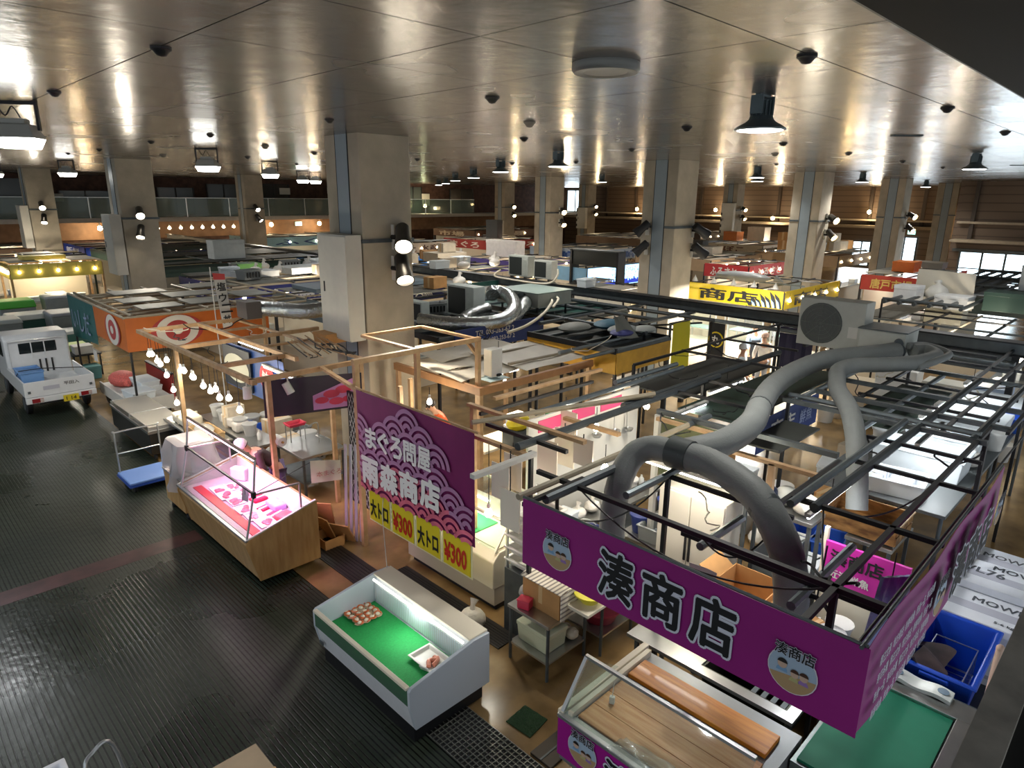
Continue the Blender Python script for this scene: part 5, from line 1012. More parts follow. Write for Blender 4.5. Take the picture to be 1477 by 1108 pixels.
for k, (y, dr) in enumerate(BL):
    bulb('hanging_bulb', 'white bulb on the front timber beam, %s' % ('farthest from the plum banner' if k == 0 else 'nearest the meat case poster' if k == len(BL)-1 else 'number %s from the far end of the string' % ['', 'two', 'three', 'four', 'five', 'six', 'seven', 'eight', 'nine', 'ten', 'eleven', 'twelve', 'thirteen', 'fourteen', 'fifteen', 'sixteen', 'seventeen'][k]),
         (4.35+R.uniform(-.03, .05), y, 2.55), dr, .052, 16 if k % 3 == 0 else 0, group='bulb string on the timber frame', M=glow('cool_bulb', 'fff6e4', 9))
def can_lamp(l, p, aim):
    t = thing('can_lamp', l, 'lamp', p, 0, 'white can lamps under the timber frame'); q = Vector((0, 0, 1)).rotation_difference(Vector(aim).normalized()).to_matrix().to_4x4()
    B().tube([(0, 0, 0), (0, 0, -.1)], .012, 6).build('stem', M_white, t); B().lathe([(0, -.1), (.065, -.1), (.07, .1), (.06, .1), (.055, .06), (0, .05)], (0, 0, -.17), 16, q).build('shade', M_white, t, smooth=True)
can_lamp('white can lamp left of the meat poster', (4.95, 10.25, 2.55), (.3, -.3, -.9)); can_lamp('white can lamp right of the meat poster', (5.75, 10.25, 2.55), (.4, -.4, -.8)); can_lamp('white can lamp at the near end of the bulb string', (4.4, 10.6, 2.5), (0, 0, -1))
# posters on the frame
t = thing('tuna_poster', 'dark blue poster with white tuna and red oval under the timber frame', 'poster', (5.5, 13, 1.6), world=True)
B().sheet((5.52, 14.3, 1.55), (5.52, 11.5, 1.55), (5.52, 11.5, 2.5), (5.52, 14.3, 2.5), 12, 4, .006, ripple(.02, 6)).build('cloth', mat('poster_navy', '2a4a86', .5), t)
B().box(5.46, 12.9, 1.6, 5.49, 14.2, 2.45).build('dark_panel', mat('poster_black', '141a22', .5), t); b = B()
pts = [Vector((5.45, 13.55+.6*math.cos(2*PI*k/24), 2.02+.3*math.sin(2*PI*k/24))) for k in range(24)]; b.add(pts, [tuple(range(24))]); b.build('tuna_print', mat('poster_pale', 'b8b8a4', .5), t)
b = B(); pts = [Vector((5.48, 12.2+.32*math.cos(2*PI*k/24), 2.05+.3*math.sin(2*PI*k/24))) for k in range(24)]; b.add(pts, [tuple(range(24))]); b.build('red_oval', mat('poster_red', 'd0282a', .5), t)
text('lettering', '鮪', M_white, t, (5.46, 12.36, 1.9), uL, (0, 0, 1), .3, .004, .02)
t = thing('meat_poster', 'dark purple poster showing pink tuna meat, beside the big pillar', 'poster', (5.55, 10.0, 1.8), world=True)
A_, Bq = Vector((4.62, 10.5, 1.86)), Vector((6.2, 9.98, 1.86)); U_ = (Bq-A_).normalized()
B().sheet(A_, Bq, Bq+Vector((0, 0, .62)), A_+Vector((0, 0, .66)), 10, 4, .008, ripple(.01, 5)).build('cloth', mat('poster_plum', '2a1730', .4), t)
nn = U_.cross(Vector((0, 0, 1))).normalized()
def pp(u, v, d=.02): return A_+U_*u+Vector((0, 0, v))+nn*d
B().add([pp(.8, .04), pp(1.62, .04), pp(1.5, .54), pp(.8, .3)], [(0, 1, 2, 3)]).build('tray_print', mat('print_lilac', 'c98ac0', .5), t)
for k, (u, v, s_) in enumerate(((.95, .2, .1), (1.12, .3, .12), (1.33, .36, .12), (1.2, .16, .11), (1.42, .18, .1))): B().add([pp(u+s_*math.cos(2*PI*j/14)*1.2, v+s_*.6*math.sin(2*PI*j/14), .024) for j in range(14)], [tuple(range(14))]).build('meat_print', mat('print_meat', 'd8405e', .5), t)
for u in (.15, 1.1): B().beam(pp(u, .66, .02), pp(u, .72, .02), .01, .01).build('hook', M_dark, t)
# worktables behind the meat case
worktable('steel sink table by the timber post near the wire mesh', 5.35, 10.75, 6.25, 11.9, .85); worktable('long dark worktable behind the pink meat case', 4.95, 11.9, 5.5, 14.6, .85); worktable('worktable carrying the foam bundle and wooden tray', 4.35, 12.7, 4.9, 15.0, .82)
t = thing('sink_tap', 'steel tap on the sink table', 'tap', (6.0, 11.3, .85)); B().tube(spline([(0, 0, 0), (0, 0, .35), (-.05, 0, .42), (-.2, 0, .38)], 5), .014, 8).build('spout', M_stain, t); B().tube([(0, -.1, .12), (0, .1, .12)], .014, 8).build('handle', M_stain, t)
t = thing('red_tray', 'small red tray of fish on the sink table rack', 'tray', (5.75, 11.75, .85)); B().tub((0, 0, .3), (.3, .22), (.34, .26), .06, .01, .01).build('tray', mat('red_plastic', '', .4), t); b = B()
for x in (-.15, .15):
    for y in (-.1, .1): b.tube([(x, y, 0), (x, y, .3)], .01, 6)
b.build('rack', M_stain, t)
t = thing('foam_bundle', 'cream wrapped foam bundle on the left worktable', 'bundle', (4.62, 14.3, .82)); B().box(-.2, -.36, 0, .2, .36, .22).build('bundle', mat('cream_wrap', 'e4dcc8', .5, bump=.3, bscale=10), t, bevel=.07, seg=3); B().box(-.205, -.02, .02, .205, .02, .225).build('strap', M_cream, t)
t = thing('wooden_tray', 'long wooden tray of packed goods beside the cream bundle', 'tray', (4.6, 13.25, .82)); B().tub((0, 0, 0), (.4, .8), (.42, .84), .14, .015, .004).build('tray', M_ply, t); B().ball((0, .1, .12), .18, 12, (1, 1.6, .5)).build('packed_goods', M_film, t, smooth=True)
t = thing('film_roll', 'white plastic wrapped parcels beside the timber post', 'parcels', (5.2, 13.3, .85))
for k in range(3): B().obox((.02*k, -.3+.3*k, .1+.02*k), (.3, .26, .2), .2*k).build('parcel', mat('parcel_white', 'dad6d0', .4), t, bevel=.04)
t = thing('paper_towel', 'white paper roll hanging on the near timber post', 'roll', (4.72, 10.28, 1.5)); B().tube([(0, -.13, 0), (0, .13, 0)], .08, 16).build('roll', M_white, t); B().tube([(0, -.16, 0), (0, .16, 0)], .02, 8).build('core', M_card, t)
t = thing('price_notice', 'pale printed notice hung on a wire right of the pink case', 'notice', (5.1, 9.5, .9), world=True); B().sheet((4.88, 9.55, .9), (5.36, 9.42, .86), (5.36, 9.42, 1.22), (4.88, 9.55, 1.3), 6, 4, .004, ripple(.01, 6)).build('sheet', mat('notice_paper', 'd4cfb8', .5), t); text('lettering', '本まぐろ', mat('notice_ink', 'b0675a', .5), t, (4.95, 9.5, 1.0), (.96, -.26, 0), (0, 0, 1), .1, .015); B().tube([(3.62, 8.72, 1.42), (4.88, 9.55, 1.27), (5.1, 9.5, 1.27)], .006, 5).build('wire', M_dark, t)
# mesh screen, steel strips, flattened cartons
t = thing('mesh_screen', 'black screen with white diamond mesh behind the plum banner', 'screen', (5.9, 9.6, 0), world=True); B().box(5.9, 8.3, .1, 5.94, 10.0, 2.2).build('backing', M_blk, t); b = B()
for k in range(40):
    for s_ in (1, -1):
        y0 = 8.3+k*.09-(1.0 if s_ > 0 else 0); p0 = [y0, .12]; p1 = [y0+s_*1.0 if s_ > 0 else y0-1.0, 2.18]
        a0, a1 = 0, 1
        def yy(tt): return p0[0]+(p1[0]-p0[0])*tt
        ts = [i/20 for i in range(21) if 8.32 < yy(i/20) < 9.98]
        if len(ts) > 1: b.beam((5.89, yy(ts[0]), .12+2.06*ts[0]), (5.89, yy(ts[-1]), .12+2.06*ts[-1]), .004, .012)
b.build('mesh', mat('mesh_white', 'b9bcbc', .4), t)
t = thing('steel_strips', 'bundle of pale steel strips leaning by the timber post', 'strips', (5.2, 9.1, 0), world=True)
for k in range(4): B().beam((5.12+.05*k, 8.95-.07*k, 0), (5.3+.05*k, 9.12-.07*k, 1.6), .06, .02).build('strip', mat('pale_strip', 'c9c6d4', .3, metal=.6), t)
t = thing('flat_cartons', 'pile of flattened brown cartons leaning beside the timber case', 'cartons', (4.92, 9.2, 0), world=True)
for k, (x, y, w_, h_, rz, rx) in enumerate([(4.95, 9.5, .5, .62, .3, .3), (4.86, 9.2, .42, .5, -.2, .4), (5.0, 8.95, .46, .42, .1, .5), (4.8, 9.35, .5, .3, .8, .6)]): B().obox((x, y, h_*.46), (w_, .02, h_), rz-1.2, rx).build('flap', M_card, t)
B().tub((4.85, 9.05, 0), (.34, .4), (.36, .42), .18, .012, .004).build('tray', M_card, t)
# black cases and cart along the aisle further left
t = thing('dark_glass_case', 'low dark case with clear lid along the aisle, left', 'display case', (4.5, 17, 0), world=True)
B().box(3.95, 14.7, .15, 4.75, 17.4, .62).build('body', mat('dark_case', '2b2a28', .3, metal=.3), t, bevel=.01); B().box(3.93, 14.68, .62, 4.77, 17.42, .68).build('rim', M_stain, t); B().box(3.98, 14.75, .74, 4.72, 17.35, .752).build('lid', glass('lid_film', 'dcd8d0', .5, .06), t)
for y in (14.72, 16.0, 17.38): B().box(3.95, y-.012, .68, 4.75, y+.012, .76).build('lid_frame', M_alu, t)
B().obox((4.2, 15.4, .7), (.4, .8, .03), .1).build('lining', mat('lining_grey', '9a938a', .5), t)
for x in (4.05, 4.65):
    for y in (14.8, 17.3): B().tube([(x-.02, y, .075), (x+.02, y, .075)], .075, 12).build('wheel', M_blk, t)
t = thing('goods_cart', 'white flatbed cart carrying foam slabs beside the kei truck', 'cart', (5.0, 19.2, 0), world=True)
B().box(4.45, 17.75, .4, 5.45, 20.3, .5).build('deck', M_white, t, bevel=.01); B().box(4.43, 17.73, .25, 4.47, 20.32, .55).build('side_rail', M_white, t); B().box(4.43, 17.72, .2, 5.47, 17.76, .55).build('end_rail', M_white, t)
for x in (4.55, 5.35):
    for y in (18.0, 20.0): B().tube([(x-.05, y, .17), (x+.05, y, .17)], .17, 16).build('wheel', M_blk, t)
t = thing('net_sack', 'red net sack heaped on the white flatbed cart', 'sack', (4.85, 19.7, .5)); B().ball((0, 0, .18), .3, 16, (1.1, 1.5, .7)).build('sack', mat('red_net', 'd86a62', .6, noise=.35, scale=40, bump=.6, bscale=50), t, smooth=True); B().tube([(0, -.4, .12), (.02, -.5, .2)], [.1, .05], 8).build('neck', mat('red_net', '', .6), t)
for k, (x, y, z, d, l) in enumerate([(5.2, 18.9, .5, (.5, .9, .16), 'grey foam slab beside the red net sack'), (5.15, 18.85, .66, (.46, .85, .14), 'upper grey foam slab beside the red net sack'), (4.8, 18.2, .5, (.55, .7, .2), 'white foam box at the near end of the flatbed cart')]): styro('foam_box', l, (x, y, z), d, .05*k)
t = thing('red_signboard', 'red sign panel lying beyond the flatbed cart', 'panel', (5.75, 19.4, 0), world=True); B().box(5.6, 18.2, .2, 5.66, 20.2, .95).build('panel', mat('deep_red', 'b03a38', .5), t); B().box(5.58, 18.2, .93, 5.68, 20.2, .97).build('frame', M_dark, t)
# ------------------------------------------------ orange stall
M_or = mat('orange_cloth', 'c8681f', .55, noise=.05); M_ored = mat('deep_red', '', .5)
t = thing('orange_banner', 'orange stall banner with round white and red emblems', 'banner', (4.5, 17.4, 1.8), world=True)
B().sheet((4.5, 17.4, 1.84), (8.0, 17.4, 1.84), (8.0, 17.4, 2.65), (4.5, 17.4, 2.65), 12, 4, .01, ripple(.015, 6)).build('cloth', M_or, t); B().sheet((4.5, 20.0, 1.88), (4.5, 17.4, 1.84), (4.5, 17.4, 2.65), (4.5, 20.0, 2.68), 8, 4, .01).build('cloth', M_or, t)
def ring(c, ux, rx, rz, nz, M, nm, d):
    c = Vector(c); ux = Vector(ux); B().add([c+ux*(rx*math.cos(2*PI*k/28))+Vector((0, 0, rz*math.sin(2*PI*k/28)))+Vector(nz)*d for k in range(28)], [tuple(range(28))]).build(nm, M, t)
for c, ux, nz, w_ in (((5.65, 17.4, 2.24), (1, 0, 0), (0, -1, 0), 1), ((4.5, 18.4, 2.25), (0, -1, 0), (-1, 0, 0), 1)):
    ring(c, ux, .62, .38, nz, M_ored, 'emblem_field', .03); ring(c, ux, .5, .38, nz, mat('emblem_white', 'ded8cc', .5), 'emblem_ring', .034); ring(c, ux, .3, .25, nz, M_ored, 'emblem_disc', .038); ring(c, ux, .12, .1, nz, mat('emblem_white', '', .5), 'emblem_core', .042)
B().tube([(4.48, 17.4, 2.66), (8.0, 17.4, 2.66)], .03, 8).build('rod', M_tan, t); B().tube([(4.5, 17.4, 2.66), (4.5, 20.0, 2.68)], .03, 8).build('rod', M_tan, t)
t = thing('teal_banner', 'teal stall banner with white brush strokes beyond the orange one', 'banner', (4.5, 21.3, 1.4), world=True)
B().sheet((4.5, 22.6, 1.48), (4.5, 20.05, 1.6), (4.5, 20.05, 2.66), (4.5, 22.6, 2.68), 8, 4, .01, ripple(.02, 5)).build('cloth', mat('teal_cloth', '15605e', .5), t)
text('lettering', 'いしだ', mat('faded_white', '', .6), t, (4.48, 22.3, 1.75), uL, (0, 0, 1), .6, .02, .0, width=1.8); B().tube([(4.5, 20.0, 2.68), (4.5, 22.6, 2.7)], .03, 8).build('rod', M_tan, t)
items = [('x', 't', 17.5+.62*k, 4.6, 9.2, 2.6+.02*(k % 2)) for k in range(9)] + [('y', 't', 4.7+.9*k, 17.5, 22.8, 2.68) for k in range(6)]
frame('stall_canopy', 'pale slatted roof grid above the orange banner stall', 2.62, items, [(4.55, 17.45, 'b', 0, 2.6), (4.55, 22.6, 'b', 0, 2.6), (8.0, 17.45, 'b', 0, 2.6), (9.2, 22.6, 'b', 0, 2.6)])
for k, (x, y, w_, d_) in enumerate([(5.6, 18.4, 1.0, .8), (6.8, 18.6, 1.0, 1.0), (5.5, 19.8, .9, .9), (7.0, 20.2, 1.3, 1.0), (8.3, 19.2, .9, 1.2), (6.0, 21.5, 1.4, .9), (8.0, 21.8, 1.2, 1.0)]):
    slab('roofing', 'pale roof panel over the orange stall, ' + ['front left', 'front middle', 'middle left', 'centre', 'right', 'rear left', 'rear right'][k], 'roof', x-w_/2, y-d_/2, x+w_/2, y+d_/2, 2.715, .03, M_gry, 'roof panels over the orange stall')
t = thing('nobori_flag', 'tall white vertical flag with black letters behind the orange stall', 'flag', (6.3, 16.6, 0), world=True); B().tube([(6.34, 16.62, 0), (6.3, 16.62, 3.8)], .014, 8).build('pole', M_white, t)
B().sheet((6.46, 16.6, 2.3), (6.7, 16.6, 2.34), (6.62, 16.6, 3.62), (6.34, 16.6, 3.66), 4, 10, .006, ripple(.01, 6)).build('cloth', M_white, t, smooth=True); B().sheet((6.34, 16.575, 3.5), (6.62, 16.575, 3.48), (6.62, 16.575, 3.62), (6.33, 16.575, 3.66), 2, 2, .004).build('head', mat('flag_red', 'c94a4a', .5), t)
for k, ch in enumerate('塩ウニ丼'): text('lettering', ch, M_ink, t, (6.4+.025*k, 16.57, 3.22-.27*k), (1, 0, 0), (0, 0, 1), .2, .004, .02)
# ------------------------------------------------ white kei truck in the aisle
t = thing('truck', 'small white pickup truck with blue crate parked in the aisle', 'truck', (3.45, 21.4, 0), world=True); M_tw = mat('truck_white', 'dfe1e2', .35, noise=.03, coat=.3)
x0, x1 = 2.66, 4.2
B().box(x0+.05, 19.75, .58, x1-.05, 21.75, .64).build('bed_floor', M_tw, t)
for x in (x0, x1-.04): B().box(x, 19.74, .56, x+.04, 21.75, .94).build('side_gate', M_tw, t, bevel=.008)
g_ = B().box(x0, 19.7, .56, x1, 19.75, .94).build('tail_gate', M_tw, t, bevel=.008); text('lettering', '平田入', M_ink, g_, (x0+.85, 19.7, .76), (1, 0, 0), (0, 0, 1), .09, .006, .01, width=.34); B().box(x0+.4, 19.694, .7, x0+.75, 19.7, .8).build('faded_print', mat('faded_print', 'b9b9c4', .5), g_)
for s_ in (x0+.1, x1-.1): B().box(s_-.03, 19.68, .66, s_+.03, 19.7, .72).build('latch', M_gmet, g_)
b = B(); b.box(x0, 19.66, .40, x1, 19.76, .55); b.build('rear_bumper', M_tw, t, bevel=.01)
for x in (x0+.12, x1-.36): l_ = B().box(x, 19.64, .42, x+.24, 19.665, .52).build('tail_lamp', mat('tail_red', '8e1f24', .25), t); B().box(x+.17, 19.635, .425, x+.235, 19.645, .515).build('reflector', mat('reflector_clear', 'c8b8b0', .2), l_)
pl_ = B().box(x0+.78, 19.63, .34, x0+1.12, 19.65, .5).build('number_plate', mat('plate_yellow', 'e0c828', .4), t); text('lettering', '1 14', M_ink, pl_, (x0+.84, 19.63, .37), (1, 0, 0), (0, 0, 1), .09, .006, .01, width=.22)
b = B(); b.prism([(21.8, .5), (23.3, .5), (23.3, .95), (22.95, 1.72), (22.75, 1.79), (21.95, 1.79), (21.8, 1.68)], 0, x0+.03, x1-.03); b.build('cab', M_tw, t, bevel=.05, seg=3)
wd = B(); wd.box(x0+.34, 21.785, 1.27, x1-.34, 21.81, 1.56); w1 = wd.build('rear_window', mat('truck_glass', '1d2426', .08), t, bevel=.03); b = B()
for x in (x0+.62, x1-.62): b.box(x-.012, 21.77, 1.18, x+.012, 21.79, 1.62)
b.build('window_bar', M_tw, w1)
b = B(); b.prism([(22.15, 1.2), (23.0, 1.2), (22.8, 1.62), (22.15, 1.62)], 0, x0+.015, x0+.035); b.prism([(22.15, 1.2), (23.0, 1.2), (22.8, 1.62), (22.15, 1.62)], 0, x1-.035, x1-.015); b.build('side_window', mat('truck_glass', '', .08), t)
for k in range(3): B().box(x0+.75+.14*k, 21.77, .72, x0+.79+.14*k, 21.8, 1.08).build('vent_slot', M_blk, t)
b = B(); b.tube([(x0+.1, 21.72, .95), (x0+.1, 21.72, 1.68), (x1-.1, 21.72, 1.68), (x1-.1, 21.72, .95)], .018, 8); b.build('guard_bar', M_tw, t)
for x in (x0+.12, x1-.12):
    for y in (20.35, 22.85):
        q = Matrix.Rotation(PI/2, 4, 'Y'); w_ = B().lathe([(0, -.075), (.2, -.075), (.26, -.05), (.26, .05), (.2, .075), (0, .075)], (x, y, .26), 22, q).build('wheel', M_blk, t, smooth=True); B().lathe([(0, -.08), (.15, -.08), (.15, .08), (0, .08)], (x, y, .26), 16, q).build('hub', M_gmet, w_)
B().box(x0+.3, 19.9, .3, x1-.3, 23.0, .5).build('chassis', M_blk, t)
t = thing('blue_crate', 'pale blue plastic crate standing in the truck bed', 'crate', (2.98, 20.75, .64)); B().tub((0, 0, 0), (.46, .8), (.5, .86), .42, .02, .02).build('body', mat('crate_blue', '6f9bd0', .45), t, bevel=.01); B().box(-.24, -.42, .34, .24, .42, .38).build('lid', mat('crate_blue', '', .45), t)
o = B().tube([(2.68, 20.6, .95), (2.75, 20.6, 1.07), (3.25, 20.6, 1.07), (4.17, 20.6, .95)], .012, 6).build('tie_rope', M_blk); tag(o, 'dark rope tying the blue crate across the truck bed', 'rope')
# ------------------------------------------------ big insulated bins and goods beyond the truck
M_bin = mat('bin_grey', '8e9696', .5, noise=.06)
def bin_(l, x, y, z, d, lid, lidh=.16, c=M_bin):
    t = thing('insulated_bin', l, 'bin', (x, y, z), R.uniform(-.06, .06), 'insulated bins beyond the truck'); B().taper((0, 0, .08), (d[0]*.9, d[1]*.9), d[:2], d[2]-.08).build('body', c, t, bevel=.04)
    B().taper((0, 0, d[2]), (d[0]+.06, d[1]+.06), (d[0]-.06, d[1]-.06), lidh).build('lid', mat('bin_lid_'+lid, lid, .45), t, bevel=.04)
    for s_ in (-1, 1): B().box(s_*d[0]*.3-.08, -d[1]*.4, 0, s_*d[0]*.3+.08, d[1]*.4, .08).build('skid', M_dark, t)
    return t
bin_('bin with bright green lid beyond the truck', 4.75, 33.3, 0, (1.2, 1.1, 1.0), '4fae3c', .3); bin_('bin with white lid before the green lidded one', 4.7, 30.6, 0, (1.4, 1.1, .9), 'd8ddd8', .2, mat('bin_teal', '3f6f66', .5)); bin_('bin with pale grey lid at the left picture edge', 3.6, 29.5, 0, (1.3, 1.2, 1.0), 'b4bcbc', .16)
bin_('grey bin right of the white lidded bin, blue label', 5.6, 29.5, 0, (1.0, 1.3, 1.1), '9aa0a8', .12); bin_('tall grey bin beneath the bulb row', 6.2, 33.0, 0, (1.1, 1.1, 1.3), 'a8acb0', .1); bin_('teal edged pallet bin behind the truck cab', 5.2, 27.4, 0, (1.3, 1.0, .75), 'cfd6d2', .1, mat('bin_teal', '', .5))
t = thing('goods_table', 'dark table with boxes right of the truck cab', 'table', (5.0, 24.2, 0), world=True); B().box(4.5, 23.4, .66, 5.3, 25.0, .7).build('top', M_dark, t)
for x in (4.55, 5.25):
    for y in (23.45, 24.95): B().box(x-.02, y-.02, 0, x+.02, y+.02, .66).build('leg', M_dark, t)
for k, (x, y, z, d, c, l) in enumerate([(4.85, 24.4, .7, (.5, .6, .2), 'bfd68a', 'pale green topped box on the dark table by the cab'), (4.85, 23.7, .7, (.5, .45, .26), 'd4d6d4', 'white box on the dark table by the cab'), (4.85, 23.2, .0, (.55, .5, .4), '5a8f92', 'teal box on the floor by the truck gate')]):
    styro('goods_box', l, (x, y, z), d, 0, M=mat('goods_'+c, c, .5))
slab('wall_sign', 'small white notice on the teal stall end', 'sign', 4.4, 20.0, 4.42, 20.3, 1.15, .3, M_white)
# ------------------------------------------------ people
def skin(name, M, parent, verts, edges, root=0, sub=1):
    me = bpy.data.meshes.new(name); me.from_pydata([v[0] for v in verts], edges, []); me.materials.append(M)
    bm = bmesh.new(); bm.from_mesh(me); ly = bm.verts.layers.skin.verify(); bm.verts.ensure_lookup_table()
    for i, v in enumerate(verts):
        r = v[1]; bm.verts[i][ly].radius = r if isinstance(r, tuple) else (r, r); bm.verts[i][ly].use_root = (i == root)
    bm.to_mesh(me); bm.free()
    o = bpy.data.objects.new(name, me); COL.objects.link(o); o.parent = parent
    m_ = o.modifiers.new('skin', 'SKIN'); m_.use_smooth_shade = True
    if sub: s_ = o.modifiers.new('sub', 'SUBSURF'); s_.levels = sub; s_.render_levels = sub
    return o
def person(label, loc, rz, shirt, trousers, hair='2a2320', bend=0, arms=((.1, .5), (.1, .5)), cap=None, apron=None, twist=0, scale=1.0):
    """faces local -y; arms = (shoulder swing, elbow bend) of the left and the right arm"""
    t = thing('person', label, 'person', loc, rz); t.scale = (scale,)*3; SK = mat('skin', 'cf9f82', .5)
    hip = Vector((0, 0, .92)); Mb = Matrix.Translation(hip) @ Matrix.Rotation(bend, 4, 'X') @ Matrix.Rotation(twist, 4, 'Z') @ Matrix.Translation(-hip)
    up_ = lambda p: tuple(Mb @ Vector(p))
    V = [((0, 0, .93), .125), (up_((0, .01, 1.08)), (.13, .105)), (up_((0, .01, 1.26)), (.15, .11)), (up_((0, .01, 1.40)), (.12, .08)), (up_((0, 0, 1.49)), .052), (up_((0, -.02, 1.56)), .065), (up_((0, -.025, 1.64)), (.08, .09)), (up_((0, -.015, 1.72)), .065)]
    E = [(0, 1), (1, 2), (2, 3), (3, 4), (4, 5), (5, 6), (6, 7)]; arm_j = []; leg_j = []
    for s_, (sw, el) in zip((1, -1), arms):
        sh = Vector((s_*.17, .0, 1.40)); a = Vector((s_*.12, -math.sin(sw), -math.cos(sw))).normalized(); e_ = sh+Vector((s_*.04, 0, 0))+a*.27
        f = Vector((-s_*.08, -math.sin(sw+el), -math.cos(sw+el))).normalized(); wv = e_+f*.24; hv = wv+f*.075
        pts = [sh, e_, wv, hv]; rs = [.062, .046, .034, (.036, .022)]; base = len(V)
        for p, r in zip(pts, rs): V.append((up_(p), r))
        E += [(3, base), (base, base+1), (base+1, base+2), (base+2, base+3)]; arm_j.append([up_(p) for p in pts])
        side = Vector((1, 0, 0)); hb_ = base+3
        for k in range(4):
            c0 = hv+side*(-.03+.02*k)+f*.03; c1 = c0+f*(.035+.006*(k in (1, 2)))+Vector((0, -.004, 0)); c2 = c1+f*.025+Vector((0, .008, -.004)); q = len(V)
            for p in (c0, c1, c2): V.append((up_(p), .0095))
            E += [(hb_, q), (q, q+1), (q+1, q+2)]
        th = wv+f*.03-side*s_*.03; q = len(V); V.append((up_(th), .012)); V.append((up_(th+f*.035-side*s_*.014), .010)); E += [(base+2, q), (q, q+1)]
    for s_ in (1, -1):
        pts = [(s_*.085, .005, .86), (s_*.095, -.01+abs(bend)*.05, .48), (s_*.1, .02, .085), (s_*.105, -.11, .035)]; rs = [.09, .058, .042, (.042, .034)]; base = len(V)
        for p, r in zip(pts, rs): V.append((p, r))
        E += [(0, base), (base, base+1), (base+1, base+2), (base+2, base+3)]; leg_j.append(pts)
    skin('body', SK, t, V, E)
    TV = [(V[0][0], .14), (V[1][0], (.15, .12)), (V[2][0], (.168, .128)), (V[3][0], (.135, .095))]; TE = [(0, 1), (1, 2), (2, 3)]
    for a in arm_j:
        b_ = len(TV); TV += [(a[0], .076), (a[1], .06), (tuple(Vector(a[1]).lerp(Vector(a[2]), .8)), .046)]; TE += [(3, b_), (b_, b_+1), (b_+1, b_+2)]
    skin('shirt', mat('cloth_'+shirt, shirt, .8, noise=.12, scale=12, bump=.3, bscale=9), t, TV, TE)
    LV = [((0, 0, .95), .142)]; LE = []
    for l_ in leg_j:
        b_ = len(LV); LV += [(l_[0], .104), (l_[1], .074), (l_[2], .062)]; LE += [(0, b_), (b_, b_+1), (b_+1, b_+2)]
    skin('trousers', mat('cloth_'+trousers, trousers, .8), t, LV, LE)
    for l_ in leg_j: x, y, z = l_[3]; B().ball((x, y+.04, .045), .06, 10, (.85, 2.2, .75)).build('boot', mat('boot', '1d1f20', .4), t, smooth=True)
    hd = Vector((0, -.02, 1.645)); q = Mb.to_3x3().to_4x4()
    hm = B(); n = 14; prof = [(math.sin(PI*i/8), -math.cos(PI*i/8)) for i in range(3, 9)]
    hm.lathe([(.098*a, .115*b+.005) for a, b in prof], up_((0, .005, 1.66)), n, q); hm.build('hair', mat('hair_'+hair, hair, .6), t, smooth=True)
    for s_ in (1, -1): B().ball(up_((s_*.032, -.103, 1.655)), .011, 8).build('eye', M_blk, t); B().ball(up_((s_*.086, -.01, 1.635)), .024, 8, (.5, .8, 1.2)).build('ear', SK, t, smooth=True)
    B().ball(up_((0, -.118, 1.625)), .017, 8, (.8, 1, 1.3)).build('nose', SK, t, smooth=True); B().ball(up_((0, -.1, 1.59)), .02, 8, (1.3, .5, .4)).build('mouth', mat('lips', 'a35f55', .5), t, smooth=True)
    if cap:
        cm = B(); cm.lathe([(.108*a, .12*b+.01) for a, b in prof], up_((0, .0, 1.675)), n, q); cm.build('cap', mat('cap_'+cap, cap, .7), t, smooth=True)
    if apron:
        A = [up_((-.14, -.14, 1.3)), up_((.14, -.14, 1.3)), (.2, -.17, .55), (-.2, -.17, .55)]
        B().sheet(A[3], A[2], A[1], A[0], 6, 8, .012).build('apron', mat('cloth_'+apron, apron, .7), t, smooth=True)
    return t
person('person in brown top and white cap bending over the pink lit meat case', (4.82, 10.62, 0), -1.75, '4b383c', '6c5f86', bend=.85, arms=((.6, .3), (.5, .6)), cap='e8e0e4')
person('person in an orange shirt leaning forward under the timber frame', (8.0, 9.75, 0), -2.2, 'd9561c', '3c3f46', bend=.5, arms=((.8, .4), (.5, .6)))
p = at(1090, 475, 1.62); person('dark haired person in pale blue top in the bright far shop', (p.x, p.y, 0), -.8, '9fb6cc', '2b3038', apron='2b3038')
p = at(1103, 487, 1.62); person('person in white clothes facing away in the bright far shop', (p.x, p.y, 0), 2.2, 'e4ded8', '8d8f94', cap='d8b6a4')
p = at(1071, 505, 1.6); person('person in white and grey at the counter of the bright far shop', (p.x, p.y, 0), .4, 'dfe8ee', '9aa4aa', cap='e4e8ea')
# ------------------------------------------------ tall timber frame and its sheet roof, centre
frame('timber_canopy', 'tall raw timber frame standing between plum banner and sheet roof', 3.08, [('x', 'W', 8.6, 5.2, 7.78), ('y', 'w', 7.72, 8.6, 10.2), ('x', 'w', 10.2, 6.4, 7.72), ('y', 'w', 6.4, 8.6, 10.2), ('l', 'w', (7.72, 8.9), 7.72, 8.55, 3.02, 2.75)],
      [(5.25, 8.6, 'W', 0, 3.05), (6.4, 8.6, 'W', 0, 3.05), (7.72, 8.58, 'W', 0, 3.05), (6.75, 9.6, 'w', 0, 2.2), (7.2, 9.9, 'w', 0, 2.2)])
t = thing('sheet_roof', 'pale translucent sheet roof on timber edges behind the tall post', 'roof', (9, 9.6, 2.2), world=True)
B().box(7.6, 8.4, 2.1, 10.8, 8.48, 2.24).build('edge_board', mat('edge_timber', 'a87b52', .6, noise=.1), t); B().box(7.6, 8.48, 2.1, 7.68, 11.0, 2.24).build('edge_board', mat('edge_timber', '', .6), t)
M_sheet = mat('frosted_sheet', 'd2cabb', .4, noise=.15, scale=1.5)
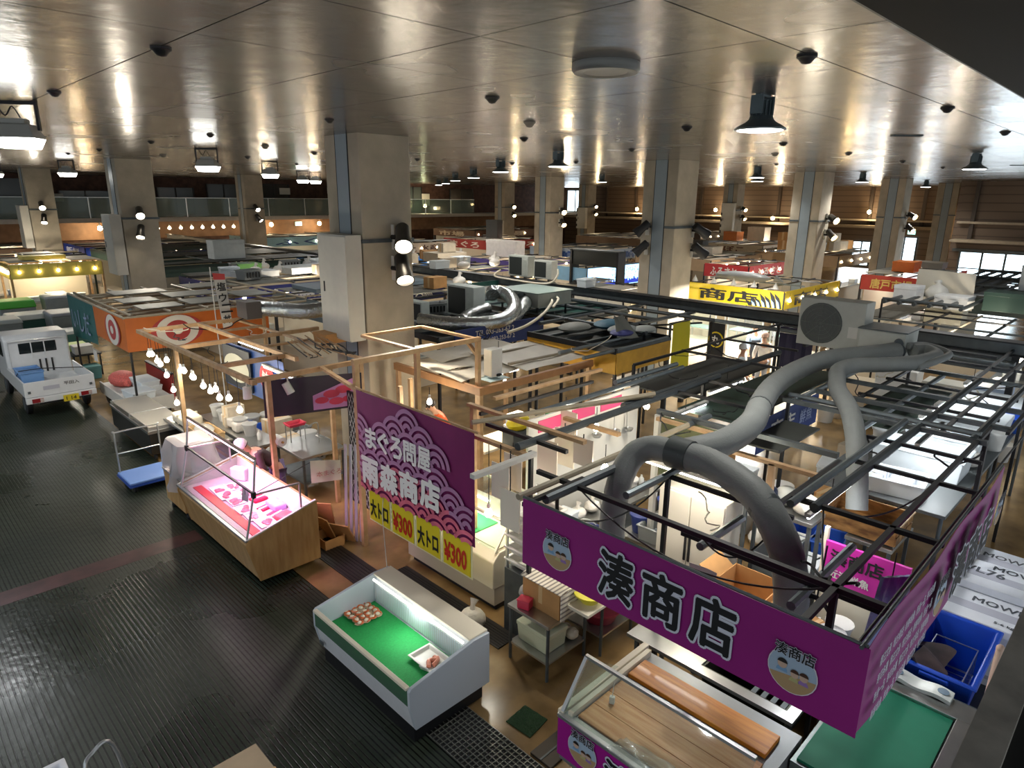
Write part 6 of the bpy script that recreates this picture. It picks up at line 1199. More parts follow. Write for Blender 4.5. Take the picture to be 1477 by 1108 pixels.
for k, (x0, y0, x1, y1, a) in enumerate([(7.6, 8.9, 9.3, 9.7, .05), (7.62, 9.6, 9.6, 10.4, .08), (8.2, 10.2, 10.4, 11.1, .06), (9.0, 8.6, 10.8, 10.3, .02)]):
    B().sheet((x0, y0, 2.25+.01*k), (x1, y0, 2.25+.01*k), (x1, y1, 2.28+.02*k), (x0, y1, 2.28+.02*k), 16, 6, .006, lambda u, v, a=a: a*math.sin(u*7+v*2)*.6).build('sheet', M_sheet, t, smooth=True)
B().box(8.0, 8.55, 2.245, 8.5, 8.95, 2.252).build('sheet', mat('pale_blue_sheet', 'bcd2d6', .4), t)
for y in (9.0, 9.9): B().tube([(8.9, y, 2.36), (10.9, y, 2.32)], .03, 8).build('batten', M_tan, t)
for x, y in ((7.64, 8.44), (10.7, 8.44), (7.64, 10.9), (10.7, 10.9)): B().box(x-.04, y-.04, 0, x+.04, y+.04, 2.1).build('post', M_wood, t)
t = thing('white_switch_box', 'upright white box standing on the corner of the sheet roof', 'box', (8.25, 8.75, 2.29)); B().box(-.12, -.1, 0, .14, .12, .52).build('case', M_white, t, bevel=.008); B().box(-.13, -.09, .02, -.12, .11, .5).build('lid', M_cream, t); B().ball((.02, -.14, .04), .05, 8, (1.4, .8, .6)).build('cable_gland', M_dark, t)
for k, (p, wv) in enumerate((((9.0, 9.2, 1.9), 60), ((7.1, 9.2, 2.0), 40))): bulb('hanging_bulb', ['bulb glowing beneath the sheet roof', 'bulb glowing beside the tall timber post'][k], (p[0], p[1], 2.2), .15, .05, wv*.6)
slab('work_counter', 'cream counter beneath the sheet roof front edge', 'counter', 7.9, 8.6, 10.5, 9.3, .85, .05, M_cream); t = thing('yellow_sack', 'yellow crumpled sack on the counter beneath the sheet roof', 'sack', (8.7, 8.5, 1.2)); B().ball((0, 0, .12), .2, 12, (1.5, 1, .7)).build('sack', mat('sack_yellow', 'd9c829', .5, bump=.8, bscale=14), t, smooth=True); B().box(-.3, -.15, -.3, .3, .15, 0).build('crate', M_gmet, t)
# ------------------------------------------------ dark roofs, yellow fringe and awnings right of the sheet roof
def roof(l, x0, y0, x1, y1, z, M, ribs=4, fascia=None, posts=True, fh=.35):
    t = thing('stall_roof', l, 'stall roof', ((x0+x1)/2, (y0+y1)/2, 0), world=True)
    B().box(x0, y0, z, x1, y1, z+.03).build('board', M, t)
    for k in range(ribs+1): y = y0+(y1-y0)*k/ribs; B().box(x0, y-.03, z+.03, x1, y+.03, z+.09).build('rib', M_gmet, t)
    for x in (x0, x1): B().box(x-.03, y0, z+.0, x+.03, y1, z+.12).build('edge_beam', M_dark, t)
    if posts:
        for x in (x0+.05, x1-.05):
            for y in (y0+.05, y1-.05): B().box(x-.03, y-.03, 0, x+.03, y+.03, z).build('post', M_dark, t)
    if fascia: B().box(x0, y0-.02, z-fh, x1, y0-.005, z+.02).build('fringe', fascia, t); B().box(x0-.02, y0, z-fh, x0-.005, y1, z+.02).build('fringe', fascia, t)
    return t
roof('dark sheet roof edged with yellow cloth left of the yellow panel', 10.9, 7.9, 12.9, 10.4, 2.42, M_dk, 5, mat('yellow_fringe', 'c79a35', .6, noise=.1), fh=.42)
M_tarp = mat('green_tarp', '17463f', .5, noise=.2, scale=3)
roof('dark green tarp roof behind the silver duct', 12.6, 10.8, 15.4, 12.6, 2.42, M_tarp, 3); roof('deep green tarp roof against the service beam', 13.0, 12.9, 15.6, 15.0, 2.4, M_tarp, 3); roof('grey roof deck carrying the silver duct', 9.0, 11.3, 12.3, 14.6, 2.4, M_dk, 4)
t = thing('yellow_curtain', 'tall bright yellow cloth panel below the service beam', 'banner', (13.3, 7.9, 1.5), world=True); B().sheet((13.0, 7.9, 1.58), (13.72, 7.88, 1.52), (13.66, 7.88, 2.8), (12.95, 7.9, 2.8), 8, 8, .008, ripple(.02, 8)).build('cloth', mat('bright_yellow', 'd8cc18', .5), t, smooth=True); B().tube([(12.9, 7.9, 2.82), (13.72, 7.88, 2.82)], .02, 6).build('rod', M_dark, t); B().tube([(12.95, 7.95, 0), (12.95, 7.95, 2.82)], .03, 8).build('post', M_gmet, t)
t = thing('clutter_pile', 'heap of folded grey tarps and blue sacks on the dark roof', 'tarps', (12.2, 8.9, 2.54), world=True)
for k, (x, y, s_, c) in enumerate([(11.6, 9.6, .3, '8a8c86'), (12.2, 8.7, .28, '9aa0a0'), (12.5, 9.3, .3, '3f6f86'), (11.9, 8.5, .22, '5a5fa0'), (12.6, 8.4, .22, 'c0c4c0')]): B().ball((x, y, 2.56+.1), s_, 12, (1.5, 1.1, .35)).build('tarp', mat('tarp_'+c, c, .6, bump=.6, bscale=8), t, smooth=True)
b = B(); b.sheet((11.6, 8.4, 2.56), (12.1, 8.2, 2.56), (12.0, 8.6, 3.0), (11.8, 8.7, 3.0), 8, 8, .01, ripple(.04, 7)); b.build('draped_tarp', mat('tarp_grey', '85877f', .6), t, smooth=True)
# silver ducts and units on the roof
M_foil = mat('foil_duct', 'c2c8c8', .25, metal=.9, noise=.08, scale=12, bump=1.0, bscale=16)
t = thing('foil_duct', 'silver foil duct looping on the roof right of the big pillar', 'duct', (11, 12, 2.5), world=True)
def foil(pts, r, n=8): return B().tube(spline(pts, n), r, 14, ripple=.06).build('hose', M_foil, t, smooth=True)
foil([(9.3, 12.4, 2.72), (9.7, 11.9, 2.66), (10.3, 11.4, 2.64), (10.9, 11.2, 2.7), (11.5, 11.45, 2.84), (11.95, 11.95, 2.96), (12.2, 12.5, 3.06), (12.0, 12.75, 3.1), (11.85, 12.6, 3.05)], .17); foil([(11.2, 11.35, 2.66), (11.7, 11.5, 2.74), (12.2, 11.75, 2.86), (12.55, 12.05, 2.94)], .16); foil([(10.2, 11.9, 2.66), (10.8, 12.2, 2.74), (11.4, 12.3, 2.78)], .15)
t = thing('duct_unit', 'flat grey fan unit feeding the silver foil duct', 'fan unit', (13, 12.2, 2.7), world=True); B().box(12.4, 11.5, 2.78, 13.7, 13.0, 3.12).build('case', mat('unit_paint_b9bcb4', '', .5), t, bevel=.01); B().box(12.36, 11.46, 3.12, 13.74, 13.04, 3.15).build('lid', mat('unit_lid', '8fa09a', .4), t); b = B()
for x in (12.5, 13.6):
    for y in (11.6, 12.9): b.box(x-.02, y-.02, 2.5, x+.02, y+.02, 2.78)
b.build('stand', M_dark, t); B().tube(spline([(12.9, 11.5, 2.95), (12.75, 11.35, 2.9), (12.3, 11.2, 2.7), (11.4, 10.9, 2.55), (10.6, 10.75, 2.5)], 6), .035, 8).build('cream_pipe', M_cream, t, smooth=True); B().tube(spline([(13.1, 11.5, 3.0), (12.95, 11.3, 2.96), (12.7, 11.25, 2.8)], 6), .035, 8).build('cream_pipe', M_cream, t, smooth=True)
for s_, (x, y, z) in enumerate(((12.4, 12.55, 3.0), (12.4, 12.05, 2.94))): B().lathe([(0, 0), (.18, 0), (.18, .06), (0, .06)], (x-.05, y, z), 16, Matrix.Rotation(PI/2, 4, 'Y')).build('spigot', M_gmet, t)
ac_unit('white edged outdoor unit with dark coil above the silver duct', (11.2, 12.9, 2.5), -PI/2, 1.25, face='coil', c='c4cdc8'); ac_unit('small pale outdoor unit half behind the big pillar', (9.8, 13.1, 2.5), -PI/2, .8, c='c8d2cc', face='louvre')
ac_unit('taller of two dark coil units standing on the service beam', (16.3, 15.9, 2.88), -PI/2, 1.1, face='coil', c='b8bcb4'); ac_unit('lower of two dark coil units standing on the service beam', (16.35, 14.85, 2.88), -PI/2, .95, face='coil', c='c2c4bc')
o = B().tube(spline([(16.0, 16.6, 3.1), (15.8, 16.7, 2.9), (15.75, 15.8, 2.85), (15.8, 14.3, 2.86), (15.95, 14.0, 3.1), (16.1, 14.1, 3.3)], 6), .03, 8).build('cream_pipe', M_cream, smooth=True); tag(o, 'cream pipe looping below the two units on the service beam', 'pipe')
t = thing('navy_sign', 'navy sign with white telephone number under the silver duct', 'sign', (11, 11.2, 2.1), world=True); B().box(9.4, 11.2, 2.12, 12.3, 11.24, 2.62).build('panel', mat('navy_cloth', '', .6), t); text('lettering', 'TEL 083-263-67 2', M_white, t, (10.0, 11.195, 2.42), (1, 0, 0), (0, 0, 1), .12, .006, .02); text('lettering', 'FAX 083-253-67 2', M_white, t, (10.2, 11.195, 2.24), (1, 0, 0), (0, 0, 1), .1, .006, .01)
t = thing('navy_sign', 'dark navy sign edge just right of the big pillar', 'sign', (14.5, 19.2, 1.9), world=True); B().box(13.6, 19.2, 1.9, 15.6, 19.24, 2.55).build('panel', mat('navy_deep', '141c4a', .6), t); text('lettering', '大漁', M_white, t, (14.3, 19.195, 2.05), (1, 0, 0), (0, 0, 1), .36, .006, .02)
t = thing('green_sign', 'dark green roof sign with white square mark by the service beam', 'sign', (15.4, 16.6, 2.2), world=True); B().box(14.2, 16.6, 2.3, 15.9, 16.64, 2.75).build('panel', M_tarp, t); text('lettering', '山', M_white, t, (14.6, 16.595, 2.38), (1, 0, 0), (0, 0, 1), .28, .006, .02); B().box(14.2, 16.62, 0, 14.26, 16.66, 2.3).build('post', M_dark, t)
frame('stall_canopy', 'dark pipe frame over the green tarps below the service beam', 2.62, [('y', 'P', 12.4, 8.2, 12.2), ('y', 'P', 14.0, 9.0, 12.5), ('x', 'P', 9.0, 12.2, 15.8), ('y', 'P', 15.0, 8.0, 13.0), ('x', 'P', 10.6, 11.5, 15.8), ('y', 'b', 13.2, 8.0, 10.5), ('l', 'b', (12.4, 9.2), 14.6, 8.1, 2.6), ('x', 'p', 8.4, 9.7, 12.7, 2.56), ('x', 'p', 7.95, 9.9, 12.9, 2.5)], [(12.4, 8.25, 'b', 0, 2.6), (15.0, 8.05, 'b', 0, 2.6), (15.75, 10.6, 'b', 0, 2.6), (13.7, 9.0, 'b', 0, 2.6)])
# left of the pillar: carton fan and silver duct on the timber frame
t = thing('foil_duct', 'silver foil duct with dark fan box on the timber lattice', 'duct', (6.8, 15.6, 2.7), world=True); foil([(6.95, 15.6, 2.86), (7.3, 15.2, 2.84), (7.7, 14.8, 2.8), (8.3, 14.5, 2.86), (9.0, 14.2, 3.0), (9.6, 14.1, 3.1)], .18); B().box(6.55, 15.35, 2.66, 6.92, 15.9, 3.06).build('fan_box', mat('fan_box', '6a6460', .6), t, bevel=.006)
styro('cardboard_carton', 'brown carton on the timber lattice touching the pillar cabinet', (6.75, 11.9, 2.66), (.55, .5, .26), 0, False, M=M_card)
t = thing('lath_bundle', 'loose bundle of thin laths and cables on the timber lattice', 'laths', (6.2, 11.2, 2.66), world=True)
for k in range(12): a = R.uniform(-.5, .5); B().beam((5.7+.06*k, 10.6+R.uniform(0, .4), 2.67+.01*k), (6.0+.06*k+a*.3, 12.0+R.uniform(0, .5), 2.68+.012*k), .02, .012).build('lath', M_wood if k % 3 else M_dark, t)
for k in range(5): B().tube([(6.2+.06*k+.1*math.sin(i*.9+k), 10.45+.16*i, 2.72+.02*math.sin(i*2+k)) for i in range(8)], .014, 6).build('cable', M_blk, t)
# ------------------------------------------------ the stalls further back
M_gr2 = mat('dull_roof_sheet', '62625c', .6, noise=.2, scale=2)
NTH = ['first', 'second', 'third', 'fourth', 'fifth', 'sixth', 'seventh', 'eighth', 'ninth', 'tenth', 'eleventh', 'twelfth']
def stall(key, x0, y0, x1, y1, z, sc, txt, tc, style, where, beam='b', lw=45, sh_=.5, side=True, bulbs=5, counter='d9cdb8', boxes=2):
    t = thing('market_stall', key+' '+where, 'market stall', ((x0+x1)/2, (y0+y1)/2, 0), world=True, group='stalls further back in the hall')
    nm, M, w_, h_ = KIND[beam]; Ms = mat('sign_'+sc, sc, .5, noise=.05)
    for x in (x0, x1):
        for y in (y0, y1): B().box(x-.04, y-.04, 0, x+.04, y+.04, z).build('post', M, t)
    for y in (y0, y1): B().beam((x0, y, z), (x1, y, z), w_, h_).build('beam', M, t)
    for x in (x0, x1): B().beam((x, y0, z), (x, y1, z), w_, h_).build('beam', M, t)
    n = max(3, int((y1-y0)/.75))
    for k in range(1, n): y = y0+(y1-y0)*k/n; B().beam((x0, y, z+.04), (x1, y, z+.04), .05, .05).build('rafter', M if k % 2 else M_tan, t)
    for k in range(1, 3): x = x0+(x1-x0)*k/3; B().beam((x, y0, z+.09), (x, y1, z+.09), .05, .05).build('purlin', M_pipe if k % 2 else M, t)
    rs = {'grey': (M_gr2, .7), 'dark': (M_dk, .8), 'green': (M_tarp, .9), 'white': (M_sheet, .55), 'open': (M_sheet, .1), 'half': (M_gr2, .32)}[style]
    for i in range(3):
        for j in range(max(2, n-1)):
            if R.random() > rs[1]: continue
            a0 = x0+(x1-x0)*i/3; b0 = y0+(y1-y0)*j/max(2, n-1); a1 = a0+(x1-x0)/3-.06; b1 = b0+(y1-y0)/max(2, n-1)-.06
            B().box(a0+.03, b0, z+.12, a1, b1, z+.14).build('roof_sheet', rs[0] if R.random() < .75 else (M_gry if style != 'dark' else M_gb), t)
    if sc:
        s_ = B().box(x0, y0-.05, z-sh_, x1, y0-.02, z+.05).build('sign', Ms, t)
        if txt: text('lettering', txt, mat('letters_'+tc, tc, .5), s_, (x0+.15*(x1-x0), y0-.055, z-sh_*.85), (1, 0, 0), (0, 0, 1), sh_*.7, .006, .03, width=(x1-x0)*.6)
        if side:
            s2 = B().box(x0-.05, y0, z-sh_, x0-.02, y1, z+.05).build('sign', Ms, t)
            if txt: text('lettering', txt, mat('letters_'+tc, tc, .5), s2, (x0-.055, y1-.15*(y1-y0), z-sh_*.85), (0, -1, 0), (0, 0, 1), sh_*.7, .006, .03, width=(y1-y0)*.6)
    c = B().box(x0+.15, y0+.1, 0, x1-.15, y0+.8, .85).build('counter', mat('counter_'+counter, counter, .5), t); B().box(x0+.1, y0+.06, .85, x1-.1, y0+.84, .9).build('counter_top', M_stain, t)
    c2 = B().box(x0+.1, y0+.9, 0, x0+.75, y1-.1, .85).build('counter', mat('counter_'+counter, counter, .5), t)
    B().box(x0+.2, y1-.1, 0, x1-.2, y1-.04, 2.2).build('back_wall', M_cream, t)
    if lw: lamp('POINT', ((x0+x1)/2, y0+.9, z-.25), lw, (1, .87, .68), .12)
    nb = bulbs
    for k in range(nb):
        bx = x0+.3+(x1-x0-.6)*k/max(1, nb-1); o = dup(BULB, (bx, y0-.08, z-.02), 0, '%s bulb in the front row of the %s' % (['leftmost', 'second', 'middle', 'fourth', 'rightmost'][k], key), 'bulbs of the %s' % key)
    for k in range(boxes):
        px = x0+.5+(x1-x0-1)*(k+.3)/max(1, boxes); hz = .9
        o = dup(BOX[R.randrange(2)], (px, y0+.45, hz), R.uniform(-.2, .2), '%s foam box on the %s counter' % (['leftmost', 'second', 'third'][k], key), 'foam boxes on far counters', (1, 1, R.uniform(.7, 1.2)))
    return t
BULB = bulb('hanging_bulb', 'spare bulb on the beam left of the tall middle pillar', (16.0, 12.4, 2.6), .12, .06, M=glow('far_bulb', 'ffe6bc', 16))
BOX = [styro('foam_box', 'white foam box standing on the service beam by the middle pillar', (16.06, 12.9, 2.87), (.5, .36, .26)), styro('foam_box', 'pale foam box standing on the service beam left end', (16.06, 20.0, 2.87), (.7, .4, .3), M=mat('pale_foam', 'dfe6e6', .6))]
ST = [  # left block behind the orange stall
 ('grey roofed stall', 9.6, 15.4, 15.3, 20.3, 2.5, '5b6a72', '', 'ffffff', 'grey', 'behind the foil duct left of the big pillar'), ('navy signed stall', 8.9, 21.7, 15.3, 26.4, 2.5, '1b2a86', '大漁八州', 'e8ecf4', 'half', 'behind the white flag'),
 ('dark green beamed stall', 8.7, 27.5, 15.3, 33.0, 2.75, '173a30', '', 'ffffff', 'dark', 'left of the big pillar, above the navy signed stall', 'g'), ('second green beamed stall', 9.2, 34.0, 15.3, 39.5, 2.7, '1d4438', '', 'ffffff', 'dark', 'further back behind the first', 'g'),
 ('blue striped stall', 9.2, 40.6, 15.3, 45.0, 2.7, '1c3fa8', '新鮮', 'dfe6ff', 'half', 'near the left gallery'), ('aqua poster stall', 19.2, 42.4, 27.5, 46.5, 2.75, '9cc9d8', 'ふく刺', '2c4f8a', 'open', 'under the left gallery beside the thin pillar'),
 # far left
 ('yellow awning stall', 5.0, 34.7, 8.4, 37.0, 2.5, 'cbbd5c', '', 'ffffff', 'white', 'behind the insulated bins', 'w'), ('black lettered stall', 4.8, 38.0, 8.6, 40.4, 2.6, '2a2c34', '鮮魚 卸', 'd8dce4', 'half', 'behind the yellow awning'), ('small brown stall', 4.5, 43.0, 8.6, 48.0, 2.6, '7a5a3e', '', 'ffffff', 'half', 'at the far left under the gallery'),
 # middle block
 ('cream tented stall', 17.4, 20.2, 21.6, 26.5, 2.45, 'd8cbb8', '', 'ffffff', 'open', 'behind the two beam units'), ('bright blue canopy stall', 17.3, 28.0, 22.0, 33.5, 2.5, '2f7fd6', '', 'ffffff', 'white', 'right of the big pillar'),
 ('purple curtain stall', 23.4, 23.4, 27.6, 27.2, 2.4, '54468e', '', 'ffffff', 'open', 'left of the central thin pillar'), ('lit sea blue poster stall', 22.5, 18.0, 26.6, 22.4, 2.55, '8fc4ec', '', '2b3fb0', 'open', 'left of the tall middle pillar'),
 ('white lettered board stall', 23.5, 34.5, 29.0, 38.5, 2.6, 'c8b8a6', '吹上 水産', '5a4038', 'half', 'below the left gallery end'), ('red lantern stall', 31.0, 33.0, 36.5, 38.0, 2.6, 'a83a34', 'まぐろ', 'f0e0d0', 'open', 'near the hinged white cabinet'),
 ('brown shop row', 38.0, 42.5, 46.0, 48.0, 2.7, '6b4a38', '市場', 'e0d0b8', 'half', 'in the far corner under the gallery'), ('pale blue printed stall', 30.5, 24.0, 36.0, 29.0, 2.55, 'aebfd6', '海鮮', '3a5a9a', 'half', 'left of the tall middle pillar, farther'),
 ('beige roofed stall', 31.0, 17.0, 36.5, 21.5, 2.5, '9a8468', '', 'ffffff', 'grey', 'right behind the tall middle pillar'), ('red signed stall', 29.4, 14.2, 33.8, 16.4, 2.5, 'c43434', 'ふるさと', 'f4e8e0', 'open', 'just right of the tall middle pillar'), ('brown canopy stall', 41.5, 28.5, 48.5, 34.5, 2.6, '7d6650', '', 'ffffff', 'half', 'before the far brown wall'),
 ('pale signed stall', 42.0, 19.5, 48.5, 24.5, 2.6, 'c2b49c', 'かまぼこ', '6a4030', 'half', 'before the far plank wall'), ('dark signed stall', 52.5, 30.0, 58.5, 37.0, 2.6, '4a3c34', '', 'ffffff', 'half', 'at the foot of the far plank wall'),
 # right block
 ('yellow flame stall', 22.0, 9.3, 26.8, 12.9, 2.52, 'd9bd1c', '商店', '1c1c1c', 'half', 'right of the tall middle pillar'), ('bright glass fronted shop', 17.6, 12.6, 21.4, 16.8, 2.3, 'e6e2d4', '', 'ffffff', 'white', 'behind the tall middle pillar'),
 ('red bannered stall', 29.6, 6.9, 35.0, 9.4, 2.55, 'c93a2c', '唐戸市場', 'f2d070', 'grey', 'right of the second right pillar'), ('grey rack stall', 18.6, 2.4, 23.4, 6.4, 2.25, '4c5254', '', 'ffffff', 'half', 'beyond the service beam at right'),
 ('dark roofed stall', 25.5, 2.2, 31.5, 5.6, 2.6, '2d3b38', '', 'ffffff', 'dark', 'near the right picture edge'), ('timber stall', 37.5, 13.2, 44.0, 17.8, 2.6, '8e7350', '', 'ffffff', 'half', 'between the second and third right pillars')]
for a in ST:
    key, x0, y0, x1, y1, z, sc, txt, tc, style, where = a[:11]; far = (x0+y0) > 48
    stall(key, x0, y0, x1, y1, z, sc, txt, tc, style, where, beam=a[11] if len(a) > 11 else 'b', lw=0 if style == 'dark' else (90 if style in ('open', 'white') else 70), sh_=.35 if sc in ('173a30', '1d4438') else .55, bulbs=0 if style == 'dark' else 5, boxes=3 if not far else 2)
# lit sea poster and flame print
t = thing('lit_poster', 'glowing pale blue sea poster with dark blue skyline, left of the middle pillar', 'poster', (24.5, 17.9, 1.7), world=True); B().box(22.4, 17.9, 1.75, 26.6, 17.93, 2.6).build('light_panel', glow('poster_light', '9ccdf4', 1.6), t)
b = B()
for k in range(40): x = 22.9+k*.09; h_ = .1+.12*abs(math.sin(k*1.7))+(.1 if k % 7 == 3 else 0); b.box(x, 17.885, 1.78, x+.085, 17.899, 1.78+h_)
b.build('skyline_print', glow('poster_blue', '3048c8', .5), t); b = B()
for k in range(60): x, z = R.uniform(24, 26.5), R.uniform(2.0, 2.55); b.box(x, 17.885, z, x+.02, 17.899, z+R.uniform(.02, .09))
b.build('speckle_print', glow('poster_blue2', '5a78c8', .4), t); B().box(22.4, 17.93, 1.7, 26.6, 18.0, 2.66).build('case', M_gmet, t)
t = thing('flame_print', 'black and blue flame print on the right end of the yellow sign', 'print', (21.9, 9.8, 1.9), world=True); b = B()
for k in range(7):
    y = 9.4+.17*k; h_ = .5-.05*k+.1*(k % 2); b.add([(21.93, y-.09, 1.99), (21.93, y+.05, 1.99), (21.93, y+.02+.1, 1.99+h_*.5), (21.93, y+.2, 1.99+h_), (21.93, y+.02, 1.99+h_*.7), (21.93, y-.04, 1.99+h_*.4)], [(0, 1, 2, 3, 4, 5)])
b.build('flame', M_ink, t); b = B()
for k in range(6):
    y = 9.42+.17*k; h_ = .32-.03*k; b.add([(21.92, y-.05, 2.0), (21.92, y+.03, 2.0), (21.92, y+.12, 2.0+h_), (21.92, y+.0, 2.0+h_*.6)], [(0, 1, 2, 3)])
b.build('inner_flame', mat('flame_blue', '8fb2d8', .5), t)
t = thing('silver_tarp', 'silver grey tarp bundle lying on the yellow flame stall roof', 'tarp', (23.0, 11.3, 2.66)); B().ball((0, 0, .16), .3, 14, (1.0, 3.6, .6)).build('tarp', mat('tarp_silver', 'a4a8a8', .4, bump=.5, bscale=8), t, smooth=True); B().tube([(0, -1.2, .2), (0, -1.5, .1)], [.12, .02], 8).build('tail', mat('tarp_silver', '', .4), t)
for k in range(5):
    y = 12.6-.75*k; t = thing('clip_lamp', 'white clip lamp on the yellow sign edge, %s from the left' % ['first', 'second', 'third', 'fourth', 'fifth'][k], 'lamp', (21.95, y, 2.58), 0, 'clip lamps on the yellow sign'); B().lathe([(.02, .16), (.05, .12), (.11, 0), (.1, 0), (.04, .1), (0, .13)], (0, 0, .05), 12).build('shade', M_white, t); B().tube([(0, 0, .18), (0, 0, .26)], .02, 6).build('stem', M_white, t)
# bright glass cases seen through the gap below the beam
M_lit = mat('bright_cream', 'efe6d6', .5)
for k, (x, y, l) in enumerate([(20.5, 11.3, 'left'), (21.0, 9.9, 'middle'), (21.0, 8.3, 'right')]):
    t = thing('glass_case', 'bright white glass case seen through the gap under the beam, '+l, 'display case', (x, y, 0), 0, 'bright glass cases beyond the beam'); B().box(-.35, -.6, 0, .35, .6, .9).build('base', M_lit, t)
    for sy in (-.6, .6):
        for sx in (-.33, .33): B().box(sx-.02, sy-.02, .9, sx+.02, sy+.02, 2.0).build('post', M_alu, t)
    B().box(-.34, -.58, .92, -.33, .58, 1.95).build('glass', M_glass, t); B().box(-.36, -.62, 1.96, .36, .62, 2.02).build('top', M_alu, t); B().box(-.3, -.55, 1.3, .3, .55, 1.33).build('shelf', mat('aqua_shelf', 'a8c8c4', .4), t)
lamp('AREA', (19.6, 9.6, 2.9), 300, (1, .95, .86), 2.2, (0, 0, -1))
slab('lit_floor_patch', 'pale cream patch painting the lit floor in the bright gap under the beam', 'mat', 16.6, 7.0, 20.0, 12.2, .002, .01, M_lit)  # floor brightness under strong light, put into a pale cream colour
t = thing('round_sign', 'black hanging sign with white round face emblem in the bright gap', 'sign', (17.95, 9.45, 1.0), world=True); B().box(17.95, 9.2, .6, 17.97, 9.7, 2.1).build('cloth', M_ink, t); B().tube([(17.98, 9.72, 0), (17.98, 9.72, 2.2)], .02, 6).build('post', M_gmet, t)
B().add([(17.94, 9.45+.24*math.cos(2*PI*k/20), 1.5+.24*math.sin(2*PI*k/20)) for k in range(20)], [tuple(range(19, -1, -1))]).build('ring', mat('ring_yellow', 'd8c020', .5), t); B().add([(17.93, 9.45+.2*math.cos(2*PI*k/20), 1.5+.2*math.sin(2*PI*k/20)) for k in range(20)], [tuple(range(19, -1, -1))]).build('disc', M_ink, t); text('lettering', '丸', M_white, t, (17.92, 9.58, 1.38), uL, (0, 0, 1), .24, .004, .02)
t = thing('navy_noren', 'dark navy curtain hanging right of the bright gap', 'curtain', (17.8, 7.0, 1.0), world=True); B().sheet((17.8, 7.5, .9), (17.8, 6.6, .9), (17.8, 6.6, 2.2), (17.8, 7.5, 2.2), 10, 6, .02, ripple(.03, 20)).build('cloth', mat('noren_navy', '23223f', .7), t); B().tube([(17.8, 7.6, 2.22), (17.8, 6.5, 2.22)], .02, 6).build('rod', M_dark, t)
for y in (6.5, 7.6): B().tube([(17.8, y, 0), (17.8, y, 2.24)], .025, 6).build('post', M_dark, t)
# white bundles and units on far roofs
def roofbox(name, l, cat, x, y, z, d, c, rz=0, group='goods on the far stall roofs'):
    t = thing(name, l, cat, (x, y, z), rz, group); B().box(-d[0]/2, -d[1]/2, 0, d[0]/2, d[1]/2, d[2]).build('body', mat('roof_'+c, c, .55, noise=.06), t, bevel=.01); B().box(-d[0]/2-.01, -d[1]/2-.01, d[2]*.8, d[0]/2+.01, d[1]/2+.01, d[2]+.01).build('lid', mat('roof_'+c, c, .55), t, bevel=.01); return t
t = thing('roof_billboard', 'long dark cooling panel standing on the roof left of the middle pillar', 'cooling unit', (22.8, 17.4, 2.2), world=True); B().box(22.4, 16.4, 2.75, 22.8, 18.9, 3.35).build('coil', mat('coil_dark', '', .6), t); B().box(22.35, 16.35, 3.35, 22.85, 18.95, 3.4).build('cap', M_gmet, t)
for y in (16.4, 18.85): B().box(22.35, y-.05, 0, 22.85, y+.05, 3.38).build('upright', M_dark, t)
